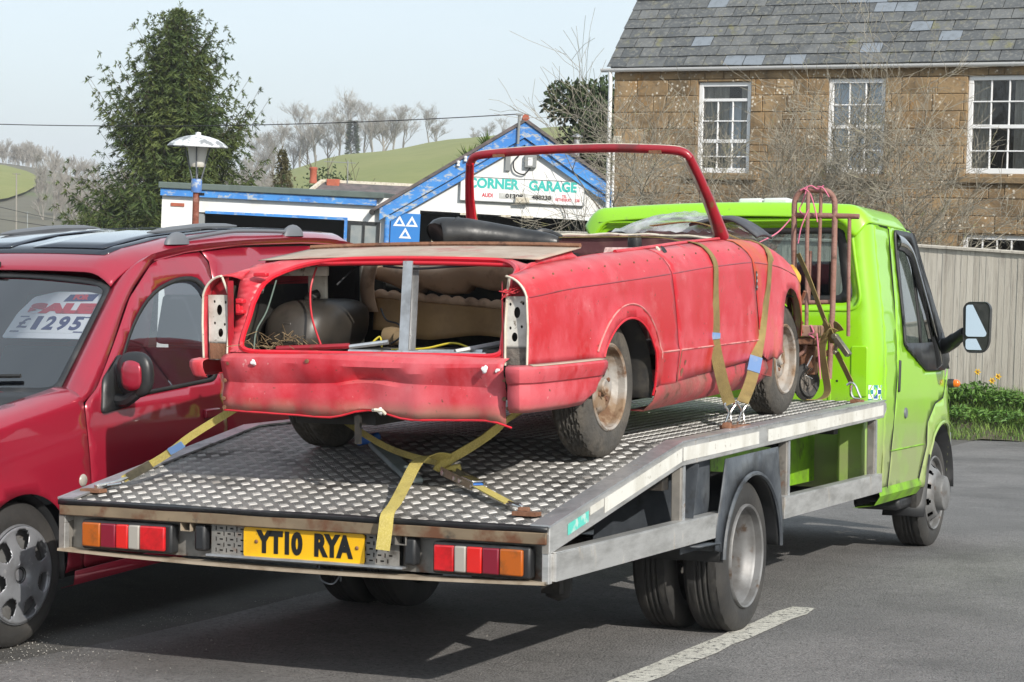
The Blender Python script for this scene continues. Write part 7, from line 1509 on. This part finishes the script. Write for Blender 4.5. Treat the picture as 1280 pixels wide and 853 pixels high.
# interior
b = MB()
for x in (-.42, -1.28):
    b.prism([(1.15, .50), (1.6, .50), (1.72, .62), (1.92, 1.12), (1.80, 1.15), (1.55, .72), (1.15, .70)], 'x', x-.23, x+.23)
    b.prism(fillet([(1.80, 1.17), (1.90, 1.16), (1.97, 1.40), (1.88, 1.42)], .03), 'x', x-.14, x+.14)
b.build("seat", M['seat_cloth'], van, bevel=.03)
b = MB(); b.prism([(.45, .7), (.45, 1.0), (.62, 1.02), (.95, .90), (1.0, .70)], 'x', -1.62, -.10); b.build("dashboard", mat("blue_grey_dash", (.05, .07, .14), .8), van, bevel=.03)
b = MB(); b.box(-1.66, -.08, .5, 3.2, .28, .33); b.box(-1.62, -.1, 2.5, 2.56, .33, 1.1); b.build("van_floor", M['interior'], van)
b = MB(); b.box(-1.665, -1.645, .55, 3.2, .33, .98); b.build("door_trim", M['seat_plum'], van)
b = MB(); b.lathe([(.175, 0), (.19, .012), (.19, -.012), (.175, 0)], 26, (0, 0, 0), 'z'); o = b.build("steering_wheel", M['black'], van); o.location = (-1.28, 1.05, 1.02); o.rotation_euler = (rad(60), 0, 0)
M['lace'] = mat("patterned_window_sticker", (.40, .58, .56), .7, layers=[dict(col=(.62, .72, .70), scale=30, lo=.45, hi=.6)])
for y0, y1, z0, z1 in ((1.30, 1.42, 1.08, 1.50), (.78, .93, 1.06, 1.34)):
    b = MB(); b.grid([[(2*VC-vx(y, z)-(-.02), y, z) for y in (y0, y1)] for z in np.linspace(z0, z1, 6)]); b.build("window_sticker", M['lace'], van, smooth=0)
# the price board behind the windscreen
sb_ = empty("sale_board", "white FOR SALE board priced 1295 pounds inside the red van's windscreen", "sign", road=True)
VM = Matrix.Translation((-1.46, .26, 0)) @ Euler((rad(3.0), 0, 0)).to_matrix().to_4x4()
P0 = Vector(scr(-.420, .76)) + Vector((0, .06, -.05)); nrm_rot = math.atan2(.468, .495)
sb_.matrix_world = VM @ Matrix.Translation(P0) @ Euler((nrm_rot, rad(0), rad(-2))).to_matrix().to_4x4() @ Matrix.Scale(.86, 4)
b = MB(); oc = [(-.285, -.165), (.295, -.165), (.295, .085), (.262, .155), (.10, .185), (-.10, .185), (-.24, .145), (-.285, .02)]
b.prism(fillet(oc, .02), 'z', -.004, 0); b.build("card", M['sign_white'], sb_, smooth=0)
b = MB(); b.prism([(-.02, .108), (.175, .112), (.19, .165), (.0, .160)], 'z', .001, .003); b.build("banner", M['sign_navy'], sb_, smooth=0)
def vt(txt, h, x, z, m, off, w_):
    t = text(txt, h/.70, (x, z, .003), (0, 0, 0), m, sb_, off=off, ext=.001); bpy.context.view_layer.update(); wd = max(v[0] for v in t.bound_box)-min(v[0] for v in t.bound_box); t.scale.x = w_/wd; return t
vt("FOR", .034, .085, .137, M['sign_red'], .003, .10).location.z = .005
vt("SALE", .062, .0, .052, M['sign_red'], .008, .44)
b = MB(); b.prism(fillet([(-.275, -.125), (.275, -.125), (.275, .005), (-.275, .005)], .03), 'z', .0005, .0015); b.build("price_strip", M['sign_face'], sb_, smooth=0)
for ch, x in (("£", -.195), ("1", -.105), ("2", -.015), ("9", .075), ("5", .165)): vt(ch, .092 if ch != "£" else .07, x, -.06, M['sign_navy'], .005 if ch != "£" else .001, .068 if ch not in "1" else .040)
b = MB()
for x, z in ((-.215, -.008), (-.225, -.118), (.205, -.118), (.225, -.01)): b.box(x-.03, x+.03, z-.004, z+.004, .001, .003)
b.build("price_clip", M['sign_navy'], sb_)
# wheels of the van
def van_wheel(x, y, s_):
    b = MB(); tyre(b, .305, .175, .200, groove=(.25, .5, .75)); t = b.build("tyre", M['rubber'], van); t.location = (x, y, .305); t.rotation_euler = (0, 0, 0 if s_ > 0 else PI)
    r = MB(); r.lathe([(.192, -.02), (.200, .004), (.206, .008), (.208, .0), (.206, -.012)], 64, axis='x')
    def xf(q, a):
        sp_ = .5+.5*math.cos(7*(a-.12)); return .012+.010*sstep(.19, .10, q)-.006*sstep(.11, .13, q)*(1-sp_)*sstep(.196, .17, q)-.02*sstep(.05, .03, q)
    disc_holes(r, .0, .203, xf, 168, [(.12+2*PI*(k+.5)/7, .27, .108, .192) for k in range(7)], 14); r.build("wheel_cover", M['hub_trim'], t, solid=.004)
    h = MB(); h.lathe([(0, -.035), (.195, -.035), (.195, -.02)], 40, axis='x'); h.build("rim", M['hub_grey'], t)
    h = MB(); h.lathe([(.030, .012), (.034, .016), (.038, .012)], 20, axis='x'); h.lathe([(0, .004), (.028, .006), (.030, .01)], 20, axis='x'); h.build("centre_cap", M['plastic'], t)
    h = MB()
    for k in range(4):
        a = .5+k*PI/2; c = (0, .066*math.cos(a), .066*math.sin(a)); h.lathe([(.014, .020), (.0155, .026), (.017, .020)], 14, c, 'x'); h.lathe([(0, .024), (.009, .024), (.010, .016)], 6, c, 'x')
    h.build("nut_cover", M['hub_trim'], t)
van_wheel(-.030, .045, 1); van_wheel(-.04, 2.69, 1); van_wheel(2*VC+.035, .045, -1); van_wheel(2*VC+.04, 2.69, -1)
b = MB(); b.box(-1.6, -.12, -.6, 3.2, .22, .28); b.build("underbody", M['chassis'], van)
b = MB(); b.grid([[(x, y, z) for x, z in ((-.02, .262), (-.03, .20), (-.10, .18))] for y in (.42, 1.2, 2.2)]); b.build("sill", M['van_red'], van, solid=.004)

# ------------------------------------------------------------------ sack truck against the cab
sk = empty("sack_truck", "rusty tubular sack truck standing on the bed against the cab", "sack truck", (0, 4.52, 0), road=True)
def tb(path, r_, nm, m=M['rust_pink'], n=8): b = MB(); b.tube(path, r_, n); return b.build(nm, m, sk, smooth=60)
tb([(.565, .02, 1.50), (.560, 0, 1.85)] + [(.560, 0, 2.06)] + [(.63+.07*math.cos(rad(a)), 0, 2.08+.085*math.sin(rad(a))) for a in range(180, 89, -15)] + [(.725+.07*math.cos(rad(a)), 0, 2.075+.085*math.sin(rad(a))) for a in range(90, -1, -15)] + [(.795, 0, 1.9), (.79, 0, 1.5), (.775, 0, 1.10)], .0165, "frame")
tb([(.548, 0, 2.022), (.745, 0, 2.017), (.935, -.0, 2.010)], .0155, "cross_tube")
tb([(.655, -.05, 2.150), (.652, -.05, 1.9), (.655, -.05, 1.40), (.655, -.05, 1.30), (.645, -.05, 1.255), (.615, -.06, 1.228), (.57, -.07, 1.225), (.52, -.07, 1.235)], .0115, "upright_bar")
tb([(.715, .0, 2.155), (.710, .0, 1.9), (.705, 0, 1.525)], .0105, "upright_bar")
tb([(.880, 0, 2.005), (.880, 0, 1.7), (.882, 0, 1.34)], .0110, "upright_bar")
tb([(.545, .01, 1.525), (.79, .01, 1.532)], .013, "cross_tube")
tb([(.645, .03, 1.53), (.648, .03, 1.70), (.65, .03, 1.82)], .009, "upright_bar")
b = MB(); b.box(.50, .735, -.12, .12, 1.335, 1.40); b.build("toe_board", M['wood'], sk, bevel=.008)
b = MB(); b.box(.50, .72, -.10, .10, 1.29, 1.334); b.box(.60, .70, -.03, .06, 1.12, 1.29); b.beam((.70, 0, 1.20), (.84, 0, 1.30), .02, .03); b.box(.55, .60, -.04, .03, 1.16, 1.29); b.build("axle_bracket", M['rust'], sk, bevel=.008)
for x in (.60, .42):
    b = MB(); tyre(b, .105, .05, .062, groove=(.5,)); t = b.build("wheel", M['rubber'], sk); t.location = (x+.07, -.03, dz(4.49)+.105); t.rotation_euler = (0, 0, rad(-25))
    h = MB(); h.lathe([(0, -.005), (.02, -.005), (.022, -.015), (.05, -.022), (.062, -.012)], 24, axis='x'); h.build("rim", M['grime'], t)
b = MB(); b.tube([(.69, -.05, 1.23), (.67, -.08, 1.17), (.70, -.08, 1.16), (.66, -.08, 1.12), (.70, -.07, 1.10)], .004, 5); b.build("wire_clip", M['zinc'], sk)
TW = ([(.62, -.02, 2.17), (.66, -.03, 2.14), (.69, -.03, 2.05), (.705, -.03, 1.98)], [(.64, -.02, 2.18), (.62, -.03, 2.10), (.60, -.03, 2.05), (.63, -.04, 2.02)], [(.70, -.02, 2.18), (.735, -.03, 2.17), (.77, -.03, 2.12)], [(.60, -.02, 2.16), (.66, -.02, 2.185), (.70, -.02, 2.165), (.735, -.02, 2.185)], [(.545, -.02, 2.00), (.48, -.06, 1.92), (.42, -.2, 1.86)], [(.66, -.06, 2.05), (.62, -.06, 1.95), (.60, -.05, 1.86)], [(.70, -.08, 1.37), (.73, -.11, 1.36), (.745, -.12, 1.27), (.76, -.12, 1.10)], [(.70, -.12, 1.40), (.72, -.13, 1.36), (.69, -.12, 1.35), (.72, -.12, 1.33)], [(.52, -.12, 1.32), (.55, -.13, 1.35), (.56, -.13, 1.30), (.53, -.13, 1.27)])
for lab, idx in (("pink baler twine knotted round the top hoop of the rusty sack truck", (0, 1, 2, 3, 5)), ("single pink twine running from the clear plastic sheet to the rusty frame", (4,)), ("pink twine hanging from the sack truck's wooden toe board", (6, 7)), ("short pink twine loop at the wheel side of the toe board", (8,))):
    b = MB()
    for k in idx: b.tube(spline(TW[k], 5), .0042, 5)
    o = b.build("pink_twine", M['twine']); o.matrix_world = Matrix.Translation((0, 4.52, 0)); tag(o, lab, "twine", "pink twine on the sack truck", road=True)

# ------------------------------------------------------------------ straps
def hook(parent, c, s_=1.0, rot=0.0):
    R3 = Matrix.Rotation(rot, 3, 'Z'); P = lambda x, y, z: tuple(Vector(c)+R3 @ Vector((x*s_, y*s_, z*s_)))
    b = MB()
    for k in (-1, 1):
        b.tube(spline([P(k*.026, 0, .085), P(k*.030, 0, .075), P(k*.006, 0, .045), P(k*.012, .004, .015), P(k*.020, .01, -.012), P(k*.008, .015, -.022)], 5), .0055*s_, 7)
    b.build("hook", M['zinc'], parent)
ST = "webbing straps holding the red car down"
def FMr(y, s, d=.004):
    p = Vector(f1(y, s)); q = Vector(f1(y, s+.01)); q2 = Vector(f1(y+.01, s)); n_ = (q2-p).cross(q-p).normalized()
    if n_.x < 0 and n_.z < 0.1: n_ = -n_
    if n_.x < -.05 or (n_.z < 0 and abs(n_.x) < .3): n_ = -n_
    return CP(*(p+n_*d))
def side_strap(nm, label, ys, end, start, blue):
    o = empty(nm, label, "strap", road=True, group=ST); pts = list(start)
    ss = [top_s(ys[0], .06), top_s(ys[0], .0), smooth_tab(BELT, ys[0])+.10, smooth_tab(BELT, ys[0])+.05, smooth_tab(BELT, ys[1]), .66, .58, .50, .42]
    n = len(ss)
    for i, s in enumerate(ss): pts.append(FMr(ys[0]+(ys[1]-ys[0])*max(0, (i-2)/(n-3)), s, .006))
    pts.append(tuple(Vector(pts[-1]).lerp(Vector(end), .5)+Vector((.004, 0, 0)))); pts.append(tuple(Vector(end)+Vector((0, 0, .08))))
    b = MB(); q = spline(pts, 4); b.strap(q, .055, .004, [(0, 1, 0) if i < len(q)*.55 else tuple(Vector((0, 1, 0)).lerp(Vector((.75, .55, 0)), sstep(len(q)*.55, len(q)*.9, i))) for i in range(len(q))]); b.build("webbing", M['webbing_old'], o, smooth=30)
    hook(o, end, 1.0, rad(90)-.5)
    k = int(len(q)*blue); sd_ = tuple(Vector((0, 1, 0)).lerp(Vector((.75, .55, 0)), sstep(len(q)*.55, len(q)*.9, k)))
    b = MB(); b.strap([q[k], q[k].lerp(q[k+1], .5), q[k+1], q[k+1].lerp(q[k+2], .4)], .061, .011, sd_); b.build("blue_label", M['blue_label'], o, smooth=0); return o
side_strap("ratchet_strap", "soiled yellow strap over the red car's door, nearer the rear", (1.06, 1.02), (.985, 2.165, .952), [CP(-.60, .95, .885), CP(-.1, 1.0, .895), CP(.45, 1.05, .895)], .80)
side_strap("ratchet_strap", "soiled yellow strap over the red bonnet with blue label low down", (1.93, 1.66), (.985, 2.345, .955), [CP(.1, 1.98, .96), CP(.35, 1.97, .975)], .86)
b = MB(); b.box(.95, 1.02, 2.13, 2.19, dz(2.16)-.002, dz(2.16)+.016); b.lathe([(0, -.02), (.018, -.018), (.022, 0), (.018, .018), (0, .02)], 12, (.985, 2.13, dz(2.13)+.012), 'x'); b.box(.96, 1.01, 2.19, 2.40, dz(2.3)-.002, dz(2.3)+.010); o = b.build("lashing_ring", M['rust'], smooth=30); tag(o, "rusty lashing ring on the bed edge below the two side straps", "lashing ring", road=True)

# rear lashing with ratchet and loose tail
o = empty("ratchet_strap", "yellow strap knotted behind the red car with its loose tail hanging over the number plate", "strap", road=True, group=ST)
K = Vector((.375, .52, .835))
b = MB(); b.strap(spline([(.60, .95, 1.06), (.60, .72, 1.035), (.50, .62, .93), tuple(K)], 6), .038, .006, (.5, .3, .6)); b.build("webbing", M['webbing'], o, smooth=30)
b = MB(); b.strap(spline([(.55, .98, 1.05), (.50, .80, .98), (.42, .62, .885), tuple(K+Vector((0, .02, -.01)))], 6), .034, .005, (.6, .2, .5)); b.build("webbing", M['webbing'], o, smooth=30)
b = MB(); b.strap(spline([(-.55, 1.15, 1.02), (-.12, .88, .885), (.15, .68, .845), tuple(K)], 6), .026, .005, (.2, .2, .9)); b.build("webbing", M['webbing'], o, smooth=30)
b = MB(); b.strap(spline([tuple(K+Vector((.03, 0, .02))), (.345, .47, .865), (.325, .40, .845), (.345, .26, .765), (.40, .08, .712), (.425, -.02, .685), (.43, -.045, .63), (.425, -.055, .555)], 6), .052, .004, (.9, .25, .15)); b.build("loose_tail", M['webbing'], o, smooth=30)
for a, c, r_ in ((K+Vector((-.02, -.01, -.02)), K+Vector((.035, .02, .025)), .020), (K+Vector((.02, -.015, -.03)), K+Vector((.075, .0, -.012)), .016), (K+Vector((-.03, 0, -.03)), K+Vector((.0, .01, .03)), .017)):
    b = MB(); b.tube([tuple(a), tuple(a.lerp(c, .3)), tuple(a.lerp(c, .7)), tuple(c)], [r_*.8, r_, r_, r_*.8], 9); b.build("knot", M['webbing'], o, smooth=60)
# ratchet body
d0 = Vector((.40, .50, .805)); d1 = Vector((.60, .37, .765)); dd = (d1-d0).normalized(); sd = dd.cross(Vector((0, 0, 1))).normalized(); up = sd.cross(dd)
for k in (-1, 1):
    b = MB(); pts = [d0+sd*k*.026+up*.02, d0+sd*k*.026-up*.012, d1+sd*k*.026-up*.014, d1+sd*k*.026+up*.012]; n_ = sd*.0025
    b.add([p-n_ for p in pts]+[p+n_ for p in pts], [(0, 1, 2, 3), (7, 6, 5, 4), (0, 4, 5, 1), (1, 5, 6, 2), (2, 6, 7, 3), (3, 7, 4, 0)]); b.build("ratchet_side", M['ratchet'], o, smooth=0)
b = MB()
for t_, r_ in ((.08, .011), (.45, .009), (.62, .009), (.98, .007)):
    c = d0.lerp(d1, t_); b.tube([tuple(c-sd*.032), tuple(c+sd*.032)], r_, 9)
b.build("ratchet_pin", M['zinc'], o)
b = MB(); c = d0.lerp(d1, .80)+up*.016; b.obox(c, (.024, .042, .004), Matrix((sd, dd, up)).transposed()); b.build("ratchet_handle", M['zinc'], o, bevel=.002)
b = MB(); c = d0.lerp(d1, .85)+up*.004; b.obox(c, (.022, .036, .006), Matrix((sd, dd, up)).transposed()); b.build("handle_grip", M['blue_plastic'], o, bevel=.002)
b = MB(); b.strap([tuple(d1-dd*.01), (.70, .30, .742), (.80, .22, .722)], .045, .004, tuple(sd)); b.build("webbing", M['webbing'], o, smooth=30)
b = MB(); b.tube(spline([(.79, .235, .725), (.83, .20, .722), (.865, .175, .724), (.872, .165, .706), (.85, .17, .70)], 5), .006, 7); b.tube(spline([(.80, .20, .722), (.84, .17, .722), (.87, .165, .715)], 4), .005, 7); b.build("hook", M['zinc'], o)
b = MB(); b.box(.86, .955, .11, .16, dz(.135)-.002, dz(.135)+.012); b.lathe([(0, -.02), (.012, -.02), (.013, .02), (0, .02)], 8, (.89, .15, dz(.15)+.012), 'x'); t = b.build("lashing_ring", M['rust'], smooth=30); tag(t, "rusty lashing ring near the bed's tail corner beside the strap hook", "lashing ring", road=True)
# sleeve lying on the bed
b = MB(); b.strap(spline([(-.20, 1.03, .866), (-.12, .93, .850), (.05, .74, .812), (.18, .59, .785), (.27, .48, .765)], 5), .075, .022, (.8, .55, 0)); sl_ = b.build("strap_sleeve", M['sleeve'], smooth=30, bevel=.008); tag(sl_, "grey green strap sleeve lying flat on the tread plate", "sleeve", road=True)
b = MB(); b.obox((-.235, 1.02, .885), (.055, .028, .018), Euler((.3, -.2, -.3)).to_matrix()); b.build("blue_end", M['blue_plastic'], sl_, bevel=.012)
# far corner strap
o = empty("ratchet_strap", "thin yellow strap running from the bed's far corner up to the red car's tail", "strap", road=True, group=ST)
b = MB(); b.strap(spline([(-.92, .23, .735), (-.75, .26, .83), (-.62, .27, .92), (-.44, .30, 1.03)], 5), .030, .004, (.3, -.2, .8)); b.build("webbing", M['webbing'], o, smooth=30)
b = MB(); b.strap([(-.90, .235, .745), (-.80, .25, .80)], .034, .012, (.3, -.2, .8)); b.build("ratchet_body", M['ratchet'], o)
b = MB(); b.strap([(-.72, .262, .852), (-.66, .268, .885)], .028, .014, (.3, -.2, .8)); b.build("blue_tab", M['blue_label'], o)
b = MB(); b.tube(spline([(-.90, .235, .745), (-.94, .21, .725), (-.975, .18, .715), (-1.0, .16, .71), (-.99, .145, .705)], 5), .007, 7); b.tube([(-.95, .17, .712), (-.89, .18, .722)], .008, 7); b.build("hook", M['zinc'], o)
b = MB(); b.box(-1.035, -.94, .10, .15, dz(.12)-.002, dz(.12)+.012); t = b.build("lashing_ring", M['rust'], smooth=30); tag(t, "rusty lashing ring at the bed's far tail corner beside the red van", "lashing ring", road=True)
# front strap: sack truck to the bed edge
o = empty("ratchet_strap", "olive strap tying the sack truck down beside the chequered sticker", "strap", road=True, group=ST)
b = MB(); b.strap(spline([(.62, 4.40, 1.80), (.68, 4.42, 1.66), (.755, 4.44, 1.46), (.795, 4.44, 1.37)], 5), .042, .004, (.7, -.7, .25)); b.build("webbing", M['webbing_old'], o, smooth=30)
b = MB(); b.strap(spline([(.80, 4.44, 1.39), (.775, 4.42, 1.33), (.765, 4.41, 1.25), (.785, 4.41, 1.13), (.80, 4.40, 1.03), (.77, 4.36, .99), (.70, 4.30, .985)], 6), .055, .004, (.85, -.5, .1)); b.build("loose_tail", M['webbing_old'], o, smooth=30)
for a, c in (((.77, 4.41, 1.42), (.81, 4.42, 1.33)), ((.80, 4.40, 1.40), (.825, 4.42, 1.30)), ((.83, 4.41, 1.395), (.87, 4.41, 1.37)), ((.79, 4.40, 1.34), (.84, 4.41, 1.36))):
    b = MB(); b.strap(spline([a, tuple((Vector(a)+Vector(c))/2+Vector((0, -.02, .02))), c], 5), .045, .004, (.5, -.6, .6)); b.build("knot", M['webbing_old'], o, smooth=30)
b = MB(); b.beam((.835, 4.40, 1.345), (.925, 4.38, 1.235), .042, .03); b.tube([(.84, 4.37, 1.34), (.84, 4.43, 1.34)], .016, 9); b.tube([(.845, 4.37, 1.25), (.845, 4.43, 1.25)], .012, 9); b.beam((.845, 4.40, 1.33), (.845, 4.40, 1.25), .02, .015); b.build("ratchet_body", M['ratchet'], o, bevel=.003)
b = MB(); b.strap([(.85, 4.40, 1.25), (.895, 4.41, 1.16), (.93, 4.42, 1.085)], .036, .005, (.8, -.5, .3)); b.build("webbing", M['webbing_old'], o, smooth=30)
b = MB(); b.tube(spline([(.905, 4.42, 1.07), (.93, 4.42, 1.085), (.955, 4.42, 1.065), (.97, 4.42, 1.03), (.985, 4.42, 1.0)], 5), .0065, 7); b.tube(spline([(.935, 4.42, 1.07), (.93, 4.42, 1.03), (.945, 4.42, 1.0), (.98, 4.42, .995)], 5), .0065, 7); b.build("hook", M['zinc'], o)
b = MB(); b.box(.93, 1.0, 4.40, 4.44, dz(4.42)-.002, dz(4.42)+.018); t = b.build("lashing_ring", M['rust'], smooth=30); tag(t, "rusty lashing ring at the bed's front edge beside the cab", "lashing ring", road=True)

# ------------------------------------------------------------------ thin spring haze over the valley
hm = bpy.data.materials.new("air"); hm.use_nodes = True; hn = hm.node_tree; hn.nodes.clear(); ho = hn.nodes.new("ShaderNodeOutputMaterial"); hv = hn.nodes.new("ShaderNodeVolumePrincipled")
hv.inputs['Color'].default_value = (.93, .96, 1, 1); hv.inputs['Density'].default_value = .00038; hn.links.new(hv.outputs[0], ho.inputs['Volume'])
b = MB(); b.box(-1750, 1750, -1750, 1750, -25, 46); o = b.build("haze", hm, smooth=0); o['kind'] = 'stuff'

# ------------------------------------------------------------------ settle everything on the sloping lane
dg = bpy.context.evaluated_depsgraph_get()
for o in [q for q in S.objects if q.type == 'FONT']:
    me = bpy.data.meshes.new_from_object(o.evaluated_get(dg)); nm = o.name; n_ = bpy.data.objects.new("lettering", me); COL.objects.link(n_); n_.parent = o.parent; n_.matrix_local = o.matrix_local.copy(); bpy.data.objects.remove(o); n_.name = nm
bpy.context.view_layer.update()
for o in ROAD: o.matrix_world = ROADM @ o.matrix_world
